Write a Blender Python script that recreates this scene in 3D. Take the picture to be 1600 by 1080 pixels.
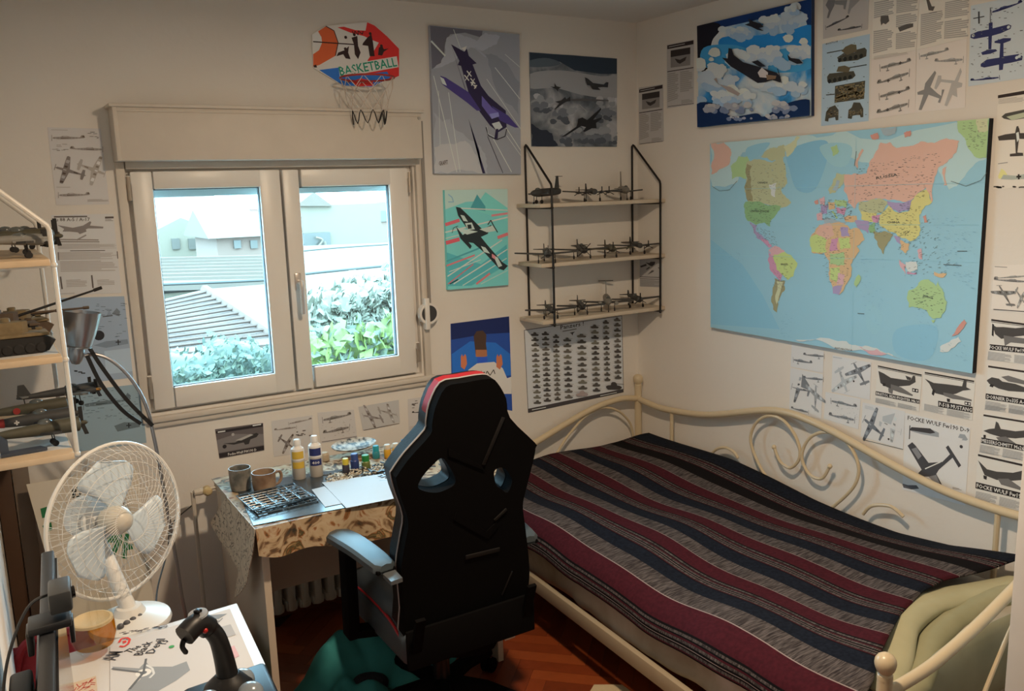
import bpy, bmesh, math, random
from mathutils import Vector, Matrix
from mathutils.geometry import tessellate_polygon
random.seed(7)
for o in list(bpy.data.objects): bpy.data.objects.remove(o)
SC = bpy.context.scene
COL = SC.collection
V = Vector
# ---------------------------------------------------------------- camera
F_PX, YAW, PITCH, ROLL = 1347.0, 0.5471, 0.1789, -0.0308
CAM = V((-2.817, -3.38, 1.72))
def _axes():
    cy, sy, cp, sp = math.cos(YAW), math.sin(YAW), math.cos(PITCH), math.sin(PITCH)
    f = V((sy*cp, cy*cp, -sp)); r = V((cy, -sy, 0)); u = r.cross(f)
    c, s = math.cos(ROLL), math.sin(ROLL)
    return c*r+s*u, -s*r+c*u, f
AR, AU, AF = _axes()
cd = bpy.data.cameras.new('camera'); cam = bpy.data.objects.new('camera', cd); COL.objects.link(cam)
cam.matrix_world = Matrix(((AR.x, AU.x, -AF.x, CAM.x), (AR.y, AU.y, -AF.y, CAM.y), (AR.z, AU.z, -AF.z, CAM.z), (0, 0, 0, 1)))
cd.sensor_width = 36; cd.lens = 36*F_PX/1600; cd.clip_start = 0.02; cd.clip_end = 200
SC.camera = cam
# ---------------------------------------------------------------- world, lights, exposure
SC.view_settings.view_transform = 'Standard'; SC.view_settings.look = 'None'
SC.view_settings.gamma = 1; SC.view_settings.exposure = 0.0
w = bpy.data.worlds.new('sky'); SC.world = w; w.use_nodes = True
bg = w.node_tree.nodes['Background']; bg.inputs[0].default_value = (0.42, 0.76, 1.0, 1); bg.inputs[1].default_value = 19.0
def light(name, kind, loc, energy, color, rot=(0, 0, 0), **kw):
    l = bpy.data.lights.new(name, kind); l.energy = energy; l.color = color
    for k, v in kw.items(): setattr(l, k, v)
    o = bpy.data.objects.new(name, l); COL.objects.link(o); o.location = loc; o.rotation_euler = rot
    return o
light('ceiling_lamp', 'AREA', (-1.70, -1.92, 2.40), 39, (1.0, 0.76, 0.52), shape='DISK', size=0.12)
po = light('window_portal', 'AREA', (-1.79, 0.12, 1.38), 1, (1, 1, 1), (math.radians(-90), 0, 0), shape='RECTANGLE', size=1.1, size_y=0.9)
po.data.cycles.is_portal = True
# ---------------------------------------------------------------- photo pixel -> point on a real plane
def ray(x, y): return AF + AR*((x-800)/F_PX) - AU*((y-540)/F_PX)
def onx(x, y, X): d = ray(x, y); return CAM + d*((X-CAM.x)/d.x)
def ony(x, y, Y): d = ray(x, y); return CAM + d*((Y-CAM.y)/d.y)
def onz(x, y, Z): d = ray(x, y); return CAM + d*((Z-CAM.z)/d.z)
def onp(x, y, P, N): d = ray(x, y); return CAM + d*((P-CAM).dot(N)/d.dot(N))
# ---------------------------------------------------------------- materials
def lin(c):
    return tuple((v/12.92 if v <= 0.04045 else ((v+0.055)/1.055)**2.4) for v in (x/255 for x in c))
LB = (0.40, 0.31, 0.235)      # how brightly a white surface shows on the back wall
LR = (0.54, 0.44, 0.36)       # and on the right wall
def alb(c, L):
    a = [x/y for x, y in zip(lin(c), L)]; m = max(max(a)/0.86, 1)**0.7
    return tuple(min(0.86, max(0.004, x/m)) for x in a)
MATS = {}
def mat(name, col=(0.8, 0.8, 0.8), rough=0.6, metal=0.0, spec=0.4, bump=0, bscale=60, vary=0, vscale=8, **kw):
    if name in MATS: return MATS[name]
    m = bpy.data.materials.new(name); m.use_nodes = True; MATS[name] = m
    nt = m.node_tree; b = nt.nodes['Principled BSDF']
    b.inputs['Base Color'].default_value = (*col, 1); b.inputs['Roughness'].default_value = rough
    b.inputs['Metallic'].default_value = metal; b.inputs['Specular IOR Level'].default_value = spec
    for k, v in kw.items(): b.inputs[k].default_value = v
    if bump or vary:
        tc = nt.nodes.new('ShaderNodeTexCoord')
    if vary:
        n = nt.nodes.new('ShaderNodeTexNoise'); n.inputs['Scale'].default_value = vscale; n.inputs['Detail'].default_value = 4
        nt.links.new(tc.outputs['Object'], n.inputs['Vector'])
        r = nt.nodes.new('ShaderNodeMix'); r.data_type = 'RGBA'
        r.inputs['A'].default_value = (*[c*(1-vary) for c in col], 1); r.inputs['B'].default_value = (*[min(1, c*(1+vary)) for c in col], 1)
        nt.links.new(n.outputs['Fac'], r.inputs['Factor']); nt.links.new(r.outputs['Result'], b.inputs['Base Color'])
    if bump:
        n2 = nt.nodes.new('ShaderNodeTexNoise'); n2.inputs['Scale'].default_value = bscale; n2.inputs['Detail'].default_value = 3
        nt.links.new(tc.outputs['Object'], n2.inputs['Vector'])
        bp = nt.nodes.new('ShaderNodeBump'); bp.inputs['Strength'].default_value = bump; bp.inputs['Distance'].default_value = 0.01
        nt.links.new(n2.outputs['Fac'], bp.inputs['Height']); nt.links.new(bp.outputs['Normal'], b.inputs['Normal'])
    return m
def ramp_mat(name, stops, scale=4, detail=6, rough=0.7, stretch=(1, 1, 1), kind='noise', dist=0.0):
    """colour ramp over a procedural texture in object space"""
    if name in MATS: return MATS[name]
    m = mat(name, rough=rough); nt = m.node_tree; b = nt.nodes['Principled BSDF']
    tc = nt.nodes.new('ShaderNodeTexCoord'); mp = nt.nodes.new('ShaderNodeMapping'); mp.inputs['Scale'].default_value = stretch
    nt.links.new(tc.outputs['Object'], mp.inputs['Vector'])
    if kind == 'noise':
        t = nt.nodes.new('ShaderNodeTexNoise'); t.inputs['Scale'].default_value = scale; t.inputs['Detail'].default_value = detail
        t.inputs['Distortion'].default_value = dist; out = t.outputs['Fac']
    elif kind == 'voronoi':
        t = nt.nodes.new('ShaderNodeTexVoronoi'); t.inputs['Scale'].default_value = scale; out = t.outputs['Distance']
    else:
        t = nt.nodes.new('ShaderNodeTexWave'); t.inputs['Scale'].default_value = scale; t.inputs['Distortion'].default_value = dist; t.inputs['Detail'].default_value = detail; out = t.outputs['Fac']
    nt.links.new(mp.outputs['Vector'], t.inputs['Vector'])
    r = nt.nodes.new('ShaderNodeValToRGB'); e = r.color_ramp.elements
    e[0].position, e[0].color = stops[0][0], (*stops[0][1], 1); e[1].position, e[1].color = stops[-1][0], (*stops[-1][1], 1)
    for p, c in stops[1:-1]:
        k = e.new(p); k.color = (*c, 1)
    nt.links.new(out, r.inputs['Fac']); nt.links.new(r.outputs['Color'], b.inputs['Base Color'])
    return m
def glass_mat(name, tint=(1, 1, 1), gloss=0.08):
    if name in MATS: return MATS[name]
    m = bpy.data.materials.new(name); m.use_nodes = True; MATS[name] = m; nt = m.node_tree; nt.nodes.clear()
    o = nt.nodes.new('ShaderNodeOutputMaterial'); mx = nt.nodes.new('ShaderNodeMixShader'); mx.inputs[0].default_value = gloss
    t = nt.nodes.new('ShaderNodeBsdfTransparent'); t.inputs[0].default_value = (*tint, 1)
    g = nt.nodes.new('ShaderNodeBsdfGlossy'); g.inputs['Roughness'].default_value = 0.03
    nt.links.new(t.outputs[0], mx.inputs[1]); nt.links.new(g.outputs[0], mx.inputs[2]); nt.links.new(mx.outputs[0], o.inputs[0])
    return m
# ---------------------------------------------------------------- mesh building
class MB:
    """collects shapes in one bmesh, linked as ONE mesh object by build()"""
    def __init__(s): s.bm = bmesh.new(); s.mats = []; s.i = 0
    def m(s, mt):
        if mt not in s.mats: s.mats.append(mt)
        s.i = s.mats.index(mt); return s
    def face(s, pts):
        try:
            f = s.bm.faces.new([s.bm.verts.new(p) for p in pts]); f.material_index = s.i; return f
        except ValueError: return None
    def box(s, c, size, rot=None, bev=0, seg=2):
        M = Matrix.Translation(c) @ (rot.to_4x4() if rot is not None else Matrix()) @ Matrix.Diagonal((*size, 1))
        r = bmesh.ops.create_cube(s.bm, size=1, matrix=M); vs = r['verts']
        fs = {f for v in vs for f in v.link_faces}
        for f in fs: f.material_index = s.i
        if bev:
            es = {e for v in vs for e in v.link_edges}
            rr = bmesh.ops.bevel(s.bm, geom=list(es), offset=bev, segments=seg, affect='EDGES', profile=0.5)
            for f in rr['faces']: f.material_index = s.i
        return s
    def bar(s, a, b, w, h, up=(0, 0, 1), bev=0):
        a, b = V(a), V(b); d = (b-a); L = d.length; d.normalize(); x = d.cross(V(up))
        if x.length < 1e-5: x = d.cross(V((1, 0, 0)))
        x.normalize(); z = x.cross(d)
        return s.box((a+b)/2, (w, L, h), Matrix((x, d, z)).transposed(), bev)
    def tube(s, pts, r, n=8, closed=False, caps=True):
        pts = [V(p) for p in pts]; N = len(pts); rs = r if isinstance(r, (list, tuple)) else [r]*N
        rings = []; prev = None
        for k, p in enumerate(pts):
            if closed: t = pts[(k+1) % N]-pts[k-1]
            else: t = pts[min(k+1, N-1)]-pts[max(k-1, 0)]
            if t.length < 1e-9: t = V((0, 0, 1))
            t.normalize()
            if prev is None:
                x = t.cross(V((0, 0, 1)));
                if x.length < 0.05: x = t.cross(V((1, 0, 0)))
            else: x = prev-t*prev.dot(t)
            x.normalize(); y = t.cross(x); prev = x
            rings.append([s.bm.verts.new(p+(x*math.cos(a)+y*math.sin(a))*rs[k]) for a in (2*math.pi*j/n for j in range(n))])
        M = N if closed else N-1
        for k in range(M):
            A, B = rings[k], rings[(k+1) % N]
            for j in range(n):
                f = s.bm.faces.new((A[j], A[(j+1) % n], B[(j+1) % n], B[j])); f.material_index = s.i; f.smooth = True
        if caps and not closed:
            for R in (rings[0][::-1], rings[-1]):
                f = s.bm.faces.new(R); f.material_index = s.i
        return s
    def cyl(s, a, b, r, r2=None, n=16): return s.tube([a, b], [r, r if r2 is None else r2], n)
    def lathe(s, c, prof, n=24, axis=(0, 0, 1), sx=1, closed_ends=True):
        c = V(c); ax = V(axis).normalized(); x = ax.orthogonal().normalized(); y = ax.cross(x)
        rings = [[s.bm.verts.new(c+ax*h+(x*math.cos(2*math.pi*j/n)*sx+y*math.sin(2*math.pi*j/n))*r) for j in range(n)] for r, h in prof]
        for A, B in zip(rings, rings[1:]):
            for j in range(n):
                f = s.bm.faces.new((A[j], A[(j+1) % n], B[(j+1) % n], B[j])); f.material_index = s.i; f.smooth = True
        if closed_ends:
            for R in (rings[0][::-1], rings[-1]):
                f = s.bm.faces.new(R); f.material_index = s.i
        return s
    def ball(s, c, r, n=14, rot=None):
        r3 = r if isinstance(r, (tuple, list)) else (r, r, r)
        M = Matrix.Translation(c) @ (rot.to_4x4() if rot is not None else Matrix()) @ Matrix.Diagonal((*r3, 1))
        q = bmesh.ops.create_uvsphere(s.bm, u_segments=n, v_segments=max(6, n*2//3), radius=1, matrix=M)
        for f in {f for v in q['verts'] for f in v.link_faces}: f.material_index = s.i; f.smooth = True
        return s
    def prism(s, poly, off, holes=()):
        """polygon (3D points) extruded by vector off; holes allowed"""
        loops = [[V(p) for p in poly]]+[[V(p) for p in h] for h in holes]; off = V(off)
        flat = [p for l in loops for p in l]
        A = [s.bm.verts.new(p) for p in flat]; B = [s.bm.verts.new(p+off) for p in flat]
        for t in tessellate_polygon(loops):
            for S, T in ((A, t), (B, t[::-1])):
                try: f = s.bm.faces.new([S[k] for k in T]); f.material_index = s.i
                except ValueError: pass
        k0 = 0
        for l in loops:
            n = len(l)
            for j in range(n):
                a, b = k0+j, k0+(j+1) % n
                try: f = s.bm.faces.new((A[a], A[b], B[b], B[a])); f.material_index = s.i
                except ValueError: pass
            k0 += n
        return s
    def poly(s, pts, up=None):
        """flat filled polygon"""
        P = [V(p) for p in pts]; vs = [s.bm.verts.new(p) for p in P]
        for t in tessellate_polygon([P]):
            try:
                f = s.bm.faces.new([vs[k] for k in t]); f.material_index = s.i
                if up is not None:
                    f.normal_update()
                    if f.normal.dot(up) < 0: f.normal_flip()
            except ValueError: pass
        return s
    def grid(s, fn, nu, nv, smooth=True):
        R = [[s.bm.verts.new(fn(i/nu, j/nv)) for j in range(nv+1)] for i in range(nu+1)]
        for i in range(nu):
            for j in range(nv):
                f = s.bm.faces.new((R[i][j], R[i+1][j], R[i+1][j+1], R[i][j+1])); f.material_index = s.i; f.smooth = smooth
        return s
    def build(s, name, parent=None, origin=None, sharp=35, fixn=True, **kw):
        if fixn: bmesh.ops.recalc_face_normals(s.bm, faces=s.bm.faces)
        if origin is None and parent is None:
            xs = [v.co for v in s.bm.verts]
            origin = V(((min(p.x for p in xs)+max(p.x for p in xs))/2, (min(p.y for p in xs)+max(p.y for p in xs))/2, min(p.z for p in xs)))
        po = V(parent['_o']) if parent is not None and '_o' in parent else (V(origin) if origin is not None else V((0, 0, 0)))
        if parent is None or '_o' in parent:
            for v in s.bm.verts: v.co -= po
        me = bpy.data.meshes.new(name); s.bm.to_mesh(me); s.bm.free()
        for mt in s.mats: me.materials.append(mt)
        if sharp:
            me.polygons.foreach_set('use_smooth', [True]*len(me.polygons))
            try: me.set_sharp_from_angle(angle=math.radians(sharp))
            except Exception: pass
        o = bpy.data.objects.new(name, me); COL.objects.link(o)
        if parent is not None:
            o.parent = parent; o['_o'] = parent['_o'] if '_o' in parent else (0, 0, 0)
        else: o.location = po; o['_o'] = tuple(po)
        for k, v in kw.items(): o[k] = v
        return o
def thing(name, label, cat, loc, group=None):
    o = bpy.data.objects.new(name, None); COL.objects.link(o); o.empty_display_size = 0.05
    o.location = loc; o['_o'] = tuple(loc); o['label'] = label; o['category'] = cat
    if group: o['group'] = group
    return o
def tag(o, label, cat, group=None, kind=None):
    o['label'] = label; o['category'] = cat
    if group: o['group'] = group
    if kind: o['kind'] = kind
    return o
def struct(o):
    o['kind'] = 'structure'; return o
def copy_tree(o, parent=None):
    kids = [c for c in COL.objects if c.parent == o]
    c = o.copy(); COL.objects.link(c)
    if parent is not None: c.parent = parent
    for k in kids: copy_tree(k, c)
    return c
def rotm(x=0, y=0, z=0):
    return Matrix.Rotation(z, 3, 'Z') @ Matrix.Rotation(y, 3, 'Y') @ Matrix.Rotation(x, 3, 'X')
def spline(pts, n=8, closed=False):
    P = [V(p) for p in pts]; N = len(P); out = []
    for k in range(N if closed else N-1):
        if closed: a, b, c, d = P[k-1], P[k], P[(k+1) % N], P[(k+2) % N]
        else: a, b, c, d = P[max(k-1, 0)], P[k], P[k+1], P[min(k+2, N-1)]
        for j in range(n):
            t = j/n
            out.append(0.5*((2*b)+(c-a)*t+(2*a-5*b+4*c-d)*t*t+(3*b-a-3*c+d)*t**3))
    if not closed: out.append(P[-1])
    return out
# ================================================================ the room
plaster = mat('plaster', (0.80, 0.765, 0.72), 0.85, bump=0.12, bscale=30, vary=0.03, vscale=3)
ceilm = mat('ceiling_paint', (0.74, 0.71, 0.68), 0.9, bump=0.1, bscale=20)
white = mat('white_upvc', (0.80, 0.775, 0.74), 0.35, spec=0.5)
oldwhite = mat('old_white_paint', (0.66, 0.605, 0.54), 0.55, vary=0.06, vscale=12)
XL, XR, ZC, YB = -2.87, 0.0, 2.49, -5.0
# herringbone parquet
pq = mat('parquet_base', (0.05, 0.02, 0.012), 0.5)
woods = [mat('parquet_%s' % n, c, 0.38, spec=0.45, vary=0.18, vscale=30) for n, c in (('a', (0.22, 0.044, 0.011)), ('b', (0.185, 0.035, 0.009)), ('c', (0.25, 0.055, 0.014)), ('d', (0.155, 0.03, 0.008)))]
b = MB(); b.m(pq).box(((XL+XR)/2, YB/2, -0.03), (XR-XL+0.4, -YB+0.4, 0.06))
L_, W_ = 0.30, 0.06
s2 = math.sqrt(0.5)
for i in range(-60, 60):
    for j in range(-14, 14):
        for k in (0, 1):
            u, v_ = i*W_+j*L_, i*W_-j*L_+(W_ if k else 0); sx, sy = (W_, L_) if k else (L_, W_)
            cx, cy = u+sx/2, v_+sy/2
            x = (cx-cy)*s2-1.5; y = (cx+cy)*s2-1.5
            if not (XL-0.05 < x < 0.0 and -2.6 < y < 0.0): continue
            b.m(random.choice(woods)).box((x, y, 0.0), (sx-0.0012, sy-0.0012, 0.004), rotm(z=math.pi/4))
struct(b.build('floor', origin=(0, 0, 0)))
b = MB(); b.m(ceilm).box(((XL+XR)/2, YB/2, ZC+0.05), (XR-XL+0.4, -YB+0.4, 0.1)); struct(b.build('ceiling'))
# window geometry (from the photograph)
wx0, wx1, wz0, wz1 = -2.345, -1.225, 0.935, 1.835
b = MB(); b.m(plaster)
T = 0.22
for x0, x1, z0, z1 in ((XL-0.1, wx0, 0, ZC), (wx1, XR+0.1, 0, ZC), (wx0, wx1, 0, wz0), (wx0, wx1, wz1, ZC)):
    b.box(((x0+x1)/2, T/2, (z0+z1)/2), (x1-x0, T, z1-z0))
struct(b.build('wall_back'))
b = MB(); b.m(plaster).box((0.05, YB/2, ZC/2), (0.1, -YB+0.0, ZC)); struct(b.build('wall_right'))
b = MB(); b.m(plaster).box((XL-0.05, YB/2, ZC/2), (0.1, -YB+0.0, ZC)); struct(b.build('wall_left'))
# the wall that ends beside the foot of the bed; the doorway lies left of it
b = MB(); b.m(plaster).box((-0.435, -2.47, ZC/2), (0.87, 0.12, ZC)); struct(b.build('wall_front'))
b = MB(); b.m(oldwhite).box((-0.88, -2.47, 1.03), (0.028, 0.15, 2.06), bev=0.004); struct(b.build('trim_1'))
b = MB(); b.m(plaster).box(((XL+XR)/2, YB-0.05, ZC/2), (XR-XL+0.2, 0.1, ZC)); struct(b.build('wall_hall'))
# baseboards
b = MB(); b.m(mat('baseboard_wood', (0.22, 0.07, 0.03), 0.5)).box(((XL+XR)/2, -0.009, 0.035), (XR-XL, 0.018, 0.07), bev=0.003); struct(b.build('baseboard_back'))
b = MB(); b.m(MATS['baseboard_wood']).box((-0.009, -1.2, 0.035), (0.018, 2.36, 0.07), bev=0.003); struct(b.build('baseboard_right'))
# ---------------------------------------------------------------- window
win = bpy.data.objects.new('window_1', None); COL.objects.link(win); win['kind'] = 'structure'; win.location = (-1.785, 0, wz0); win['_o'] = (-1.785, 0, wz0)
seal = mat('rubber_seal', (0.06, 0.06, 0.065), 0.6)
pane = glass_mat('window_glass', (0.97, 1.0, 0.99), 0.03)
def rect_frame(b, x0, x1, z0, z1, wl, wr, wb, wt, yc, d, bev=0.004):
    b.box((x0+wl/2, yc, (z0+z1)/2), (wl, d, z1-z0), bev=bev); b.box((x1-wr/2, yc, (z0+z1)/2), (wr, d, z1-z0), bev=bev)
    b.box(((x0+x1)/2, yc, z0+wb/2), (x1-x0-wl-wr+0.002, d, wb), bev=bev); b.box(((x0+x1)/2, yc, z1-wt/2), (x1-x0-wl-wr+0.002, d, wt), bev=bev)
b = MB(); b.m(white); rect_frame(b, wx0+0.001, wx1-0.001, wz0+0.001, wz1-0.001, 0.03, 0.03, 0.03, 0.03, 0.055, 0.07)
b.box((-1.755, 0.065, (wz0+wz1)/2), (0.09, 0.05, wz1-wz0-0.06), bev=0.003)
b.build('window_frame', win)
def P0(x, y, Y=-0.012): return ony(x, y, Y)
def sash(name, q, g, handle):
    # q: sash corners, g: glass corners (photo points on the sash plane)
    Q = [P0(*p) for p in q]; G = [P0(*p) for p in g]
    x0 = (Q[0].x+Q[3].x)/2; x1 = (Q[1].x+Q[2].x)/2; z1 = (Q[0].z+Q[1].z)/2; z0 = (Q[2].z+Q[3].z)/2
    gx0 = (G[0].x+G[3].x)/2; gx1 = (G[1].x+G[2].x)/2; gz1 = (G[0].z+G[1].z)/2; gz0 = (G[2].z+G[3].z)/2
    b = MB(); b.m(white); rect_frame(b, x0, x1, z0, z1, gx0-x0, x1-gx1, gz0-z0, z1-gz1, 0.014, 0.052, 0.006)
    s = b.build(name, win)
    b = MB(); b.m(seal); rect_frame(b, gx0-0.001, gx1+0.001, gz0-0.001, gz1+0.001, 0.004, 0.004, 0.004, 0.004, 0.012, 0.02, 0); b.build('glazing_seal', s)
    b = MB(); b.m(pane).box(((gx0+gx1)/2, 0.015, (gz0+gz1)/2), (gx1-gx0, 0.004, gz1-gz0)); b.build('pane', s)
    b = MB(); b.m(mat('hinge_metal', (0.42, 0.36, 0.30), 0.4, 0.7))
    hx = x0-0.008 if not handle else x1+0.004
    for hz in (z1-0.06, z0+0.09):
        b.cyl((hx, -0.018, hz-0.042), (hx, -0.018, hz+0.042), 0.0075, n=10); b.m(white).box((hx, -0.012, hz+0.03), (0.017, 0.016, 0.03), bev=0.003); b.m(MATS['hinge_metal'])
    b.build('hinge', s)
    if handle:
        b = MB(); b.m(mat('handle_metal', (0.62, 0.58, 0.55), 0.3, 0.6)); h = P0(470, 440); hx = x0+0.03
        b.box((hx, -0.017, h.z), (0.026, 0.01, 0.07), bev=0.004); b.cyl((hx, -0.02, h.z), (hx, -0.055, h.z), 0.009)
        b.tube(spline([(hx, -0.05, h.z+0.006), (hx, -0.058, h.z-0.02), (hx, -0.056, h.z-0.07), (hx, -0.054, h.z-0.125)], 6), [0.009]*18+[0.008], 10)
        b.build('handle', s)
sash('sash', [(202, 268), (436, 265), (464, 611), (242, 640)], [(238.5, 296), (404, 292.5), (431.5, 584), (272.5, 605)], False)
sash('sash', [(440, 265), (637, 262), (652, 581), (467, 611)], [(466.5, 292.5), (606.5, 289), (625, 555), (490, 574)], True)
# roller shutter: its box, the closed bottom slat in the glass, strap guide and winder
b = MB(); b.m(oldwhite); A, B_ = ony(176, 162, -0.1), ony(660, 247, -0.1)
bx0, bx1, bz0, bz1 = A.x-0.005, B_.x+0.004, (ony(185, 252, -0.1).z+B_.z)/2, A.z
b.box(((bx0+bx1)/2, -0.051, (bz0+bz1)/2), (bx1-bx0, 0.098, bz1-bz0), bev=0.004)
b.box(((bx0+bx1)/2, -0.056, bz1-0.004), (bx1-bx0+0.02, 0.108, 0.012), bev=0.003)
b.box(((bx0+bx1)/2, -0.102, bz1-0.022), (bx1-bx0-0.02, 0.004, 0.004)); b.box((bx0+0.008, -0.1, (bz0+bz1)/2), (0.014, 0.006, bz1-bz0), bev=0.002)
sb = b.build('shutter_box', win)
b = MB(); b.m(mat('screw_metal', (0.5, 0.48, 0.45), 0.4, 0.8)); b.cyl((bx1-0.012, -0.1, bz1-0.03), (bx1-0.012, -0.106, bz1-0.03), 0.006, n=10); b.build('screw', sb)
b = MB(); b.m(mat('shutter_slat', (0.50, 0.56, 0.58), 0.5)).box((-1.785, 0.13, 1.80), (1.08, 0.012, 0.06), bev=0.003)
b.box((-1.785, 0.13, 1.745), (1.08, 0.016, 0.028), bev=0.004); b.build('roller_shutter', win)
b = MB(); b.m(oldwhite)
for x in (ony(660, 400, -0.02).x-0.0,):
    b.box((x+0.004, -0.011, (bz0+0.88)/2), (0.03, 0.022, bz0-0.88), bev=0.004)
zs = 0.905
b.box((-1.765, -0.0135, zs+0.01), (1.19, 0.027, 0.022), bev=0.005); b.box((-1.77, -0.008, zs-0.012), (1.16, 0.016, 0.02), bev=0.004)
b.box((wx0-0.018, -0.008, (bz0+zs)/2), (0.03, 0.016, bz0-zs), bev=0.003); b.box((-1.78, -0.01, wz1+0.012), (1.13, 0.02, 0.03), bev=0.003)
b.build('window_trim', win)
b = MB(); st = mat('grey_strap', (0.30, 0.28, 0.26), 0.8); xs = ony(664, 300, -0.03).x
b.m(st).box((xs-0.003, -0.03, (bz1-0.035+1.21)/2), (0.014, 0.002, bz1-0.035-1.21)); b.build('strap', win)
b = MB(); c = ony(667, 490, -0.03); b.m(white).box((c.x-0.004, -0.032, c.z), (0.022, 0.034, 0.138), bev=0.004)
b.m(mat('winder_reel', (0.05, 0.05, 0.055), 0.4)).lathe((c.x+0.006, -0.03, c.z), [(0.001, -0.010), (0.040, -0.010), (0.040, 0.010), (0.001, 0.010)], 24, (0, 1, 0))
b.m(white).lathe((c.x+0.006, -0.03, c.z), [(0.036, -0.013), (0.046, -0.013), (0.046, 0.013), (0.036, 0.013)], 24, (0, 1, 0), closed_ends=False)
b.build('strap_winder', win)
# ================================================================ outside the window
b = MB(); b.m(plaster).box((-1.5, 0.40, 2.02), (9, 0.36, 0.12)); struct(b.build('sky_blocker'))  # added unseen slab, keeps high sky light off the desk
def ext(name, label, cat, loc, group=None): return thing(name, label, cat, loc, group)
renders = [mat('render_%s' % n, c, 0.9) for n, c in (('cream', (0.15, 0.118, 0.088)), ('white', (0.165, 0.13, 0.094)), ('pink', (0.18, 0.115, 0.088)))]
rooft = mat('roof_tile_pink', (0.17, 0.085, 0.065), 0.85, vary=0.2, vscale=3)
tilem = mat('roof_tile_brown', (0.125, 0.08, 0.062), 0.85, vary=0.25, vscale=5)
ribm = mat('roof_ribbed_grey', (0.115, 0.083, 0.063), 0.8, vary=0.1, vscale=2)
palem = mat('roof_pale', (0.125, 0.09, 0.068), 0.8)
dwin = mat('dark_window', (0.1, 0.085, 0.07), 0.3)
ground = mat('garden_ground', (0.06, 0.07, 0.045), 0.95, vary=0.3, vscale=1)
b = MB(); b.m(ground).box((0, 22, -3.1), (60, 43, 0.2)); o = struct(b.build('ground_outside'))
def slab(b, pts, Ys, th=(0, 0, -0.12)):
    P = [ony(x, y, Y) for (x, y), Y in zip(pts, Ys)]; b.prism(P, th)
# far house with pink roof and a dormer with two windows
h = ext('far_house', 'pale house with pink roof and twin attic windows beyond the left pane', 'house', (-1.2, 19, -3))
Y = 18.0
p = [ony(x, y, Y) for x, y in ((214, 330), (340, 326), (340, 372), (214, 380))]
b = MB(); b.m(renders[0]).box(((p[0].x+p[1].x)/2, Y+2, (p[2].z-3)/2), (p[1].x-p[0].x-0.3, 3.6, p[2].z+3)); b.build('house_wall', h)
b = MB(); b.m(rooft); zr = ony(270, 291, Y+2).z
b.prism([(p[0].x-0.3, Y-0.1, p[2].z), (p[0].x-0.3, Y+4.1, p[2].z), (p[0].x-0.3, Y+2, zr)], (p[1].x-p[0].x+0.6, 0, 0)); b.build('house_roof', h)
q = [ony(x, y, Y-0.4) for x, y in ((246, 358), (318, 355), (318, 400), (246, 400))]
b = MB(); b.m(renders[1]); zt = ony(285, 340, Y-0.4).z
b.prism([(q[0].x, Y-0.5, q[2].z-0.4), (q[1].x, Y-0.5, q[2].z-0.4), (q[1].x, Y-0.5, q[0].z), ((q[0].x+q[1].x)/2, Y-0.5, zt), (q[0].x, Y-0.5, q[0].z)], (0, 1.6, 0)); d = b.build('dormer', h)
for x0, x1 in ((268, 282), (294, 309)):
    A, B_ = ony(x0, 373, Y-0.55), ony(x1, 389, Y-0.55); b = MB(); b.m(dwin).box(((A.x+B_.x)/2, Y-0.52, (A.z+B_.z)/2), (B_.x-A.x, 0.06, A.z-B_.z)); b.build('window', d)
# middle house, pink end wall
h = ext('middle_house', 'low house with pinkish wall and grey roof right of the attic windows', 'house', (0.2, 15, -3))
A, B_ = ony(338, 372, 14.5), ony(412, 400, 14.5)
b = MB(); b.m(renders[2]).box(((A.x+B_.x)/2, 15.5, (A.z-3)/2), (B_.x-A.x, 2, A.z+3)); b.build('house_wall', h)
b = MB(); b.m(palem).prism([(A.x-0.2, 14.3, A.z), (A.x-0.2, 16.7, A.z), (A.x-0.2, 15.5, A.z+0.55)], (B_.x-A.x+0.4, 0, 0)); b.build('house_roof', h)
for k in (366, 392):
    A, B_ = ony(k, 376, 14.4), ony(k+12, 388, 14.4); b = MB(); b.m(dwin).box(((A.x+B_.x)/2, 14.47, (A.z+B_.z)/2), (B_.x-A.x, 0.05, A.z-B_.z)); b.build('window', h)
b = MB(); b.m(rooft).box((ony(400, 345, 15.5).x, 15.5, ony(400, 345, 15.5).z-0.2), (0.25, 0.25, 0.9)); b.build('chimney', h)
# ribbed shed roof in front of them
h = ext('ribbed_roof_shed', 'long shed with pale ribbed roof across the middle of the left pane', 'shed', (-0.6, 11, -3))
A0, A1, B0, B1 = ony(180, 404, 12.5), ony(425, 398, 12.5), ony(180, 446, 10.2), ony(425, 440, 10.2)
b = MB(); b.m(ribm).prism([A0, A1, B1, B0], (0, 0, -0.1))
for k in range(1, 8):
    t = k/8; b.m(palem).bar(A0.lerp(B0, t)+V((0, 0, 0.02)), A1.lerp(B1, t)+V((0, 0, 0.02)), 0.05, 0.05)
b.build('shed_roof', h)
b = MB(); b.m(renders[1]).box(((B0.x+B1.x)/2, 11.4, (B0.z-3.3)/2), (B1.x-B0.x-0.1, 2.0, B0.z+2.9)); b.build('shed_wall', h)
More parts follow.
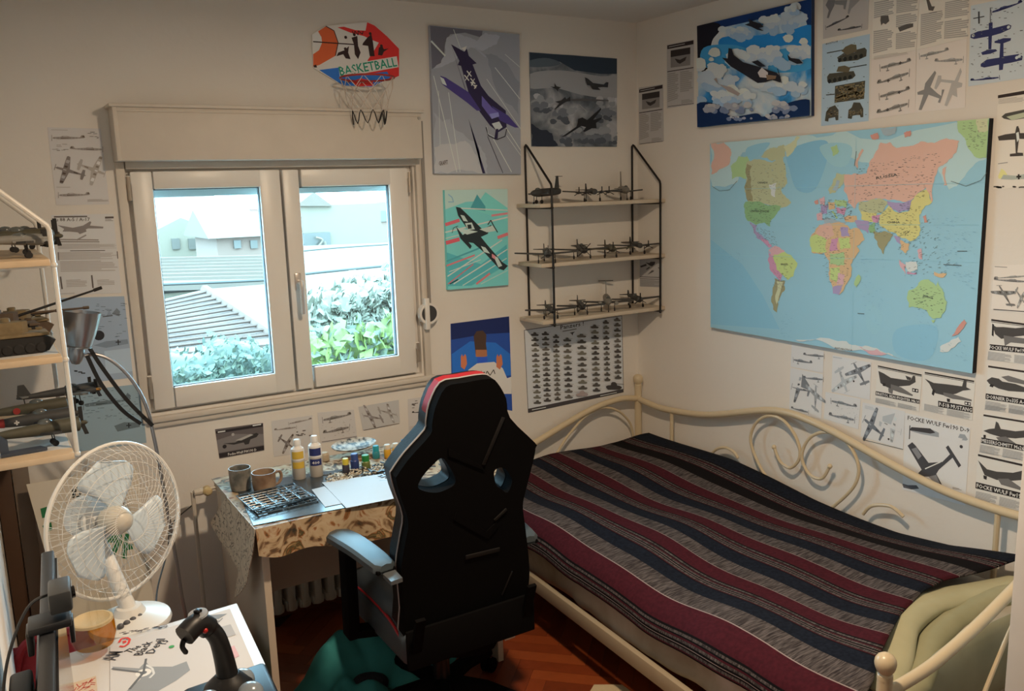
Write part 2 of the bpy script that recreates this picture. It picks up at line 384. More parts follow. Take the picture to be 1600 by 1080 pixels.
# near tiled roof with a diagonal ridge
h = ext('tiled_roof_house', 'nearest neighbour house with brown tiles and diagonal hip in the left pane', 'house', (-0.9, 7, -3))
R0, R1 = ony(320, 452, 8.4), ony(440, 532, 5.6); E0, E1 = ony(215, 478, 8.0), ony(232, 556, 5.4); E2 = ony(440, 536, 5.4)
b = MB(); b.m(tilem).prism([R0, R1, E2, E1, E0], (0, 0, -0.1))
for k in range(1, 13):
    t = k/13; b.m(palem if k % 1 else tilem).tube([E0.lerp(E1, t)+V((0, 0, 0.02)), R0.lerp(R1, t)+V((0, 0, 0.02))], 0.018, 5)
b.build('tiled_slope', h)
b = MB(); b.m(palem).prism([R0, R1, ony(470, 500, 8.0), ony(420, 444, 9.6)], (0, 0, -0.08)); b.build('pale_slope', h)
b = MB(); b.m(tilem).tube([R0, R1], 0.06, 6); b.build('ridge_tiles', h)
b = MB(); b.m(renders[0]).box((-1.2, 7.0, -2.0), (2.4, 2.6, 2.0)); b.build('house_wall', h)
# right pane: white block with dark shopfront, grey slope
h = ext('white_block', 'white building with dark upper window band in the right pane', 'house', (3.5, 16, -3))
A, B_ = ony(470, 322, 16), ony(600, 430, 16)
b = MB(); b.m(renders[1]).box(((A.x+B_.x)/2, 17, (A.z-3)/2), (B_.x-A.x, 2, A.z+3)); b.build('house_wall', h)
b = MB(); b.m(palem).prism([ony(462, 322, 15.9), ony(520, 322, 15.9), ony(491, 300, 15.9)], (0, 2.2, 0)); b.build('gable', h)
b = MB(); b.m(mat('dark_band', (0.08, 0.07, 0.058), 0.4)); A, B_ = ony(474, 365, 15.9), ony(517, 386, 15.9); b.box(((A.x+B_.x)/2, 15.93, (A.z+B_.z)/2), (B_.x-A.x, 0.1, A.z-B_.z)); b.build('window', h)
b = MB(); b.m(renders[1]); A = ony(501, 379, 15.8); b.tube(spline([A+V((-.1, 0, .12)), A+V((.05, 0, .05)), A+V((-.06, 0, -.1)), A+V((.1, 0, -.12)), A+V((.1, 0, .02))], 4), 0.025, 5); b.build('wall_sign', h)
h = ext('far_apartment', 'pale flat-roofed apartment block at the top right of the right pane', 'house', (5.5, 24, -3))
A, B_ = ony(535, 318, 24), ony(640, 400, 24)
b = MB(); b.m(renders[2]).box(((A.x+B_.x)/2, 25.5, (A.z-3)/2), (B_.x-A.x, 3, A.z+3)); b.build('house_wall', h)
for k in range(4):
    p_ = ony(548+k*18, 338, 23.9); b = MB(); b.m(dwin).box((p_.x, 23.98, p_.z), (0.3, 0.06, 0.36)); b.build('window', h)
h = ext('grey_roof_house', 'house with long grey slope behind the shrubs in the right pane', 'house', (3, 11, -3))
b = MB(); b.m(ribm).prism([ony(455, 385, 13), ony(640, 378, 13), ony(640, 452, 9.5), ony(470, 456, 9.5)], (0, 0, -0.1)); b.build('roof_slope', h)
b = MB(); b.m(palem).prism([ony(478, 440, 9.4), ony(560, 478, 7.6), ony(545, 500, 7.2), ony(470, 470, 8.6)], (0, 0, -0.1)); b.build('lower_slope', h)
b = MB(); b.m(renders[1]).box((2.4, 11.2, -1.9), (3.4, 2.0, 2.2)); b.build('house_wall', h)
for label, pts in (('thin dark cable crossing both panes outside, lower one', ((200, 447), (430, 437), (480, 428), (640, 412))), ('faint upper cable outside the right pane', ((420, 398), (520, 388), (640, 380)))):
    b = MB(); b.m(mat('cable_dark', (0.05, 0.048, 0.042), 0.7)).tube(spline([ony(x, y, 6.8) for x, y in pts], 6), 0.016 if len(pts) > 3 else 0.009, 5); tag(b.build('overhead_cable'), label, 'cable')
leafs = [mat('leaf_%s' % n, c, 0.6) for n, c in (('teal', (0.07, 0.088, 0.066)), ('mid', (0.095, 0.11, 0.075)), ('bright', (0.105, 0.135, 0.03)), ('pale', (0.155, 0.145, 0.105)))]  # pale, near-even tones put the outdoor haze into the leaf colours
def bush(name, label, quad, Y, depth, ms, n, ls, cat='shrub', under=True):
    P = [ony(x, y, Y) for x, y in quad]; b = MB(); x0, x1 = min(p.x for p in P), max(p.x for p in P); zt0, zt1, zb = P[0].z, P[1].z, -3.0
    def fn(u, v):
        x = x0+(x1-x0)*u; zt = zt0+(zt1-zt0)*u + 0.05*math.sin(u*40)+0.03*math.sin(u*93)
        a = v*math.pi
        return V((x, Y+depth/2-math.cos(a)*depth/2, (zt-0.12)+0.12*math.sin(a) if 0.2 < v < 0.8 else zt-0.2 if 0 < v < 1 else zb))
    b.m(ms[0]).grid(fn, 24, 8)
    for k in range(n):
        u = random.random(); x = x0+(x1-x0)*u; zt = zt0+(zt1-zt0)*u+0.05*math.sin(u*40)+0.03*math.sin(u*93)
        z = zt-abs(random.gauss(0, 0.35)) if under else zt-random.random()*(zt0-P[2].z)
        yy = Y-random.random()*0.1 if z < zt-0.08 else Y+random.random()*depth
        c = V((x, yy, z+0.03)); a = V((random.gauss(0, 1), random.gauss(0, 1), random.gauss(0, 1))).normalized(); e = a.orthogonal().normalized()
        s_ = ls*(0.6+random.random()*0.8); b.m(random.choice(ms)).face([c-a*s_, c+e*s_*0.6, c+a*s_, c-e*s_*0.6])
    tag(b.build(name, sharp=0), label, cat)
bush('hedge', 'clipped teal-green hedge along the bottom of both panes', ((-200, 602), (760, 512), (760, 600), (-200, 690)), 3.8, 0.6, leafs[:2], 5200, 0.035, 'hedge')
bush('leafy_vine', 'bright yellow-green leaves on the hedge in the right pane', ((486, 528), (640, 500), (640, 545), (486, 550)), 3.1, 0.2, [leafs[2], leafs[2], leafs[1]], 420, 0.055, 'vine')
bush('tree_crown', 'pale green shrubs behind the hedge in the right pane', ((486, 486), (660, 430), (660, 520), (486, 530)), 5.2, 1.0, [leafs[3], leafs[3], leafs[3], mat('leaf_haze', (.13, .125, .09), .6)], 1600, 0.06, 'tree')
# ================================================================ sheets, canvases and posters on the walls
_fontcache = {}
def glyphs(s):
    """2-D triangles of a line of lettering, one unit high, starting at x = 0"""
    if s in _fontcache: return _fontcache[s]
    cu = bpy.data.curves.new('lettering', 'FONT'); cu.body = s; cu.size = 1; cu.resolution_u = 1; cu.offset = 0.014
    o = bpy.data.objects.new('lettering', cu); me = o.to_mesh()
    vs = [(v.co.x, v.co.y) for v in me.vertices]; fs = [tuple(p.vertices) for p in me.polygons]; o.to_mesh_clear()
    bpy.data.objects.remove(o); bpy.data.curves.remove(cu)
    wd = max((x for x, _ in vs), default=1); _fontcache[s] = (vs, fs, wd); return _fontcache[s]
class Sheet:
    """a flat print on a wall: thin board plus its printed shapes in one mesh. Corners TL, TR, BR, BL as photo points."""
    def __init__(s, wall, quad, paper, thick=0.0006, crop=(0, 0, 1), L=None, edge=None):
        s.wall, s.t = wall, thick+0.0008; s.L = L or (LB if wall == 'back' else LR if wall == 'right' else LB)
        s.n = V((0, -1, 0)) if wall == 'back' else V((-1, 0, 0)) if wall == 'right' else V((0, 0, 1)); s.k = 0; s.b = MB(); s.c = crop; s.noclip = False
        q = [s.P(*p) for p in quad]; s.q = q
        pm = paper if not isinstance(paper, tuple) else s.ink(paper); em = pm if edge is None else s.ink(edge)
        back = [p-s.n*thick for p in q]
        s.b.m(pm).face(q); s.b.m(em).face(back[::-1])
        for j in range(4): s.b.m(em).face([q[j], q[(j+1) % 4], back[(j+1) % 4], back[j]])
    def use(s, x, y, k): s.c = (x, y, k); return s
    def P(s, x, y):
        x, y = s.c[0]+x/s.c[2], s.c[1]+y/s.c[2]
        return ony(x, y, -s.t) if s.wall == 'back' else onx(x, y, -s.t) if s.wall == 'right' else onz(x, y, s.wall+s.t)
    def ink(s, c):
        if not isinstance(c, tuple): return c
        a = alb(c, s.L); return mat('print_%d_%d_%d' % tuple(round(v*255) for v in a), a, 0.7, spec=0.12)
    def lay(s): s.k += 1; return s.n*(0.00025*(1+s.k*0.12))
    def poly(s, c, pts):
        Q = s.clip([s.P(*p) for p in pts])
        if len(Q) < 3: return s
        o = s.lay(); s.b.m(s.ink(c)).poly([p+o for p in Q], s.n); return s
    def clip(s, P):
        """keep the print inside the sheet's edges"""
        if not getattr(s, 'q', None) or s.noclip: return P
        m = (s.q[0]+s.q[2])/2
        for k in range(4):
            a, e = s.q[k], s.q[(k+1) % 4]; nn = (e-a).cross(s.n).normalized()
            if (m-a).dot(nn) < 0: nn = -nn
            out = []
            for i, p in enumerate(P):
                r = P[i-1]; dp, dr = (p-a).dot(nn), (r-a).dot(nn)
                if (dp >= 0) != (dr >= 0): out.append(r.lerp(p, dr/(dr-dp)))
                if dp >= 0: out.append(p)
            P = out
            if len(P) < 3: return []
        return P
    def coast(s, c, pts, amp=.13):
        r_ = random.Random(len(pts)*31+int(pts[0][0])); P = list(pts)
        for it in range(3):
            Q = []
            for k, a in enumerate(P):
                e = P[(k+1) % len(P)]; dx, dy = e[0]-a[0], e[1]-a[1]; Q.append(a)
                if dx*dx+dy*dy > 30: h = r_.uniform(-amp, amp); Q.append(((a[0]+e[0])/2-dy*h, (a[1]+e[1])/2+dx*h))
            P = Q
        return s.poly(c, P)
    def puffs(s, cs, q, n, r):
        """a bank of cloud made of small round puffs inside the crop box q = x0, y0, x1, y1"""
        r_ = random.Random(n+int(q[0])); x0, y0, x1, y1 = q
        for k in range(n):
            u = r_.gauss(.5, .24); v = r_.gauss(.5, .24); R = r*(.5+r_.random()); c = cs[min(len(cs)-1, max(0, int((.15+.85*v)*len(cs))))]
            x, y = x0+(x1-x0)*u, y0+(y1-y0)*v
            s.poly(c, [(x+R*math.cos(a)*(1+.15*math.sin(3*a+k)), y+R*.8*math.sin(a)) for a in (2*math.pi*j/9 for j in range(9))])
        return s
    def blob(s, c, pts): return s.poly(c, [tuple(q)[:2] for q in spline([(x, y, 0) for x, y in pts], 5, True)])
    def wp(s, c, pts):   # polygon in wall space
        o = s.lay(); s.b.m(s.ink(c)).poly([p+o for p in pts], s.n); return s
    def line(s, c, p, q, wd=1.0):
        A, B = s.P(*p), s.P(*q); d = (B-A)
        if d.length < 1e-6: return s
        e = d.cross(s.n).normalized()*(wd*0.0012); o = s.lay()
        s.b.m(s.ink(c)).face([A+e+o, B+e+o, B-e+o, A-e+o]); return s
    def path(s, c, pts, wd=1.0):
        for a, b_ in zip(pts, pts[1:]): s.line(c, a, b_, wd)
        return s
    def disc(s, c, p, r, ry=None, n=14):
        C = s.P(*p); u = s.n.cross(V((0, 0, 1)) if s.n.z < .5 else V((0, 1, 0))).normalized(); o = s.lay(); ry = ry or r; w_ = s.n.cross(u)
        s.b.m(s.ink(c)).poly([C+o-u*math.cos(a)*r+w_*(math.sin(a)*ry) for a in (2*math.pi*j/n for j in range(n))], s.n); return s
    def text(s, t, c, p0, p1, h):
        """lettering from p0 to p1 along the base line, h in crop pixels"""
        vs, fs, wd = glyphs(t); A, B = s.P(*p0), s.P(*p1); x = (B-A)/wd
        up = (s.P(p0[0], p0[1]-h)-A).length; yv = s.n.cross(x).normalized()
        yv = yv*up/0.72; o = s.lay(); s.b.m(s.ink(c))
        for f in fs: s.b.poly([A+o+x*vs[k][0]+yv*vs[k][1] for k in f], s.n)
        return s
    def block(s, c, quad, n=8, fill=0.55, ragged=0.12):
        """lines of small print"""
        TL, TR, BR, BL = [s.P(*p) for p in quad]; o = s.lay(); s.b.m(s.ink(c))
        for k in range(n):
            a, e = (k+0.2)/n, (k+0.2+fill)/n; r = 1-random.random()*ragged if k % 5 else 0.7
            l0, l1, r0, r1 = TL.lerp(BL, a), TL.lerp(BL, e), TL.lerp(TR, r).lerp(BL.lerp(BR, r), a), TL.lerp(TR, r).lerp(BL.lerp(BR, r), e)
            s.b.face([l0+o, r0+o, r1+o, l1+o])
        return s
    def shape(s, c, unit, o, x, y, wd=None):
        """unit polygon mapped with origin o and axes x, y (crop points)"""
        O = s.P(*o); X = s.P(*x)-O; Y = s.P(*y)-O; f = s.lay()
        s.b.m(s.ink(c)).poly([O+f+X*u+Y*v for u, v in unit], s.n); return s
    def marks(s, c, quad, n, wd=1.0, ln=0.006):
        TL, TR, BR, BL = [s.P(*p) for p in quad]; o = s.lay(); s.b.m(s.ink(c)); d = (TR-TL).normalized()
        for _ in range(n):
            u, v = random.random(), random.random(); p = TL.lerp(TR, u).lerp(BL.lerp(BR, u), v)+o; l = d*ln*(0.4+random.random()); z = s.n.cross(d)*(0.0007*wd)
            s.b.face([p-l-z, p+l-z, p+l+z, p-l+z])
        return s
    def plane_side(s, c, nose, tail, up, c2=None, gear=True):
        """side view; nose and tail along the axis, up = point above the nose giving the height scale"""
        fus = [(0, -.05), (.02, .09), (.25, .13), (.30, .22), (.42, .24), (.52, .13), (.84, .06), (.88, .30), (.96, .32), (1, .06), (.97, -.03), (.6, -.14), (.2, -.16), (.03, -.10)]
        s.shape(c, fus, nose, tail, up)
        if c2: s.shape(c2, [(.30, .15), (.32, .21), (.42, .22), (.48, .14)], nose, tail, up); s.shape(c2, [(.1, -.14), (.3, -.04), (.6, -.05), (.55, -.13)], nose, tail, up)
        s.shape(c, [(-.03, .36), (-.015, .36), (-.01, -.36), (-.03, -.36)], nose, tail, up)
        lt = tuple(min(215, v+34) for v in c) if isinstance(c, tuple) else c; dkk = tuple(max(20, v-34) for v in c) if isinstance(c, tuple) else c
        for u0 in (.10, .22, .58, .68, .78): s.shape(lt, [(u0, -.10), (u0, .08), (u0+.008, .08), (u0+.008, -.10)], nose, tail, up)
        s.shape(lt, [(.32, .14), (.33, .20), (.42, .21), (.47, .14)], nose, tail, up); s.shape(dkk, [(.24, -.08), (.50, -.06), (.48, -.02), (.26, -.01)], nose, tail, up); s.shape(dkk, [(.9, .08), (.93, .26), (.97, .24), (.98, .08)], nose, tail, up)
        if gear: s.shape(c, [(.22, -.14), (.25, -.14), (.24, -.36), (.29, -.40), (.27, -.48), (.19, -.48), (.17, -.40), (.21, -.36)], nose, tail, up)
        return s
    def plane_top(s, c, nose, tail, span, c2=None, twin=False):
        """plan view; span = a wing-tip point measured from the nose"""
        p = [(0, -.03), (0, .03), (.06, .07), (.24, .08), (.26, .95), (.31, 1), (.37, .97), (.46, .12), (.84, .05), (.86, .36), (.94, .36), (.96, .04), (1, .02)]
        u = p+[(a, -b_) for a, b_ in p[::-1]]
        s.shape(c, u, nose, tail, span)
        s.shape(c, [(-.015, -.22), (.005, -.22), (.005, .22), (-.015, .22)], nose, tail, span)
        if c2: s.shape(c2, [(.3, -.05), (.3, .05), (.48, .03), (.48, -.03)], nose, tail, span)
        lt = tuple(min(215, v+30) for v in c); dkk = tuple(max(20, v-30) for v in c)
        for q in ((.42, .62), (-.72, -.5)): s.shape(lt, [(.27, q[0]), (.27, q[1]), (.37, q[1]), (.39, q[0])], nose, tail, span)
        for q in (.2, -.3, .8): s.shape(dkk, [(.27, q), (.27, q+.14), (.36, q+.12), (.38, q)], nose, tail, span)
        s.shape(lt, [(.26, -.045), (.26, .045), (.36, .035), (.36, -.035)], nose, tail, span); s.shape(dkk, [(.6, -.04), (.6, .04), (.74, .03), (.74, -.03)], nose, tail, span)
        for q in ((.4, -.4) if twin else ()): s.shape(c, [(.05, q-.06), (.05, q+.06), (.4, q+.06), (.4, q-.06)], nose, tail, span)
        return s
    def tank(s, c, x0, y0, x1, y1, flip=False, c2=None):
        u = [(0, .32), (.06, .42), (.15, .5), (.30, .56), (.34, .86), (.45, 1), (.6, 1), (.68, .84), (.69, .58), (.88, .55), (1, .42), (.97, .2), (.86, 0), (.14, 0), (.03, .16)]
        g = [(-.12, .70), (.36, .74), (.36, .80), (-.12, .75)]
        if flip: u, g = [(1-a, b_) for a, b_ in u], [(1-a, b_) for a, b_ in g]
        O, X, Y = (x0, y1), (x1, y1), (x0, y0)
        s.shape(c, u, O, X, Y); s.shape(c, g, O, X, Y)
        if c2:
            for k in range(5): s.disc(c2, (x0+(x1-x0)*(.2+.15*k), y1-(y1-y0)*.17), 0.004)
        return s
    def done(s, name, label, cat, group=None):
        C = (s.q[0]+s.q[1]+s.q[2]+s.q[3])/4
        return tag(s.b.build(name, origin=C, sharp=0, fixn=False), label, cat, group)
INK = (70, 58, 50); MID = (105, 90, 78); SOFT = (128, 112, 98); PAP = (142, 126, 112); RP = (188, 168, 150); RI = (60, 52, 48); RM = (120, 108, 98); RS = (152, 137, 123)
# ---- grey canvas, diving purple plane
S = Sheet('back', [(671.7, 39.4), (811.7, 53.7), (814, 272), (678.7, 271.5)], (112, 104, 100), 0.018, L=LB); S.use(470, 20, 3.857)
S.poly((78, 70, 70), [(779, 78), (1095, 110), (1090, 150), (990, 120), (900, 130), (870, 180), (860, 290), (790, 340)])
S.coast((126, 117, 112), [(880, 150), (960, 130), (1060, 170), (1110, 120), (1200, 140), (1180, 190), (1090, 230), (1020, 210), (900, 300), (800, 340), (870, 250)])
S.coast((122, 114, 108), [(800, 600), (850, 660), (900, 640), (960, 720), (1050, 780), (1120, 880), (1125, 970), (806, 968)])
S.coast((136, 124, 114), [(805, 810), (900, 790), (990, 770), (1060, 860), (1110, 968), (806, 968)])
S.coast((100, 94, 92), [(1110, 250), (1240, 300), (1320, 420), (1325, 640), (1200, 500)])
for a, b_, wd in (((785, 170), (870, 260), 3), ((800, 380), (940, 960), 1.4), ((890, 480), (960, 960), 1.2), ((920, 100), (1060, 480), 1.2), ((1170, 330), (1320, 520), 1.3), ((1120, 400), (1325, 700), 1.1), ((1190, 620), (1325, 830), 1.4), ((1160, 760), (1270, 960), 1.5), ((1240, 740), (1325, 860), 1), ((830, 470), (840, 800), .8), ((1230, 250), (1322, 330), .9)): S.line((176, 164, 154), a, b_, wd)
S.poly((70, 60, 66), [(905, 195), (985, 450), (1010, 490), (1000, 480)])
S.poly((40, 33, 48), [(1075, 830), (1010, 640), (1112, 968), (1095, 968)]); S.line((40, 33, 40), (1125, 745), (1218, 966), 1.2)
dk, pu, pl = (38, 30, 44), (56, 44, 78), (80, 66, 104)
S.poly(dk, [(905, 190), (985, 235), (1000, 215), (1012, 260), (1060, 305), (1035, 312), (1085, 440), (1130, 500), (1235, 590), (1240, 690), (1190, 720), (1140, 680), (1080, 600), (1010, 480), (965, 320), (945, 315), (955, 290), (930, 240)])
S.poly((196, 184, 170), [(965, 215), (1000, 200), (990, 230)])
S.poly(pu, [(840, 380), (872, 390), (1010, 478), (1085, 590), (1060, 590), (1000, 540), (850, 430)]); S.poly((176, 166, 160), [(838, 385), (862, 398), (880, 440), (852, 428)])
S.poly(pu, [(1150, 560), (1250, 620), (1312, 692), (1290, 692), (1200, 650)]); S.poly(pl, [(1090, 500), (1150, 570), (1190, 600), (1150, 640), (1090, 560)])
for p_ in ((1000, 350), (1022, 395), (985, 375)): S.line((200, 188, 178), p_, (p_[0]+28, p_[1]+34), 2.2); S.line((200, 188, 178), (p_[0]+25, p_[1]+2), (p_[0]+4, p_[1]+34), 1.4)
S.text('44', (205, 195, 185), (1015, 425), (1050, 462), 30)
S.poly((170, 160, 158), [(1150, 668), (1195, 655), (1215, 690), (1180, 715)]); S.poly((120, 110, 150), [(1135, 610), (1190, 600), (1195, 625), (1150, 640)])
S.path((30, 24, 26), [(1115, 690), (1130, 740), (1180, 765), (1230, 745), (1240, 700)], 1.6); S.path((170, 160, 156), [(1120, 680), (1128, 730), (1165, 750)], 1.0)
S.poly(dk, [(1175, 700), (1190, 700), (1185, 760), (1165, 760)]); S.line((120, 112, 108), (1050, 210), (1115, 268), 3)
S.text('GRAFIT', INK, (833, 922), (888, 912), 26)
S.done('canvas_print', 'tall grey canvas print of a purple plane diving, right of the toy hoop', 'picture')
# ---- teal canvas
S = Sheet('back', [(694.7, 297.1), (793, 295.4), (794.5, 445.5), (700, 453)], (92, 142, 130), 0.018, L=LB); S.use(680, 280, 4.21)
S.poly((150, 160, 146), [(62, 70), (476, 66), (478, 200), (330, 140), (200, 150), (64, 200)]); S.poly((104, 160, 148), [(330, 85), (476, 190), (478, 280), (250, 200)]); S.poly((58, 108, 104), [(275, 100), (330, 180), (330, 210), (230, 195)])
S.poly((66, 122, 116), [(70, 480), (300, 560), (470, 430), (478, 560), (240, 700), (84, 705)])
for a, b_, c, wd in (((66, 300), (160, 270), (196, 84, 84), 6), ((70, 420), (160, 395), (200, 78, 80), 7), ((74, 570), (260, 500), (186, 92, 88), 3), ((410, 385), (478, 360), (196, 96, 92), 6), ((270, 690), (360, 620), (190, 96, 90), 4), ((370, 240), (476, 225), (186, 104, 98), 4), ((84, 690), (250, 560), (150, 70, 70), 2),
                     ((140, 190), (476, 205), (206, 206, 190), 2), ((66, 350), (476, 250), (206, 206, 190), 2.5), ((68, 390), (300, 330), (180, 190, 176), 2), ((80, 640), (440, 400), (200, 202, 188), 2.2), ((120, 690), (476, 460), (196, 200, 186), 2), ((180, 700), (470, 520), (170, 190, 176), 2), ((76, 540), (300, 450), (60, 110, 106), 3), ((200, 640), (420, 500), (200, 202, 188), 1.4), ((90, 610), (300, 530), (190, 196, 180), 1.5), ((300, 690), (476, 600), (150, 170, 158), 2)): S.line(c, a, b_, wd)
bk = (34, 36, 34); lt = (150, 150, 134)
S.poly(bk, [(135, 182), (165, 188), (240, 260), (310, 330), (370, 300), (345, 360), (300, 380), (340, 430), (440, 545), (478, 570), (450, 600), (420, 590), (330, 490), (250, 420), (190, 410), (165, 380), (220, 340), (150, 240)])
for q in ([(165, 235), (190, 240), (215, 280), (185, 275)], [(195, 290), (240, 285), (260, 330), (215, 335)], [(130, 318), (200, 330), (280, 345), (210, 365), (160, 345)], [(300, 440), (330, 450), (360, 490), (320, 480)], [(380, 500), (410, 515), (440, 570), (415, 580)], [(290, 330), (380, 305), (400, 340), (340, 350)]): S.poly(lt, q)
S.poly(bk, [(210, 300), (235, 298), (240, 325), (215, 328)]); S.poly(bk, [(135, 310), (165, 390), (230, 460), (240, 440), (190, 380)]); S.poly((176, 104, 100), [(372, 490), (395, 505), (395, 530), (372, 515)])
S.path(bk, [(110, 355), (120, 320), (150, 308)], 1); S.path(bk, [(345, 300), (365, 270), (385, 310), (410, 350)], 2)
S.path((120, 150, 170), [(85, 100), (110, 120), (120, 150), (85, 150)], 1.5); S.line((34, 40, 40), (95, 690), (150, 660), 2)
S.done('canvas_print', 'small teal canvas print of a black and white plane, left of the wire shelf', 'picture')
# ---- black and white dogfight
cl = ramp_mat('clouds_grey', [(0.28, alb((30, 30, 32), LB)), (0.45, alb((70, 68, 66), LB)), (0.58, alb((106, 98, 92), LB)), (0.75, alb((140, 128, 118), LB))], 7, 8, dist=0.6)
S = Sheet('back', [(827, 81.3), (964, 91.5), (963.9, 229.4), (830.7, 228.9)], cl, 0.004, L=LB); S.use(820, 60, 5.4)
S.poly((36, 40, 44), [(40, 118), (776, 172), (776, 300), (640, 300), (420, 270), (300, 200), (180, 165), (42, 190)]); S.blob((64, 66, 66), [(42, 188), (180, 165), (300, 205), (240, 235), (44, 240)])
S.blob((112, 103, 96), [(44, 300), (300, 270), (640, 320), (776, 320), (776, 500), (500, 480), (260, 420), (46, 420)]); S.coast((34, 34, 38), [(54, 720), (130, 770), (230, 800), (280, 905), (60, 908)])
for q, n, r in (((60, 480, 230, 640), 26, 24), ((230, 560, 420, 700), 30, 26), ((420, 740, 760, 900), 60, 24), ((560, 520, 770, 700), 34, 22), ((280, 760, 420, 900), 26, 22)): S.puffs([(126, 116, 108), (104, 97, 92), (80, 76, 74), (60, 58, 58)], q, n, r)
pk = (40, 36, 34)
S.poly(pk, [(500, 330), (525, 340), (570, 378), (660, 390), (680, 370), (700, 372), (695, 415), (650, 412), (610, 415), (635, 437), (600, 436), (565, 430), (545, 400), (520, 395)])
S.poly(pk, [(210, 408), (245, 410), (245, 378), (262, 405), (300, 415), (275, 430), (275, 452), (258, 430)])
S.poly(pk, [(250, 535), (300, 525), (335, 495), (345, 515), (378, 490), (380, 530), (345, 535), (320, 550), (250, 602), (242, 600), (285, 550)]); S.poly((66, 60, 56), [(380, 515), (480, 508), (600, 515), (700, 522), (700, 532), (560, 530), (390, 530)])
S.poly((30, 27, 26), [(445, 680), (480, 668), (520, 690), (600, 620), (635, 588), (640, 600), (570, 690), (640, 668), (640, 682), (595, 715), (600, 760), (560, 760), (500, 790), (485, 785), (510, 750), (470, 740), (340, 825), (300, 835), (430, 745), (440, 715)])
S.line((120, 110, 100), (455, 560), (520, 620), 1); S.line((110, 100, 94), (350, 650), (400, 755), 1)
S.done('canvas_print', 'square black and white picture of four fighter planes above the wire shelf', 'picture')
# ---- album style poster: plain generic stand-in
S = Sheet('back', [(704, 506), (795.5, 494.5), (800.5, 642), (706, 625)], (34, 52, 96), 0.0006, L=LB); S.use(690, 480, 4.5)
S.poly((26, 30, 56), [(64, 115), (474, 66), (478, 180), (300, 190), (68, 230)]); S.poly((40, 82, 140), [(72, 330), (200, 240), (380, 250), (482, 330), (488, 480), (76, 520)])
S.poly((58, 40, 30), [(225, 205), (245, 170), (290, 165), (315, 195), (312, 260), (320, 330), (280, 352), (240, 345), (232, 270)]); S.poly((128, 76, 48), [(240, 300), (318, 300), (320, 345), (280, 355), (240, 348)])
S.poly((200, 188, 172), [(150, 510), (190, 440), (250, 395), (370, 385), (430, 430), (460, 500), (490, 490), (492, 610), (150, 610)]); S.poly((40, 64, 130), [(250, 350), (320, 350), (325, 385), (250, 396)])
for x in (135, 385): S.poly((150, 80, 50), [(x, 350), (x+8, 330), (x+16, 350), (x+30, 330), (x+38, 345), (x+44, 400), (x+25, 440), (x, 420)])
S.path((40, 34, 30), [(215, 480), (225, 500), (240, 465)], 1.6); S.path((40, 34, 30), [(262, 470), (280, 450), (270, 490), (300, 455), (300, 490), (320, 450), (340, 480), (365, 440), (375, 470)], 1.6)
S.done('poster', 'blue poster of a figure in a white shirt behind the gaming chair', 'poster')
# ---- armoured vehicle chart
S = Sheet('back', [(819, 516), (972, 493), (974.5, 613), (825, 645.5)], (150, 138, 128), 0.0006, L=LB); S.use(690, 480, 4.5)
fr = (52, 44, 40)
S.path(fr, [(581, 163), (1267, 60), (1279, 580)], 1.2); S.path(fr, [(581, 163), (609, 740)], 1.2)
S.poly(fr, [(607, 715), (1279, 575), (1280, 602), (609, 745)]); S.text('Panzers !', fr, (833, 158), (1000, 128), 30); S.block((90, 80, 72), [(850, 165), (990, 140), (990, 152), (850, 177)], 1, .6)
S.poly(fr, [(900, 180), (938, 172), (925, 184), (920, 200), (912, 186)])
cols = [(627, 190, 698, 668, 14, 56), (702, 185, 755, 652, 14, 54), (780, 205, 822, 642, 14, 46), (852, 228, 895, 628, 11, 58), (948, 200, 985, 605, 11, 66), (1045, 136, 1095, 580, 13, 56), (1130, 104, 1165, 505, 12, 44), (1205, 86, 1228, 490, 12, 50)]
for x0, y0, x1, y1, n, wd in cols:
    for k in range(n):
        t = k/(n-1); x = x0+(x1-x0)*t*0.25; y = y0+(y1-y0)*t; g = random.choice(((62, 54, 46), (74, 64, 54), (56, 48, 42), (84, 74, 60)))
        S.tank(g, x, y-14, x+wd, y+13, k % 2 == 0)
S.tank((50, 43, 38), 1150, 525, 1262, 578, True); S.tank((120, 100, 90), 940, 585, 1025, 625, False)
S.block((160, 150, 140), [(630, 716), (770, 690), (770, 700), (630, 728)], 1, .5); S.block((160, 150, 140), [(1110, 618), (1275, 584), (1275, 592), (1110, 628)], 1, .5)
S.done('poster', 'white chart of many small tanks above the bed corner', 'poster')
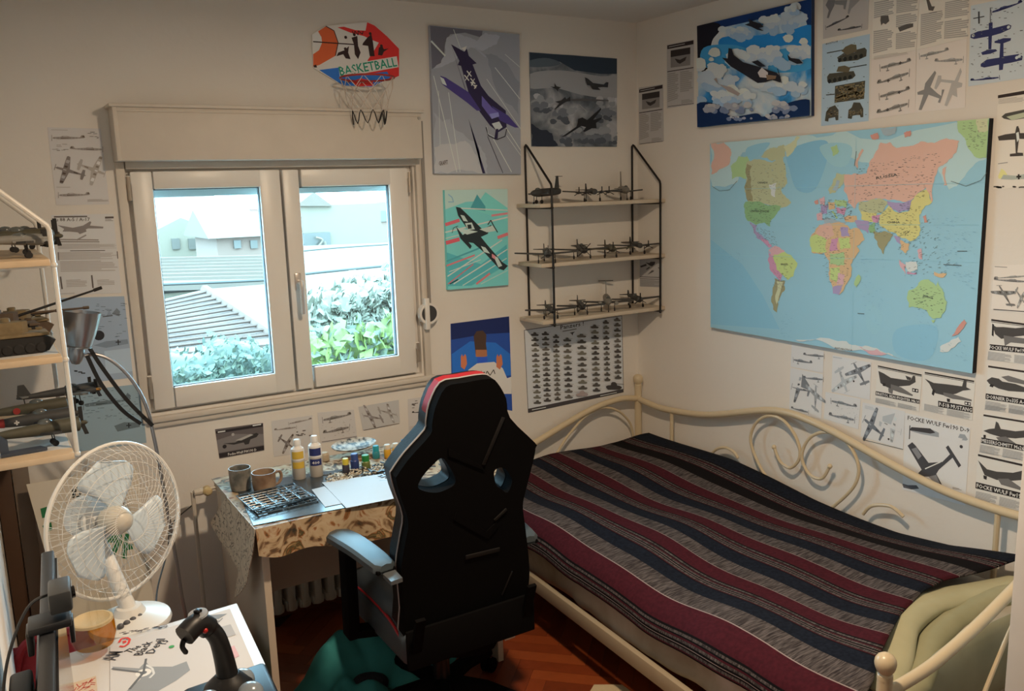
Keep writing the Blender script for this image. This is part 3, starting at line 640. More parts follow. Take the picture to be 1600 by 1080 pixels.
# ---- left of the window: four sheets
def papers_left():
    S = Sheet('back', [(74, 199), (157, 201), (171, 319.5), (88, 320.8)], (146, 130, 116), L=LB); S.use(60, 190, 3.723)
    S.line(SOFT, (75, 48), (170, 50)); S.plane_side(MID, (82, 95), (272, 95), (82, 45), gear=False); S.plane_side(MID, (370, 162), (182, 158), (370, 115), gear=False)
    S.plane_top((92, 78, 68), (98, 265), (275, 315), (75, 345)); S.plane_top((124, 108, 94), (385, 305), (225, 245), (415, 220)); S.plane_side(MID, (120, 428), (300, 425), (120, 380), gear=False)
    S.line(SOFT, (105, 382), (185, 382)); S.block(SOFT, [(285, 452), (408, 448), (408, 465), (285, 468)], 3); S.marks(INK, [(290, 55), (350, 55), (350, 100), (290, 100)], 8); S.marks(MID, [(90, 130), (170, 130), (170, 170), (90, 170)], 10)
    S.done('drawing_sheet', 'creased drawing sheet of a propeller plane, topmost left of the window', 'print')
    S = Sheet('back', [(80, 336), (177, 334), (190, 458), (92, 461)], (148, 133, 119), L=LB); S.use(60, 190, 3.723)
    S.text('Ju 88 A-5 / A-17', INK, (92, 580), (300, 578), 20); S.block(INK, [(90, 548), (365, 545), (365, 556), (90, 560)], 1, .7); S.poly(INK, [(387, 553), (438, 552), (438, 563), (387, 565)]); S.block(MID, [(388, 568), (440, 567), (440, 580), (388, 580)], 2)
    S.poly((96, 82, 72), [(110, 602), (200, 618), (260, 605), (300, 580), (308, 585), (300, 605), (378, 612), (376, 622), (290, 622), (230, 645), (180, 640), (140, 640), (150, 625)]); S.poly((96, 82, 72), [(225, 640), (275, 625), (280, 640), (240, 655)]); S.line(MID, (222, 690), (278, 660), 2)
    S.block(MID, [(108, 680), (450, 685), (452, 705), (110, 705)], 2, .6, .3); S.line(INK, (185, 752), (388, 750), 1)
    for q in ([(112, 712), (455, 708), (458, 738), (114, 742)], [(118, 760), (460, 755), (462, 800), (120, 806)], [(125, 812), (462, 806), (466, 870), (130, 876)]): S.block(SOFT, q, 7, .55)
    S.line(INK, (115, 760), (118, 808), 1.2); S.line(INK, (458, 755), (462, 798), 1.2); S.line(INK, (128, 902), (138, 975), 2); S.line(INK, (310, 894), (318, 968), 2); S.block(SOFT, [(160, 920), (280, 915), (285, 960), (165, 965)], 5); S.block(SOFT, [(340, 920), (440, 915), (445, 950), (345, 955)], 4); S.line(SOFT, (120, 1003), (210, 998))
    S.done('instruction_sheet', 'instruction sheet with bold heading and small text, second sheet down left of the window', 'print')
    for lab, q, c, key in (('blue-grey decal sheet with a black cross, behind the metal lamp shade', [(92, 466), (194, 463), (208, 590), (108, 602)], (112, 112, 112), 0), ('lower blue-grey decal sheet, behind the black lamp straps', [(112, 612), (219, 600), (229, 692), (122, 706)], (104, 108, 104), 1)):
        S = Sheet('back', q, c, L=LB); S.use(80, 440, 3.857)
        if key == 0:
            S.poly((128, 128, 126), [(320, 420), (480, 400), (490, 540), (330, 560)]); S.poly((92, 92, 92), [(255, 385), (330, 360), (460, 348), (465, 375), (330, 400)]); S.disc((36, 32, 30), (288, 325), 0.018); S.line((36, 32, 30), (388, 366), (420, 364), 1.6); S.line((36, 32, 30), (403, 350), (405, 382), 1.6); S.poly((86, 84, 82), [(365, 195), (395, 160), (415, 180), (410, 210)]); S.line((60, 56, 52), (310, 212), (370, 205), 1.5)
            S.marks((60, 58, 58), [(230, 130), (450, 130), (470, 340), (240, 340)], 40); S.marks((40, 36, 34), [(140, 530), (200, 530), (200, 570), (140, 570)], 5, 3, .005)
        else:
            S.plane_side((74, 76, 72), (200, 745), (480, 712), (200, 660), gear=False); S.poly((74, 76, 72), [(380, 870), (440, 848), (530, 850), (535, 875), (400, 905)]); S.line((30, 28, 26), (452, 868), (482, 866), 1.6); S.line((30, 28, 26), (467, 852), (468, 882), 1.6); S.poly((70, 72, 70), [(430, 715), (460, 670), (480, 690), (470, 715)])
            S.marks((56, 58, 56), [(160, 660), (510, 640), (540, 830), (180, 830)], 60); S.line((50, 48, 46), (175, 650), (245, 640), 2)
        S.done('decal_sheet', lab, 'print')
papers_left()
# ---- strip below the window
S = Sheet('back', [(336, 671), (411, 661), (413, 704), (343, 717)], (70, 58, 52), L=LB); S.use(320, 600, 4.21)
S.poly((34, 27, 25), [(72, 312), (382, 262), (383, 280), (74, 328)]); S.poly((34, 27, 25), [(86, 460), (396, 405), (397, 432), (90, 488)]); S.poly((88, 76, 68), [(80, 370), (200, 330), (390, 330), (394, 400), (86, 455)])
S.text('Focke-Wulf FW190 D', (190, 172, 156), (152, 472), (340, 440), 17); S.line((160, 146, 132), (85, 318), (135, 310), 2); S.line((160, 146, 132), (315, 275), (370, 266), 2)
S.poly((40, 33, 30), [(120, 392), (200, 385), (280, 340), (340, 322), (355, 330), (340, 350), (300, 365), (290, 395), (265, 400), (255, 385), (190, 400)]); S.poly((120, 106, 94), [(200, 372), (300, 330), (320, 335), (240, 372)]); S.disc((120, 106, 94), (185, 333), 0.006); S.disc((34, 28, 26), (130, 412), 0.008)
S.done('instruction_card', 'dark photo card of a fighter plane, leftmost below the window', 'print')
S = Sheet('back', [(424, 658), (488, 649), (490, 706), (428, 714)], PAP, L=LB); S.use(320, 600, 4.21)
S.plane_side(MID, (555, 262), (705, 230), (550, 230), gear=False); S.plane_side(MID, (600, 285), (455, 305), (600, 250), gear=False); S.plane_top((88, 74, 64), (470, 335), (600, 425), (520, 455)) if 0 else S.plane_top((88, 74, 64), (575, 415), (485, 350), (610, 350)); S.marks(INK, [(600, 310), (700, 300), (700, 340), (600, 350)], 8, 3)
S.done('drawing_sheet', 'plane drawing on the wall directly above the white glue bottles', 'print')
S = Sheet('back', [(496, 645), (553, 640), (558, 685), (501, 693)], PAP, L=LB); S.use(320, 600, 4.21)
S.plane_side((88, 76, 66), (778, 238), (965, 200), (772, 180)); S.plane_side((88, 76, 66), (948, 285), (775, 325), (952, 225)); S.marks(MID, [(760, 250), (980, 220), (990, 330), (780, 360)], 30, .8, .003); S.line(INK, (770, 382), (1000, 345), 1)
S.done('drawing_sheet', 'sheet with two plane side views above the oval tray', 'print')
S = Sheet('back', [(560, 636), (623, 625), (625, 660), (567, 673)], (134, 120, 107), L=LB); S.use(320, 600, 4.21)
S.plane_top((100, 86, 76), (1042, 208), (1175, 232), (1080, 285)); S.plane_top((112, 98, 86), (1262, 205), (1135, 170), (1240, 140)); S.line(INK, (1045, 305), (1280, 260), 1)
S.done('drawing_sheet', 'sheet with two plane plan views between tray and chair head', 'print')
S = Sheet('back', [(637, 624), (690, 616), (692, 700), (640, 712)], PAP, L=LB); S.use(600, 580, 4.154)
S.plane_side((40, 34, 30), (335, 182), (245, 205), (335, 165), gear=False); S.plane_side((40, 34, 30), (290, 262), (180, 270), (290, 235), gear=False); S.poly((40, 34, 30), [(245, 330), (270, 315), (330, 322), (330, 335), (270, 345)]); S.marks(INK, [(175, 190), (215, 185), (215, 240), (180, 240)], 8, 2); S.block(SOFT, [(165, 360), (270, 345), (270, 400), (170, 410)], 6, .3); S.disc(INK, (213, 483), 0.005)
S.done('drawing_sheet', 'sheet with black plane profiles half hidden by the chair head', 'print')
# ================================================================ day bed
cream = mat('cream_enamel', (0.64, 0.53, 0.36), 0.32, spec=0.5)
BY0, BY1, BXB, BXF = -0.06, -2.215, -0.052, -1.085
bed = thing('daybed', 'cream metal daybed with scrolled back rail in the room corner', 'bed', (-0.54, -1.12, 0))
def one(name, parent, m_, fn):
    b = MB(); b.m(m_); fn(b); return b.build(name, parent)
for x, y, zt in ((BXB, BY0, 0.725), (BXB, BY1, 0.725), (BXF, BY0, 0.52), (BXF, BY1, 0.545)):
    def f(b, x=x, y=y, zt=zt):
        b.tube([(x, y, 0.002), (x, y, zt)], 0.018, 14)
    pst = one('post', bed, cream, f)
    one('ball_finial', pst, cream, lambda b: b.lathe((x, y, zt-0.012), [(0.0185, 0), (0.0185, 0.012), (0.015, 0.016), (0.021, 0.024), (0.0245, 0.033), (0.0258, 0.042), (0.0245, 0.051), (0.019, 0.06), (0.010, 0.066), (0.001, 0.068)], 18))
rail = [(-.06, .652), (-.2, .638), (-.312, .641), (-.46, .655), (-.611, .683), (-.875, .757), (-1.0, .776), (-1.11, .770), (-1.25, .745), (-1.4, .707), (-1.52, .677), (-1.65, .650), (-1.767, .634), (-1.962, .628), (-2.19, .65)]
one('back_rail', bed, cream, lambda b: b.tube(spline([(BXB, y, z) for y, z in rail], 5), 0.0155, 12))
one('lower_back_rail', bed, cream, lambda b: b.tube([(BXB, BY0, .2), (BXB, BY1, .2)], 0.012, 10))
c2 = (1100, 600, 4.91)
def B2(pts, X): return [onx(c2[0]+x/c2[2], c2[1]+y/c2[2], X) for x, y in pts]
def scroll(pts, fin=None):
    P = spline(B2(pts, BXB), 6)
    s_ = one('scroll', bed, cream, lambda b: b.tube(P, 0.0068, 8))
    if fin: b = MB(); b.m(cream).ball(P[-1], 0.0105, 10); b.build('scroll_tip', s_)
scroll([(560, 800), (470, 700), (415, 605), (372, 500), (358, 400), (400, 300), (490, 246), (600, 275), (690, 380), (735, 500), (728, 580), (690, 630), (645, 642), (580, 590), (537, 485)], 1)
scroll([(930, 990), (1080, 865), (1165, 760), (1186, 640), (1140, 510), (1050, 408), (930, 370), (830, 400), (768, 480), (752, 580), (800, 685), (870, 727), (920, 712), (965, 632)], 1)
scroll([(40, 560), (95, 502), (165, 490), (225, 520), (262, 570)]); scroll([(1220, 1000), (1270, 945), (1335, 930), (1420, 937), (1473, 965), (1530, 1020)])
for y in (-.312, -1.90): one('stub_post', bed, cream, lambda b: b.tube([(BXB, y, .2), (BXB, y, .64)], 0.0095, 10))
arm = [(-.052, .652), (-.16, .668), (-.28, .657), (-.39, .632), (-.52, .59), (-.68, .535), (-.82, .497), (-.93, .476), (-1.085, .468)]
for y in (BY0, BY1):
    nm = 'arm_rail'
    ar = one(nm, bed, cream, lambda b: b.tube(spline([(x, y, z+(0 if y > -1 else 0.024)) for x, z in arm], 5), 0.0155, 12))
    ach = [(-.075, .33), (-.083, .431), (-.10, .52), (-.144, .578), (-.2, .618), (-.266, .639), (-.33, .634), (-.396, .608), (-.46, .56), (-.521, .505), (-.60, .40), (-.66, .31)]
    one('arm_arch', ar, cream, lambda b: b.tube(spline([(x, y, z) for x, z in ach], 4), 0.0062, 8))
    one('end_rail', bed, cream, lambda b: b.bar((BXB, y, .14), (BXF, y, .14), .02, .05, bev=.003))
one('side_rail', bed, mat('shaded_side_rail', (0.36, 0.29, 0.20), 0.5), lambda b: b.bar((-1.105, BY0, .215), (-1.185, BY1, .190), .022, .055, bev=.003))  # darker than the cream enamel: the rail's shadow is put into its colour
# ---- mattress with its crumpled cream sheet
sheet_m = ramp_mat('crumpled_sheet', [(0.3, (0.30, 0.24, 0.165)), (0.5, (0.48, 0.44, 0.37)), (0.7, (0.62, 0.60, 0.57))], 4.5, 6, 0.5, dist=0.4)
def mprof(t):   # closed cross-section x, z
    a = t*2*math.pi; ex = 0.28
    c, s_ = math.cos(a), math.sin(a)
    return -.588+math.copysign(abs(c)**ex, c)*.494, .30+math.copysign(abs(s_)**ex, s_)*.125
rnd = random.Random(3)
wr = [(rnd.uniform(6, 40), rnd.uniform(-25, 25), rnd.uniform(0, 6)) for _ in range(9)]
def mfn(u, v):
    x, z = mprof(v); y = -.10-2.03*u
    wv = sum(math.sin(a*y+c_*z+p) for a, c_, p in wr)/9
    if x < -.9: x -= 0.05*u+0.035*max(0, wv)+0.012*math.sin(y*9)
    return V((max(x, -1.168+.05*(1-u)), y, z))
b = MB(); b.m(sheet_m).grid(mfn, 70, 48)
for u in (0, 1): b.poly([mfn(u, k/48) for k in range(48)])
tag(b.build('mattress', sharp=50), 'mattress in a rumpled cream sheet under the striped blanket', 'mattress')
# ---- striped blanket
navy = ramp_mat('blanket_navy', [(0.35, (0.0055, 0.0075, 0.014)), (0.7, (0.011, 0.015, 0.026))], 90, 3, 0.9)
black = mat('blanket_black', (0.006, 0.005, 0.006), 0.95)
maroon = ramp_mat('blanket_maroon', [(0.35, (0.042, 0.007, 0.012)), (0.7, (0.066, 0.010, 0.017))], 90, 3, 0.9)
greyw = ramp_mat('blanket_grey_weave', [(0.36, (0.028, 0.023, 0.024)), (0.5, (0.07, 0.06, 0.06)), (0.64, (0.125, 0.108, 0.106))], 70, 5, 0.95, stretch=(0.35, 3.2, 1))
pale = mat('blanket_pale_stitch', (0.30, 0.24, 0.235), 0.95)
for m_ in (navy, black, maroon, greyw): m_.node_tree.nodes['Principled BSDF'].inputs['Specular IOR Level'].default_value = 0.12
stripes = []
def thin():
    for m_, w_ in ((black, .006), (greyw, .007), (black, .004), (maroon, .005), (greyw, .007), (black, .006), (pale, .0015), (black, .005), (greyw, .008), (maroon, .004), (black, .004)): stripes.append((m_, w_))
stripes.append((navy, .075)); thin(); stripes.append((black, .05)); stripes += [(greyw, .055), (pale, .0015), (maroon, .055)]; thin()
for k in range(3): stripes += [(navy, .058), (greyw, .058), (pale, .0018), (maroon, .058)]; thin()
stripes = stripes[:-11]; thin()
stripes = [(m_, w_) for m_, w_ in stripes]
TOT = sum(w_ for _, w_ in stripes)
def interp(tab, t):
    for (a, va), (c, vc) in zip(tab, tab[1:]):
        if t <= c: return va+(vc-va)*max(0, (t-a))/(c-a)
    return tab[-1][1]
def bfn(s_, t):
    """s_: distance across from the back edge; t: 0 far end .. 1 near end"""
    x0 = -.075; flat = 0.962
    far = interp([(0, -.17), (.2, -.10), (.55, -.09), (.9, -.14), (1.3, -.16)], s_); near = interp([(0, -2.02), (.12, -1.99), (.3, -1.93), (.42, -1.93), (.6, -1.98), (.85, -2.09), (1.0, -2.17), (1.3, -2.2)], s_)
    y = far+(near-far)*t
    hb = interp([(0, .505), (.3, .492), (.55, .452), (.75, .440), (.86, .452), (1, .498)], t)
    base = interp([(0, .455), (.3, .448), (.6, .444), (.8, .447), (1, .462)], t)
    if s_ < flat:
        f_ = s_/flat; x = x0-s_
        z = base+(hb-base)*math.exp(-(f_/.16)**2)+.010*math.sin(y*5.2+x*7)+.006*math.sin(y*13-x*5)*f_+.02*math.exp(-((t-1.0)/.09)**2)*math.sin(f_*math.pi)
        z -= .004*max(0, f_-.8)/.2
    else:
        d = s_-flat; R = .085; L = R*math.pi/2
        zt = base-.004+.010*math.sin(y*5.2+(x0-flat)*7)+.006*math.sin(y*13-(x0-flat)*5)
        if d < L: a = d/R; x = x0-flat-R*math.sin(a); z = zt-R*(1-math.cos(a))
        else: x = x0-flat-R-.02*(d-L)/.2; z = zt-R-(d-L)
        x -= .055*t*min(1, d/.06)+.012*max(0, math.sin(y*7.3+1)+.5*math.sin(y*17))*min(1, d/.12)
    return V((x, y, z))
NV = 90; b = MB(); s_ = 0; prev = None
scale = 1.112/TOT
for m_, w_ in stripes:
    n = max(1, round(w_*scale/0.02)); b.m(m_)
    for k in range(n):
        if prev is None: prev = [b.bm.verts.new(bfn(0, j/NV)) for j in range(NV+1)]
        s_ += w_*scale/n; wob = lambda j: s_+.006*math.sin(j*.21+s_*3)*math.sin(s_*2.5)
        cur = [b.bm.verts.new(bfn(wob(j), j/NV)) for j in range(NV+1)]
        for j in range(NV):
            f = b.bm.faces.new((prev[j], prev[j+1], cur[j+1], cur[j])); f.material_index = b.i; f.smooth = True
        prev = cur
bl = tag(b.build('blanket', sharp=0), 'dark woven blanket with maroon, navy and grey stripes on the bed', 'blanket')
md = bl.modifiers.new('solidify', 'SOLIDIFY'); md.thickness = 0.006; md.offset = 1
# ---- folded green bedding at the foot
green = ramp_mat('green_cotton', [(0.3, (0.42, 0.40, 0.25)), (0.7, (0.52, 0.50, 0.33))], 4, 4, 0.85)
NEAR = [(0, -2.02), (.12, -1.99), (.3, -1.93), (.42, -1.93), (.6, -1.98), (.85, -2.09), (1.0, -2.17), (1.3, -2.2)]
def roll(name, label, cat, y0, y1, zb, zt, xa, xb, m_, seed, droop=0.0):
    r_ = random.Random(seed); ph = [(r_.uniform(4, 16), r_.uniform(0, 6), r_.uniform(.003, .009)) for _ in range(4)]
    def fn(u, v):
        a = 2*math.pi*v; x = xa+(xb-xa)*u; en = min(1, (u/.05)**.5 if u < .05 else ((1-u)/.05)**.5 if u > .95 else 1)
        wv = sum(am*math.sin(f_*x+p) for f_, p, am in ph)
        c, s_ = math.cos(a), math.sin(a); yy = max(-2.165, interp(NEAR, -.075-x)+(y0+y1)/2+wv*1.2)+c*(y1-y0)/2*(.6+.4*en)
        zz = (zb+zt)/2+s_*(zt-zb)/2*max(en, .1)+wv*.6*(s_ > 0)-droop*u
        return V((x, yy, zz))
    b = MB(); b.m(m_).grid(fn, 60, 24)
    for u in (0, 1): b.poly([fn(u, k/24) for k in range(24)])
    return tag(b.build(name, sharp=60), label, cat)
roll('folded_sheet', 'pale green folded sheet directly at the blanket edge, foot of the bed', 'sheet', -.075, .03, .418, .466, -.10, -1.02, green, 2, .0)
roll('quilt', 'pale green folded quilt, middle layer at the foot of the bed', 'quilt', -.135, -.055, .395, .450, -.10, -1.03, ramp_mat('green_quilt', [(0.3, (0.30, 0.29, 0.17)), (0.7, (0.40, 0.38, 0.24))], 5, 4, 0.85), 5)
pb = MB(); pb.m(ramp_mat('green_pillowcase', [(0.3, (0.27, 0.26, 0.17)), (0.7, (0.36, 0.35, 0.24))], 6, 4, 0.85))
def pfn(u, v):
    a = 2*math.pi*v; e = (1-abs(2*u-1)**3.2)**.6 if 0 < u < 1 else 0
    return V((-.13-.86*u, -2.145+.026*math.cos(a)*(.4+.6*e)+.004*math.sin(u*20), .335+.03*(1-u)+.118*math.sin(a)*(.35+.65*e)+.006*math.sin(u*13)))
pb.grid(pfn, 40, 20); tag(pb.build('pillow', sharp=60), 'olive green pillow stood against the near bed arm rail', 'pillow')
# ---- on the floor by the bed
c = onz(945, 1078, 0.006); b = MB(); b.m(mat('rug_pile', (0.55, 0.44, 0.28), 0.95, bump=0.5, bscale=300))
b.prism([(c.x-.10, c.y-.02, .003), (c.x-.02, c.y+.035, .003), (c.x+.06, c.y-.02, .003), (c.x+.06, c.y-.5, .003), (c.x-.25, c.y-.5, .003)], (0, 0, .012)); tag(b.build('rug'), 'corner of a small cream rug on the parquet by the bed', 'rug')
# ================================================================ wire shelves
def shelf_unit(label, origin, ax, ay, W, D, zb, zt, boards, upright_m, board_m, wide):
    """origin: wall-side corner of the left frame; ax along the wall, ay out of the wall"""
    ax, ay = V(ax), V(ay); O = V(origin); t = thing('wall_shelf', label, 'shelf', (O.x, O.y, zb))
    def pt(u, v, z): p = O+ax*u+ay*v; return V((p.x, p.y, z))
    for u in (0, W):
        b = MB(); b.m(upright_m).tube([pt(u, .008, zb+.012), pt(u, .008, zt-.006), pt(u, .016, zt), pt(u, .024, zt-.005), pt(u, D-.004, zt-.178), pt(u, D, zt-.19), pt(u, D, zb)], 0.0052*wide, 8)
        for z in boards: b.tube([pt(u, .008, z-.006), pt(u, D, z-.006)], 0.004*wide, 6)
        for z in boards: b.ball(pt(u, D, z-.004), .0075*wide, 8)
        b.build('wire_frame', t)
    for z in boards:
        b = MB(); b.m(board_m); c = pt(W/2, D/2, z+.006); dx = abs(ax.x)*(W+.11)+abs(ay.x)*(D-.02); dy = abs(ax.y)*(W+.11)+abs(ay.y)*(D-.02)
        b.box(c, (dx, dy, .017), bev=.002); b.build('board', t)
    return t
pine = mat('pine_board', (0.62, 0.46, 0.30), 0.5, vary=0.15, vscale=14); palep = mat('pale_board', (0.60, 0.52, 0.42), 0.5, vary=0.08, vscale=14)
blackw = mat('black_wire', (0.012, 0.010, 0.010), 0.4); whitew = mat('white_wire', (0.72, 0.68, 0.62), 0.4)
bz = (1.640, 1.378, 1.122)
shelf_unit('black wire wall shelf with three pale boards in the corner', (-.662, 0, 0), (1, 0, 0), (0, -1, 0), .622, .215, 1.108, 1.916, bz, blackw, palep, 1.0)
# white one on the left wall
lz = (1.565, 1.310, 1.045)
shelf_unit('white wire wall shelf with pine boards at the left edge', (XL+.002, -.80, 0), (0, 1, 0), (1, 0, 0), .56, .212, 1.040, 1.842, lz, whitew, pine, 1.25)
# ================================================================ scale models
tyre = mat('model_tyre', (0.015, 0.014, 0.014), 0.7); clear = mat('model_canopy', (0.10, 0.11, 0.11), 0.15)
olive = mat('model_olive', (0.075, 0.068, 0.045), 0.6, vary=0.35, vscale=40); dgrey = mat('model_dark_grey', (0.05, 0.05, 0.05), 0.6, vary=0.3, vscale=40)
lgrey = mat('model_light_grey', (0.22, 0.215, 0.20), 0.55, vary=0.2, vscale=40); brown = mat('model_brown', (0.10, 0.065, 0.04), 0.65, vary=0.35, vscale=40)
dblue = mat('model_dark_blue', (0.02, 0.024, 0.04), 0.55); tan = mat('model_tan', (0.20, 0.145, 0.075), 0.7, vary=0.4, vscale=45); redm = mat('model_red', (0.32, 0.03, 0.025), 0.6); orng = mat('model_orange', (0.55, 0.25, 0.05), 0.6)
whitem = mat('model_white', (0.65, 0.63, 0.6), 0.6)
def model_plane(label, loc, rot, L=.2, span=.24, m_=olive, m2=None, kind='prop', blades=3, group=None, nose=None, band=None, cross=None, engines=0, sweep=.0, tail_h=.055, ttail=False, roundel=None):
    """nose along +X of its own frame; stands on its wheels at loc"""
    sc_ = 1.2 if group == g else 1.28; L *= sc_; span *= sc_; tail_h *= (sc_ if kind == 'jet' else .85); t = thing('model_plane', label, 'model plane', loc, group); t.rotation_euler = (0, 0, rot); m2 = m2 or m_
    z0 = .034+.012*L/.2; o = V(loc); R = .092*L if kind != 'bomber' else .072*L
    def part(name, mm, fn, par=None): b = MB(); b.m(mm); fn(b); ob = b.build(name, None, origin=(0, 0, 0)); ob.parent = par or t; return ob
    X = lambda u: (0.5-u)*L
    prof = [(0, .35), (.03, .75), (.1, .98), (.25, 1.0), (.45, .95), (.7, .62), (.9, .32), (1, .16)] if kind != 'jet' else [(0, .06), (.08, .35), (.2, .7), (.4, 1), (.7, .95), (.92, .8), (1, .7)]
    fu = part('fuselage', m_, lambda b: b.tube(spline([(X(u), 0, z0+.006*u) for u, _ in prof], 3), [max(.0015, R*interp(prof, min(1, k/(len(prof)*3-3)*1.0))) for k in range(3*len(prof)-2)], 12))
    part('canopy', clear, lambda b: b.ball((X(.36 if kind != 'jet' else .25), 0, z0+R*.8), (.085*L, R*.55, R*.55), 10), fu)
    c0 = .21*L
    def wing(b):
        for s_ in (-1, 1):
            P = [(X(.24), 0), (X(.24+sweep), s_*span*.46), (X(.27+sweep), s_*span*.5), (X(.33+sweep), s_*span*.47), (X(.24)-c0*1.15, 0)]
            zz = lambda y: z0-R*.35+abs(y)*.07
            b.prism([(x, y, zz(y)-.003) for x, y in P], (0, 0, .006))
    w_ = part('wing', m2, wing)
    part('tailplane', m2, lambda b: b.prism([(X(.86), 0, z0+.006), (X(.90), .17*span, z0+.008), (X(.97), .17*span, z0+.008), (X(.97), -.17*span, z0+.008), (X(.90), -.17*span, z0+.008)] if not ttail else [(X(.92), 0, z0+tail_h-.004), (X(.96), .15*span, z0+tail_h-.004), (X(1.02), .15*span, z0+tail_h-.004), (X(1.02), -.15*span, z0+tail_h-.004), (X(.96), -.15*span, z0+tail_h-.004)], (0, 0, .0025)))
    part('tail_fin', band or m_, lambda b: b.prism([(X(.82), -.0012, z0+.004), (X(.90), -.0012, z0+tail_h), (X(.97), -.0012, z0+tail_h), (X(1.0), -.0012, z0+.003)], (0, .0026, 0)))
    def prop(b, x, y, z, r_):
        b.m(nose or m_).ball((x+.003, y, z), (.012*L/.2, R*.32, R*.32), 8); b.m(tyre)
        for k in range(blades):
            a = math.pi/2+2*math.pi*k/blades+(.78 if blades == 4 else 0); d = V((0, math.cos(a), math.sin(a)))
            b.bar(V((x, y, z)), V((x, y, z))+d*r_, .0022, .0105, up=(1, 0, 0))
    if kind in ('prop',) and not engines: part('propeller', tyre, lambda b: prop(b, X(-.02), 0, z0, .195*L))
    for k in range(engines):
        yy = span*(.16 if engines == 2 else (.13, .25)[k//2])*(-1 if k % 2 else 1)
        def eng(b): b.tube([(X(.10), yy, z0-R*.2), (X(.13), yy, z0-R*.2), (X(.45), yy, z0-R*.2)], [R*.42, R*.55, R*.2], 10)
        e_ = part('engine', m_, eng)
        if kind != 'jet': part('propeller', tyre, lambda b: prop(b, X(.09), yy, z0-R*.2, .14*L), e_)
    for x, y, zt, s_ in ((X(.30), span*.13, z0-R*.3, 1), (X(.30), -span*.13, z0-R*.3, 1), ((X(.92) if kind != 'jet' else X(.12)), 0, z0, .55)):
        def gear(b): b.tube([(x, y, zt), (x+.003, y, .008*s_)], .0016, 6); b.lathe((x+.003, y-.0025, .0085*s_), [(.001, 0), (.0085*s_, 0), (.0085*s_, .005), (.001, .005)], 12, (0, 1, 0))
        part('landing_gear', tyre, gear)
    if cross:
        def cr(b):
            for s_ in (-1, 1): b.box((X(.62), s_*R*.78, z0+.004), (.013, .0016, .004)); b.box((X(.62), s_*R*.78, z0+.004), (.004, .0016, .013))
        part('fuselage_cross', whitem, cr, fu)
    if roundel:
        part('red_roundel', redm, lambda b: [b.lathe((X(.60), s_*R*.80, z0+.004), [(.0005, 0), (.010, 0), (.010, .0012), (.0005, .0012)], 14, (0, s_, 0)) for s_ in (-1, 1)], fu)
    if band: part('fuselage_band', redm, lambda b: b.tube([(X(.74), 0, z0+.0045), (X(.80), 0, z0+.005)], [R*.62, R*.54], 12), fu)
    return t
g = 'model planes on the black wire shelf'
RT = lambda deg: math.radians(deg)
def on_shelf(px, py, z, y=-.125): p = ony(px, py, y); return (p.x, y, z+.0147)
# top board: swept jet, four-engine plane, delta jet
model_plane('dark swept-tail jet model at the left end of the top board', on_shelf(852, 312, bz[0], -.14), RT(196), .165, .10, dgrey, kind='jet', group=g, tail_h=.062, ttail=True)
model_plane('four-engine bomber model in the middle of the top board', on_shelf(922, 308, bz[0], -.115), RT(-112), .15, .235, dgrey, kind='bomber', engines=4, group=g, tail_h=.045)
model_plane('grey jet model with tall fin at the right of the top board', on_shelf(975, 305, bz[0], -.105), RT(-118), .16, .15, lgrey, dgrey, kind='jet', group=g, tail_h=.075, sweep=.22)
# middle board
model_plane('propeller fighter model at the left end of the middle board', on_shelf(853, 402, bz[1], -.15), RT(-118), .16, .24, dgrey, kind='prop', blades=3, group=g, tail_h=.04)
model_plane('big four-bladed fighter model, second on the middle board', on_shelf(907, 398, bz[1], -.085), RT(-116), .17, .25, dgrey, kind='prop', blades=4, group=g, tail_h=.045)
model_plane('slim fighter model, third from left on the middle board', on_shelf(951, 396, bz[1], -.15), RT(-114), .14, .18, olive, kind='prop', blades=3, group=g, tail_h=.04)
model_plane('twin-propeller model at the right end of the middle board', on_shelf(992, 391, bz[1], -.09), RT(-112), .15, .23, dgrey, kind='bomber', engines=2, group=g, tail_h=.04)
# bottom board
model_plane('small dark fighter model at the left end of the lowest board', on_shelf(858, 496, bz[2], -.135), RT(-110), .13, .20, dgrey, kind='prop', group=g, tail_h=.035)
model_plane('fighter model with crossed blades, second on the lowest board', on_shelf(906, 489, bz[2], -.125), RT(-118), .15, .19, dgrey, blades=4, group=g, tail_h=.04)
model_plane('pale twin-jet model with a cross-shaped tail on the lowest board', on_shelf(949, 482, bz[2], -.11), RT(-124), .17, .20, lgrey, dgrey, kind='jet', engines=2, group=g, tail_h=.072, ttail=True)
model_plane('fighter model at the right end of the lowest board', on_shelf(990, 474, bz[2], -.11), RT(-108), .14, .215, dgrey, group=g, tail_h=.035)
# left shelf: planes on the top and bottom boards, tanks on the middle one
gl = 'model planes on the white wire shelf'
XS = XL+.11
def LS(y, z, dx=0): return (XS+dx, y, z+.0147)
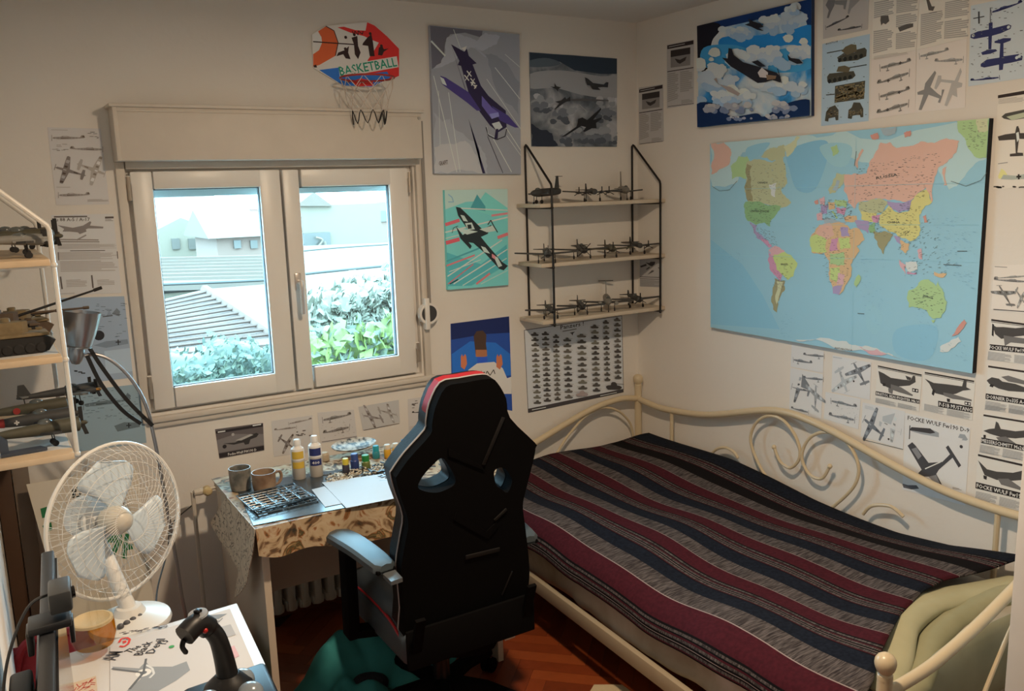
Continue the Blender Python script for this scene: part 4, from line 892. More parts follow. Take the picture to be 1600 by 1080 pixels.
# the near end of the white shelf: noses point right, towards the room
model_plane('green model plane with a red band, top board of the white shelf', LS(-.60, lz[0], .0), RT(4), .20, .125, olive, brown, band=redm, group=gl)
model_plane('grey twin-engine model at the front of the white top board', LS(-.76, lz[0], .005), RT(8), .17, .06, lgrey, dgrey, kind='bomber', engines=2, group=gl)
model_plane('dark blue model plane behind the others on the white top board', LS(-.40, lz[0], -.02), RT(10), .19, .115, dblue, group=gl)
model_plane('brown three-bladed model at the far end of the white top board', LS(-.22, lz[0], .04), RT(-5), .17, .115, brown, olive, group=gl)
model_plane('green model plane with a red roundel on the lowest white board', LS(-.44, lz[2], .0), RT(8), .185, .115, olive, group=gl, roundel=True)
model_plane('grey model plane with a white cross on the lowest white board', LS(-.60, lz[2], .0), RT(8), .19, .10, dgrey, dblue, cross=True, band=redm, group=gl)
model_plane('dark mottled model plane nearest the end of the lowest white board', LS(-.745, lz[2], .005), RT(10), .19, .08, olive, dgrey, group=gl)
model_plane('twin-engine model with orange spinners at the far end of the lowest white board', LS(-.25, lz[2], .11), RT(14), .20, .13, dgrey, lgrey, kind='bomber', engines=2, nose=orng, group=gl)
def model_tank(label, loc, rot, m_, m2, L=.15, gun=.11, elev=.06):
    t = thing('model_tank', label, 'model tank', loc, 'model tanks on the white wire shelf'); t.rotation_euler = (0, 0, rot)
    def part(name, mm, fn, par=None): b = MB(); b.m(mm); fn(b); ob = b.build(name, None, origin=(0, 0, 0)); ob.parent = par or t; return ob
    W = L*.5; h = L*.30
    def hull(b):
        b.prism([(-L/2, -W*.36, h*.35), (-L*.46, -W*.36, h), (L*.30, -W*.36, h), (L*.5, -W*.36, h*.6), (L*.40, -W*.36, h*.3)], (0, W*.72, 0)); b.box((-L*.02, 0, h*.9), (L*.9, W*.98, h*.14), bev=.002)
        for k in range(6): b.box((-L*.36+k*L*.14, W*.42, h*1.02), (L*.09, W*.12, h*.14), bev=.001)
    part('hull', m_, hull)
    for s_ in (-1, 1):
        def trk(b):
            P = [(-L*.44, h*.62), (-L*.36, h*.82), (L*.40, h*.80), (L*.50, h*.58), (L*.40, h*.10), (L*.30, 0), (-L*.32, 0), (-L*.42, h*.16)]
            b.prism([(x, s_*W*.38, z) for x, z in P], (0, s_*W*.14, 0))
            for k in range(5): b.lathe((-L*.28+k*L*.145, s_*W*.52, h*.28), [(.0005, 0), (h*.26, 0), (h*.20, .003), (.0005, .003)], 14, (0, s_, 0))
        part('track', m2, trk)
    def tur(b):
        b.prism([(-L*.22, -W*.26, h), (-L*.22, W*.26, h), (L*.10, W*.24, h), (L*.18, W*.10, h), (L*.18, -W*.10, h), (L*.10, -W*.24, h)], (0, 0, h*.55)); b.lathe((-L*.10, W*.06, h*1.55), [(L*.07, 0), (L*.07, h*.16), (L*.055, h*.2), (.0005, h*.2)], 14)
        b.box((-L*.28, 0, h*1.25), (L*.10, W*.4, h*.34), bev=.002)
    tu = part('turret', m_, tur)
    part('gun_barrel', m2, lambda b: (b.tube([(L*.14, 0, h*1.3), (L*.14+gun*.92, 0, h*1.3+gun*elev*4), (L*.14+gun, 0, h*1.3+gun*elev*4.4)], [.0042, .003, .0032], 8), b.tube([(L*.14+gun*.93, 0, h*1.3+gun*elev*4.05), (L*.14+gun*1.03, 0, h*1.3+gun*elev*4.5)], .005, 8)), tu)
    return t
model_tank('brown tank model with raised long gun at the back of the white middle board', LS(-.50, lz[1], -.02), RT(6), brown, tyre, .19, .235, .06)
model_tank('sand-coloured tank model in the middle of the white middle board', LS(-.37, lz[1], .02), RT(8), tan, brown, .17, .17, .0)
model_tank('large mottled tank model at the front of the white middle board', LS(-.715, lz[1], -.005), RT(3), tan, tyre, .185, .012, 0)
model_tank('small red-brown tank model at the far end of the white middle board', LS(-.27, lz[1], .03), RT(14), mat('model_red_brown', (0.12, 0.04, 0.025), 0.65), tyre, .12, .09, .02)
for lab, y0, y1, z in (('white paper lying under the tanks on the white middle board', -.80, -.30, lz[1]), ('white paper lying under the planes on the lowest white board', -.79, -.34, lz[2])):
    b = MB(); b.m(whitem).box((XS+.005, (y0+y1)/2, z+.0146), (.17, y1-y0, .0004)); tag(b.build('paper_sheet'), lab, 'paper')
# dark blue display stand, white paper on the boards
b = MB(); b.m(mat('stand_blue', (0.055, 0.07, 0.10), 0.35)); p = V(LS(-.775, lz[2], -.02)); z = p.z+.002
b.prism([(p.x-.055, p.y-.018, z), (p.x+.055, p.y-.012, z), (p.x+.04, p.y+.018, z), (p.x-.055, p.y+.012, z)], (0, 0, .008)); b.prism([(p.x-.055, p.y-.008, z+.008), (p.x-.035, p.y-.008, z+.008), (p.x-.035, p.y-.008, z+.04), (p.x-.05, p.y-.008, z+.055), (p.x-.058, p.y-.008, z+.04)], (0, .014, 0))
tag(b.build('display_stand'), 'dark blue plastic display stand at the end of the lowest white board', 'stand')
# ================================================================ work desk, its cloth and the radiator behind
DX0, DX1, DY0, DY1, DZ = -2.205, -1.33, -.865, -.30, .735
deskm = mat('desk_laminate', (0.52, 0.46, 0.38), 0.5, vary=0.05); edgem = mat('desk_edge', (0.62, 0.54, 0.43), 0.5)
dk_ = thing('work_desk', 'beige laminate desk under the window, covered by a patterned cloth', 'desk', ((DX0+DX1)/2, (DY0+DY1)/2, 0))
one('desk_top', dk_, deskm, lambda b: b.box(((DX0+DX1)/2, (DY0+DY1)/2, DZ-.013), (DX1-DX0, DY1-DY0, .024), bev=.002))
for x in (DX0+.025, DX1-.025):
    def f(b, x=x): b.box((x, (DY0+DY1)/2+.01, (DZ-.026)/2), (.02, DY1-DY0-.06, DZ-.026)); b.m(edgem).box((x, DY0+.034, (DZ-.026)/2), (.022, .005, DZ-.026))
    one('side_panel', dk_, deskm, f)
one('back_panel', dk_, deskm, lambda b: b.box(((DX0+DX1)/2, -.47, .52), (DX1-DX0-.09, .016, .36)))
# patterned cloth: top, front fall and the long left corner
clothm = ramp_mat('pattern_cloth', [(0.30, (0.03, 0.028, 0.02)), (0.38, (0.16, 0.085, 0.04)), (0.44, (0.42, 0.31, 0.19)), (0.52, (0.46, 0.36, 0.24)), (0.57, (0.26, 0.10, 0.03)), (0.62, (0.05, 0.055, 0.025)), (0.68, (0.36, 0.22, 0.10)), (0.78, (0.42, 0.32, 0.2))], 14, 7, 0.6, dist=1.5)
swirl = ramp_mat('swirl_cloth', [(0.40, (0.66, 0.57, 0.45)), (0.465, (0.64, 0.55, 0.43)), (0.50, (0.04, 0.035, 0.03)), (0.535, (0.64, 0.55, 0.43)), (0.75, (0.68, 0.60, 0.48))], 17, 1, 0.6, dist=2.5)
CT = DZ+.0025
b = MB(); b.m(clothm).box(((DX0+DX1)/2, (DY0+DY1)/2, DZ+.001), (DX1-DX0+.012, DY1-DY0+.01, .0022))
def ffn(u, v):
    x = DX0-.006+(DX1-DX0+.012)*u; dr = .082+.065*min(1, u*1.6)+.008*math.sin(u*23)
    return V((x, DY0-.005-.010*v-.008*v*math.sin(u*31)-.004*math.sin(u*13)*v, CT-dr*v))
b.grid(ffn, 60, 8)
b.m(swirl)
LQ = [(398, 823), (353, 770), (336, 816), (350, 840), (367, 864), (382, 888), (381, 931), (389, 922), (395, 910), (399, 862)]
P = [onx(x, y, DX0-.008) for x, y in LQ]
for k in range(len(P)):
    P[k] = V((DX0-.006-.10*max(0, CT-P[k].z), P[k].y, min(P[k].z, CT)))
b.prism(P, (-.0025, 0, 0))
tag(b.build('tablecloth', sharp=40), 'patterned brown and cream cloth hanging over the desk corner', 'tablecloth')
def on_desk(x, y, dz=0): p = onz(x, y, CT+dz); return p
def flat(name, label, cat, pts, z, th, m_, group=None):
    b = MB(); b.m(m_); Q = [onz(x, y, z+th) for x, y in pts]; b.prism([V((q.x, q.y, z)) for q in Q], (0, 0, th)); return tag(b.build(name), label, cat, group)
flat('cutting_mat', 'dark glossy grey-blue mat on the front of the craft desk', 'mat', [(396, 821), (634, 775), (600, 724), (366, 757)], CT+.0008, .002, mat('mat_gloss', (0.035, 0.045, 0.055), 0.22, spec=0.6, vary=.3, vscale=14))
MT = CT+.003
wpap = mat('white_card', (0.50, 0.52, 0.55), 0.55)  # grey-blue tint puts the cool window light into white card
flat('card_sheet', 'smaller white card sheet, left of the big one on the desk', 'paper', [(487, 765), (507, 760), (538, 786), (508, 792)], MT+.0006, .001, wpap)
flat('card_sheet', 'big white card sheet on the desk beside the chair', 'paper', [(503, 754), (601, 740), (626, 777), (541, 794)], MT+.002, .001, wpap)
# model-kit sprues, three in a pile
spr = mat('sprue_plastic', (0.045, 0.08, 0.115), 0.28, spec=0.8)  # black plastic; the window's blue reflection is put into its base colour
def sprue(label, z, dx, dy, rot, seed):
    r_ = random.Random(seed); c = onz(431, 783, MT); w_, d_ = .196, .166; b = MB(); b.m(spr); R = rotm(z=rot)
    T_ = lambda x, y: V((c.x+dx, c.y+dy, z+.003))+R @ V((x, y, 0))
    fr = [T_(-w_/2, -d_/2), T_(w_/2, -d_/2), T_(w_/2, d_/2), T_(-w_/2, d_/2)]
    b.tube(fr+[fr[0]], .0022, 6)
    for k in range(1, 7): b.tube([T_(-w_/2, -d_/2+d_*k/7), T_(w_/2, -d_/2+d_*k/7)], .0016, 5)
    for k in range(1, 5): b.tube([T_(-w_/2+w_*k/5, -d_/2), T_(-w_/2+w_*k/5, d_/2)], .0014, 5)
    for _ in range(95):
        x, y = r_.uniform(-w_/2+.006, w_/2-.006), r_.uniform(-d_/2+.006, d_/2-.006); p = T_(x, y)
        if r_.random() < .6: b.box(p, (r_.uniform(.005, .02), r_.uniform(.003, .008), r_.uniform(.002, .004)), rotm(z=rot+r_.choice((0, math.pi/2))+r_.uniform(-.1, .1)))
        else: b.lathe(p-V((0, 0, .001)), [(.0005, 0), (r_.uniform(.003, .006), 0), (.004, .003), (.0005, .003)], 9)
    return tag(b.build('sprue'), label, 'model kit frame', 'sprues piled on the craft desk')
for k, (dx, dy, rt, lab) in enumerate(((.012, -.012, -.05, 'lowest black kit frame of the pile on the desk'), (.006, .004, .03, 'middle black kit frame of the pile on the desk'), (-.004, .0, -.02, 'topmost black kit frame of parts on the desk'))): sprue(lab, MT+.0005+.007*k, dx, dy, .08+rt, 11+k)
# mugs
def mug(name, label, p, r, h, m_, hand, m_in=None):
    t = thing(name, label, 'mug', p)
    one('body', t, m_, lambda b: b.lathe(p, [(r*.8, 0), (r*.92, .004), (r, h*.4), (r*1.02, h), (r*.95, h), (r*.92, h*.4), (r*.84, .008), (.0005, .007)], 24))
    if hand is not None:
        d = V((math.cos(hand), math.sin(hand), 0)); one('handle', t, m_, lambda b: b.tube(spline([V(p)+d*r*.97+V((0, 0, h*.82)), V(p)+d*r*1.55+V((0, 0, h*.8)), V(p)+d*r*1.7+V((0, 0, h*.5)), V(p)+d*r*1.4+V((0, 0, h*.24)), V(p)+d*r*.97+V((0, 0, h*.2))], 5), .0055, 8))
mugg = ramp_mat('mug_grey_glaze', [(0.35, (0.10, 0.10, 0.09)), (0.5, (0.24, 0.22, 0.19)), (0.7, (0.34, 0.31, 0.27))], 22, 5, 0.4); mugb = ramp_mat('mug_brown_glaze', [(0.3, (0.12, 0.06, 0.035)), (0.5, (0.30, 0.20, 0.13)), (0.7, (0.45, 0.34, 0.24))], 14, 4, 0.35)
pm_ = on_desk(377, 765); mug('paint_water_mug', 'smeared grey handleless cup at the left of the craft desk', (pm_.x, pm_.y, CT), .036, .078, mugg, None)
pm_ = on_desk(414, 768); mug('mug', 'brown glazed mug with handle beside the grey cup', (pm_.x, pm_.y, CT), .039, .070, mugb, .25)
# bottles of glue
wpl = mat('white_plastic', (0.72, 0.70, 0.67), 0.35); fog = mat('milky_plastic', (0.50, 0.46, 0.41), 0.3)
def bottle(label, p, r, h, lm, l2, two):
    t = thing('glue_bottle', label, 'bottle', p)
    one('body', t, fog, lambda b: b.lathe(p, [(r*.9, 0), (r, .004), (r, h*.45), (r, h*.5)], 22))
    one('upper_body', t, wpl, lambda b: b.lathe(V(p)+V((0, 0, h*.5)), [(r, 0), (r, h*.22), (r*.93, h*.27), (r*.5, h*.33), (r*.45, h*.35)], 22))
    one('cap', t, wpl, lambda b: b.lathe(V(p)+V((0, 0, h*.85)), [(r*.55, 0), (r*.55, h*.06), (r*.5, h*.12), (r*.42, h*.145), (.0005, h*.15)], 20))
    def lab(b, z0, z1, mm):
        A = math.atan2(CAM.y-p[1], CAM.x-p[0]); b.m(mm)
        b.grid(lambda u, v: V((p[0]+math.cos(A-.95+1.9*u)*(r+.0006), p[1]+math.sin(A-.95+1.9*u)*(r+.0006), p[2]+z0+(z1-z0)*v)), 10, 1)
    L1 = one('label', t, lm, lambda b: (lab(b, h*.54, h*.72, lm), lab(b, h*.30, h*.46, l2)))
    def txt(b):
        A = math.atan2(CAM.y-p[1], CAM.x-p[0]); b.m(wpl if two else MATS['label_navy'])
        vs, fs, wd = glyphs(two or 'GLUE')
        for f in fs:
            b.face([V((p[0]+math.cos(A-.55+1.1*vs[k][0]/wd)*(r+.0012), p[1]+math.sin(A-.55+1.1*vs[k][0]/wd)*(r+.0012), p[2]+h*.345+h*.09*vs[k][1])) for k in f])
    mat('label_navy', (0.02, 0.03, 0.14), 0.5)
    if two: one('label_lettering', L1, wpl, txt)
laby = mat('label_yellow', (0.62, 0.42, 0.06), 0.5); labn = mat('label_navy', (0.02, 0.03, 0.14), 0.5)
p1 = on_desk(468, 748); bottle('white bottle with yellow labels on the craft desk', (p1.x, p1.y, CT), .0235, .145, laby, laby, None)
p2_ = on_desk(495, 744); bottle('white bottle with navy blue labels on the craft desk', (p2_.x, p2_.y, CT), .0235, .150, labn, labn, '400')
# oval tray held up by paint jars, jars and glue
b = MB(); tr = ramp_mat('tray_speckled', [(0.42, (0.50, 0.44, 0.36)), (0.52, (0.30, 0.26, 0.21)), (0.6, (0.04, 0.035, 0.03))], 60, 3, 0.4); pt = ony(553, 697, -.345)
b.m(tr).lathe((0, 0, 0), [(.0005, 0), (.055, 0), (.072, .008), (.075, .009), (.072, .004), (.055, -.004), (.0005, -.004)], 30, (0, 0, 1))
M_ = Matrix.Translation(pt) @ Matrix.Rotation(RT(4), 4, 'Z') @ Matrix.Rotation(RT(9), 4, 'X') @ Matrix.Diagonal((1.2, .72, 1, 1)); bmesh.ops.transform(b.bm, matrix=M_, verts=b.bm.verts)
tag(b.build('oval_tray'), 'speckled oval tray lying on top of pale jars at the desk back', 'tray')
def jar(label, px, py, r, h, cm, lm, cat='jar', neck=.62, name='paint_jar', capc=None, y=None):
    p = on_desk(px, py); p = (p.x, p.y if y is None else y, CT); t = thing(name, label, cat, p, None)
    one('body', t, cm, lambda b: b.lathe(p, [(r*.92, 0), (r, .003), (r, h*neck), (r*.8, h*neck+.004)], 18))
    one('cap', t, capc or lm, lambda b: b.lathe(V(p)+V((0, 0, h*neck+.004)), [(r*.85, 0), (r*.85, h*(1-neck)-.005), (r*.75, h*(1-neck)-.003), (.0005, h*(1-neck)-.003)], 18))
C = lambda n, c, r_=.35: mat(n, c, r_)
beige = C('jar_beige', (0.48, 0.38, 0.27)); 
jar('pale beige jar under the left end of the oval tray', 513, 742, .019, (pt.z-.006)-CT, beige, beige, neck=.8, y=pt.y-.012)
jar('pale beige jar under the right end of the oval tray', 532, 737, .017, (pt.z-.006)-CT, beige, beige, neck=.8, y=pt.y+.006)
jar('dark paint jar with yellow top on the craft desk', 541, 740, .013, .055, C('jar_dark', (0.04, 0.035, 0.05)), C('cap_yellow', (0.55, 0.45, 0.05)), neck=.55)
jar('navy blue paint bottle on the craft desk', 555, 735, .0155, .062, C('jar_navy', (0.03, 0.05, 0.18)), C('cap_navy', (0.04, 0.07, 0.25)), neck=.6)
jar('green capped paint jar on the craft desk', 572, 732, .016, .050, C('jar_olive', (0.16, 0.20, 0.06)), C('cap_green', (0.02, 0.22, 0.05)), neck=.5)
jar('turquoise capped jar behind the green one', 588, 716, .014, .048, C('jar_teal', (0.03, 0.22, 0.26)), C('cap_teal', (0.02, 0.30, 0.38)), neck=.5)
amber = C('jar_amber', (0.60, 0.33, 0.03)); clr = C('cap_milky', (0.62, 0.55, 0.45))
jar('first of two amber paint jars, beside the turquoise one', 606, 715, .014, .050, amber, clr, neck=.6)
jar('second of two amber paint jars, beside the blue-tipped glue', 619, 713, .014, .050, amber, clr, neck=.6)
p = on_desk(630, 715); p = (p.x, p.y, CT); t = thing('glue_tube', 'small dark glue tube with tall blue tip by the chair', 'glue', p)
one('body', t, C('tube_dark', (0.05, 0.025, 0.03)), lambda b: b.lathe(p, [(.011, 0), (.0125, .003), (.0125, .03), (.009, .036)], 16)); one('label', t, C('tube_red', (0.35, 0.03, 0.03)), lambda b: b.lathe(V(p)+V((0, 0, .012)), [(.0128, 0), (.0128, .012)], 16, closed_ends=False)); one('nozzle', t, C('tube_blue', (0.03, 0.10, 0.30)), lambda b: b.lathe(V(p)+V((0, 0, .036)), [(.008, 0), (.0055, .012), (.0045, .034), (.0005, .036)], 14))
# cream offcuts heaped at the back of the desk
b = MB(); r_ = random.Random(5); off = C('offcut_cream', (0.55, 0.46, 0.33), .6); offd = C('offcut_dark', (0.10, 0.075, 0.05), .7)
for k in range(330):
    u = r_.random(); c0 = onz(512+u*132+r_.uniform(-6, 6), 752-u*26+r_.uniform(-9, 5), CT); z = CT+.002+r_.random()*.012*(.3+u)
    b.m(off if r_.random() < .75 else offd).box((c0.x, c0.y, z), (r_.uniform(.006, .026), r_.uniform(.002, .006), .003), rotm(r_.uniform(-.25, .25), r_.uniform(-.25, .25), r_.uniform(0, 6.28)))
tag(b.build('plastic_offcuts'), 'heap of cream plastic offcuts along the desk back', 'offcuts', None, 'stuff')
# things seen through the chair back, right half of the desk
b = MB(); b.m(spr); r_ = random.Random(8)
for k in range(60):
    c0 = V((-1.62+r_.uniform(-.13, .13), -.62+r_.uniform(-.1, .1), CT+.003+r_.random()*.01)); b.box(c0, (r_.uniform(.01, .04), r_.uniform(.003, .008), .004), rotm(0, 0, r_.uniform(0, 3.1)))
tag(b.build('kit_parts'), 'dark loose kit parts on the desk seen through the chair back', 'parts', None, 'stuff')
# radiator
rad = thing('radiator', 'white column radiator below the window, behind the work desk', 'radiator', (-1.8, -.1, 0)); radm = mat('radiator_enamel', (0.62, 0.56, 0.48), 0.45)
for k in range(13):
    x = -2.135+.055*k
    def f(b, x=x): b.box((x, -.1, .36), (.034, .085, .58), bev=.012); b.box((x, -.1, .64), (.05, .07, .04), bev=.01); b.box((x, -.1, .09), (.05, .07, .04), bev=.01)
    one('column', rad, radm, f)
one('foot', rad, radm, lambda b: [b.box((x, -.1, .035), (.02, .05, .07)) for x in (-2.08, -1.53)])
pv = ony(322, 765, -.1)
one('valve_pipe', rad, radm, lambda b: (b.tube([(-2.14, -.1, .64), (-2.20, -.1, pv.z), (-2.245, -.1, pv.z), (-2.245, -.1, .05)], .008, 8), b.lathe((-2.222, -.112, pv.z), [(.012, -.02), (.014, 0), (.012, .02)], 12, (1, 0, 0))))
one('valve_knob', rad, mat('knob_yellowed', (0.60, 0.46, 0.24), 0.4), lambda b: b.lathe((pv.x, -.10, pv.z), [(.0005, 0), (.015, 0), (.018, .006), (.017, .03), (.010, .038), (.0005, .04)], 16, (0, -1, 0)))
# under the desk
teal = ramp_mat('teal_cotton', [(0.3, (0.02, 0.18, 0.19)), (0.7, (0.05, 0.30, 0.30))], 5, 4, 0.85)
b = MB(); b.m(teal); r_ = random.Random(2); hum = [(-1.93, -.66, .21, .13), (-1.80, -.60, .22, .15), (-1.98, -.80, .13, .10), (-1.70, -.70, .09, .13), (-1.88, -.84, .10, .08)]
def tfn(u, v):
    a = 2*math.pi*v; rr = u*(1+.13*math.sin(3*a+.5)+.07*math.sin(7*a)); x = -1.80+.30*rr*math.cos(a); y = -.73+.22*rr*math.sin(a)
    z = .012+max(0, 1-u*u)*.035
    for hx, hy, h, s__ in hum: z = max(z, .012+h*math.exp(-(((x-hx)**2+(y-hy)**2)/(s__*s__)))*max(0, 1-u**4))
    z += .016*math.sin(x*46+y*31+2*math.sin(x*19))*max(0, 1-u*u)+.008*math.sin(x*25-y*64)*max(0, 1-u*u)
    return V((x, y, max(z, .008)))
b.grid(tfn, 26, 64); tag(b.build('teal_cloth', sharp=0), 'crumpled teal cloth heaped on the floor below the desk', 'cloth')
p = onz(548, 1066, .05); b = MB(); b.m(mat('dark_canvas', (0.015, 0.016, 0.024), 0.85, bump=.4, bscale=90)); c0 = V((p.x+.01, p.y-.06, .05))
b.ball(c0, (.105, .055, .048), 18); o = b.build('shoe_bag')
tag(o, 'small dark bag on the floor in front of the teal cloth', 'bag'); b = MB(); b.m(wpl); vs, fs, wd = glyphs('OTTO')
for k in range(7): q = c0+V((.03+.002*(k % 2), -.056, .022-.0065*k)); b.box(q, (.012-.003*(k % 3), .0015, .003), rotm(.6, 0, 0))
b.build('printed_mark', o)
p = onz(600, 1050, .03); b = MB(); b.m(mat('red_card', (0.30, 0.015, 0.012), 0.6)).box((p.x-.03, p.y-.01, .018), (.085, .06, .034), rotm(z=.1), bev=.003); tag(b.build('red_box'), 'small red box on the floor beside the teal cloth', 'box')
g_ = thing('green_box', 'dark green carton with a small pink sticker, left of the desk panel', 'box', (-2.285, -.80, 0))
one('carton', g_, mat('green_card', (0.012, 0.055, 0.03), 0.55), lambda b: b.box((-2.285, -.74, .165), (.10, .26, .32), bev=.003)); one('carton_lid', g_, mat('dark_lid', (0.03, 0.04, 0.045), 0.5), lambda b: b.box((-2.285, -.74, .334), (.104, .264, .02), bev=.003)); one('sticker', g_, mat('pink_sticker', (0.5, 0.22, 0.16), 0.6), lambda b: b.box((-2.262, -.8708, .24), (.03, .001, .034)))
# ================================================================ gaming chair
leather = mat('black_leather', (0.006, 0.006, 0.0065), 0.42, spec=0.3, bump=.08, bscale=220); shellm = mat('black_shell', (0.0035, 0.0033, 0.0035), 0.8, spec=0.06); redl = mat('red_leather', (0.35, 0.012, 0.02), 0.4); greyl = mat('reflection_grey', (0.013, 0.012, 0.012), 0.6, spec=.15); pipem = mat('grey_piping', (0.30, 0.29, 0.30), 0.5)
padm = mat('armrest_pad', (0.06, 0.078, 0.09), 0.42, spec=0.45); seatm = mat('seat_leather_sheen', (0.050, 0.066, 0.080), 0.40, spec=.45)  # bluish base colours hold the window's sheen on pad and seat
ch = thing('gaming_chair', 'black gaming chair with red piping, its back to the camera', 'chair', (-1.67, -.98, 0))
BN = V((0, -1, -.17)).normalized(); BP = V((-1.7, -1.22, .5))
def CP(x, y, d=0): return onp(x, y, BP, BN)-BN*d
OUT = [(697, 605), (726, 598), (764, 592), (777, 598), (791, 623), (797, 653), (836, 692), (837, 700), (833, 722), (822, 765), (817, 790), (820, 818), (826, 870), (827, 905), (820, 938), (800, 968), (782, 994), (762, 1020), (700, 1028), (636, 1008), (633, 960), (630, 925), (627, 890), (633, 850), (638, 815), (626, 778), (619, 750), (621, 743), (640, 716), (672, 680), (675, 665), (680, 638)]
H1 = [(690, 716), (700, 726), (711, 746), (710, 757), (698, 765), (682, 770), (664, 768), (653, 761), (661, 744), (676, 727)]
H2 = [(772, 738), (780, 731), (790, 733), (798, 745), (800, 754), (793, 770), (783, 764), (775, 757)]
def sm(pts, n=3): return [tuple(q)[:2] for q in spline([(x, y, 0) for x, y in pts], n, True)]
OUTs = sm(OUT); H1s, H2s = sm(H1), sm(H2)
br = one('backrest', ch, shellm, lambda b: b.prism([CP(*p) for p in OUTs], -BN*.036, [[CP(*p) for p in H1s], [CP(*p) for p in H2s]]))
one('piping', br, pipem, lambda b: b.tube([CP(*p, .038) for p in OUTs], .0028, 6, closed=True))
cen = (726, 790)
def shr(p, k): return (cen[0]+(p[0]-cen[0])*k, cen[1]+(p[1]-cen[1])*k)
head = [p for p in OUT if p[1] < 684]; lowp = [p for p in OUT if p[1] >= 684]
head = head[head.index((680, 638)):]+head[:head.index((680, 638))] if False else head
hd = [(678, 660), (680, 638), (697, 605), (726, 598), (764, 592), (777, 598), (791, 623), (797, 653), (794, 672), (700, 674)]
one('headrest_trim', br, redl, lambda b: b.prism([CP(*p, .040) for p in sm(hd, 2)], -BN*.03))
one('front_cushion', br, leather, lambda b: b.prism([CP(*shr(p, .985), .040) for p in OUTs], -BN*.05, [[CP(*p, .040) for p in H1s], [CP(*p, .040) for p in H2s]]))
def strip(a, b_, w_, h=.004):  # raised grey strips standing in for reflections on the shell edges
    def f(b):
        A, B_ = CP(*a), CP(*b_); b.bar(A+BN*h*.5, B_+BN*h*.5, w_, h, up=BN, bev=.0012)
    one('reflection_strip', br, greyl, f)
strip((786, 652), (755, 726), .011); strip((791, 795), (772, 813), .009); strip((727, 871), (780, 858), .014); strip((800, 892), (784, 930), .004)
for q in ([(700, 700), (752, 728), (756, 735), (700, 712)], [(712, 800), (760, 830), (775, 815), (779, 822), (762, 842), (708, 812)]): one('shell_panel', br, shellm, lambda b: b.prism([CP(*p) for p in q], BN*.003))
# seat
SX0, SX1, SY0, SY1, SZ = -1.905, -1.455, -1.23, -.74, .455
def seatfn(b):
    b.box(((SX0+SX1)/2, (SY0+SY1)/2, SZ-.055), (SX1-SX0, SY1-SY0, .11), bev=.03, seg=4); b.box(((SX0+SX1)/2, (SY0+SY1)/2+.02, SZ+.012), (.28, .44, .05), bev=.022, seg=4)
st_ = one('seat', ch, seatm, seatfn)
one('seat_cover', st_, shellm, lambda b: b.box(((SX0+SX1)/2, SY0-.004, SZ-.05), (SX1-SX0-.01, .012, .125), bev=.004))
for s_, x in ((-1, SX0+.055), (1, SX1-.055)):
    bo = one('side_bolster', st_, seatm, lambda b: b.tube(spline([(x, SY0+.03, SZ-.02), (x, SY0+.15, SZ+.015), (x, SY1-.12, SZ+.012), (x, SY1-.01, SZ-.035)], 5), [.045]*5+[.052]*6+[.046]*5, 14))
    one('seat_piping', bo, redl, lambda b: b.tube(spline([(x+s_*.047, SY1-.005, SZ-.05), (x+s_*.05, SY1-.1, SZ+.005), (x+s_*.05, SY0+.15, SZ+.008), (x+s_*.048, SY0+.03, SZ-.03), (x+s_*.03, SY0-.002, SZ-.09)], 5), .0045, 6))
one('seat_plate', ch, shellm, lambda b: (b.box(((SX0+SX1)/2, -1.0, SZ-.135), (.24, .30, .05), bev=.006), b.bar(((SX0+SX1)/2-.19, -1.22, SZ-.10), ((SX0+SX1)/2-.19, -1.275, SZ+.06), .03, .012), b.bar(((SX0+SX1)/2+.19, -1.22, SZ-.10), ((SX0+SX1)/2+.19, -1.275, SZ+.06), .03, .012)))
# arms
def arm_(sx, a, e):
    A, E_ = V(a), V(e); am = None
    def pad(b):
        d = (E_-A).normalized(); sd = V((d.y, -d.x, 0)); L = (E_-A).length
        prof = [(-.0, .6), (.03, .95), (.3, 1), (.8, .9), (.97, .8), (1.0, .45)]
        rings = []
        n = 20
        for t_, k in [(t/n, interp(prof, t/n)) for t in range(n+1)]:
            c_ = A.lerp(E_, t_); z_ = -.010*(2*t_-1)**2; rings.append([b.bm.verts.new(c_+sd*x*.043*k+V((0, 0, z+z_))) for x, z in ((-1, -.012), (-1, .004), (-.8, .012), (0, .0155), (.8, .012), (1, .004), (1, -.012))])
        for R, Q in zip(rings, rings[1:]):
            for j in range(7): b.bm.faces.new((R[j], R[(j+1) % 7], Q[(j+1) % 7], Q[j])).material_index = b.i
        b.bm.faces.new(rings[0][::-1]); b.bm.faces.new(rings[-1])
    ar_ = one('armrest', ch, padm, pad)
    M0 = A.lerp(E_, .22); x1 = (SX0 if sx < 0 else SX1)
    one('arm_post', ar_, shellm, lambda b: (b.bar(M0+V((0, 0, -.012)), (M0.x, M0.y+.01, SZ-.10), .038, .06, up=(0, 1, 0), bev=.006), b.bar((M0.x, M0.y+.01, SZ-.085), (-1.68, M0.y-.02, SZ-.125), .06, .025, bev=.004), b.bar(A+V((0, 0, -.018)), E_+V((0, 0, -.018)), .06, .012, bev=.003)))
    if sx < 0: one('arm_plate', ar_, mat('arm_plate_grey', (0.09, 0.10, 0.11), 0.35), lambda b: b.prism([onz(x, y, E_.z-.02) for x, y in ((598, 897), (611, 909), (629, 903), (616, 889))], (0, 0, -.012)))
zA = .685; a_, e_ = onz(525, 830, zA), onz(604, 884, zA); arm_(-1, a_, e_); off_ = SX0+SX1
arm_(1, (off_-a_.x-.05, a_.y-.03, zA-.035), (off_-e_.x-.05, e_.y, zA-.035))
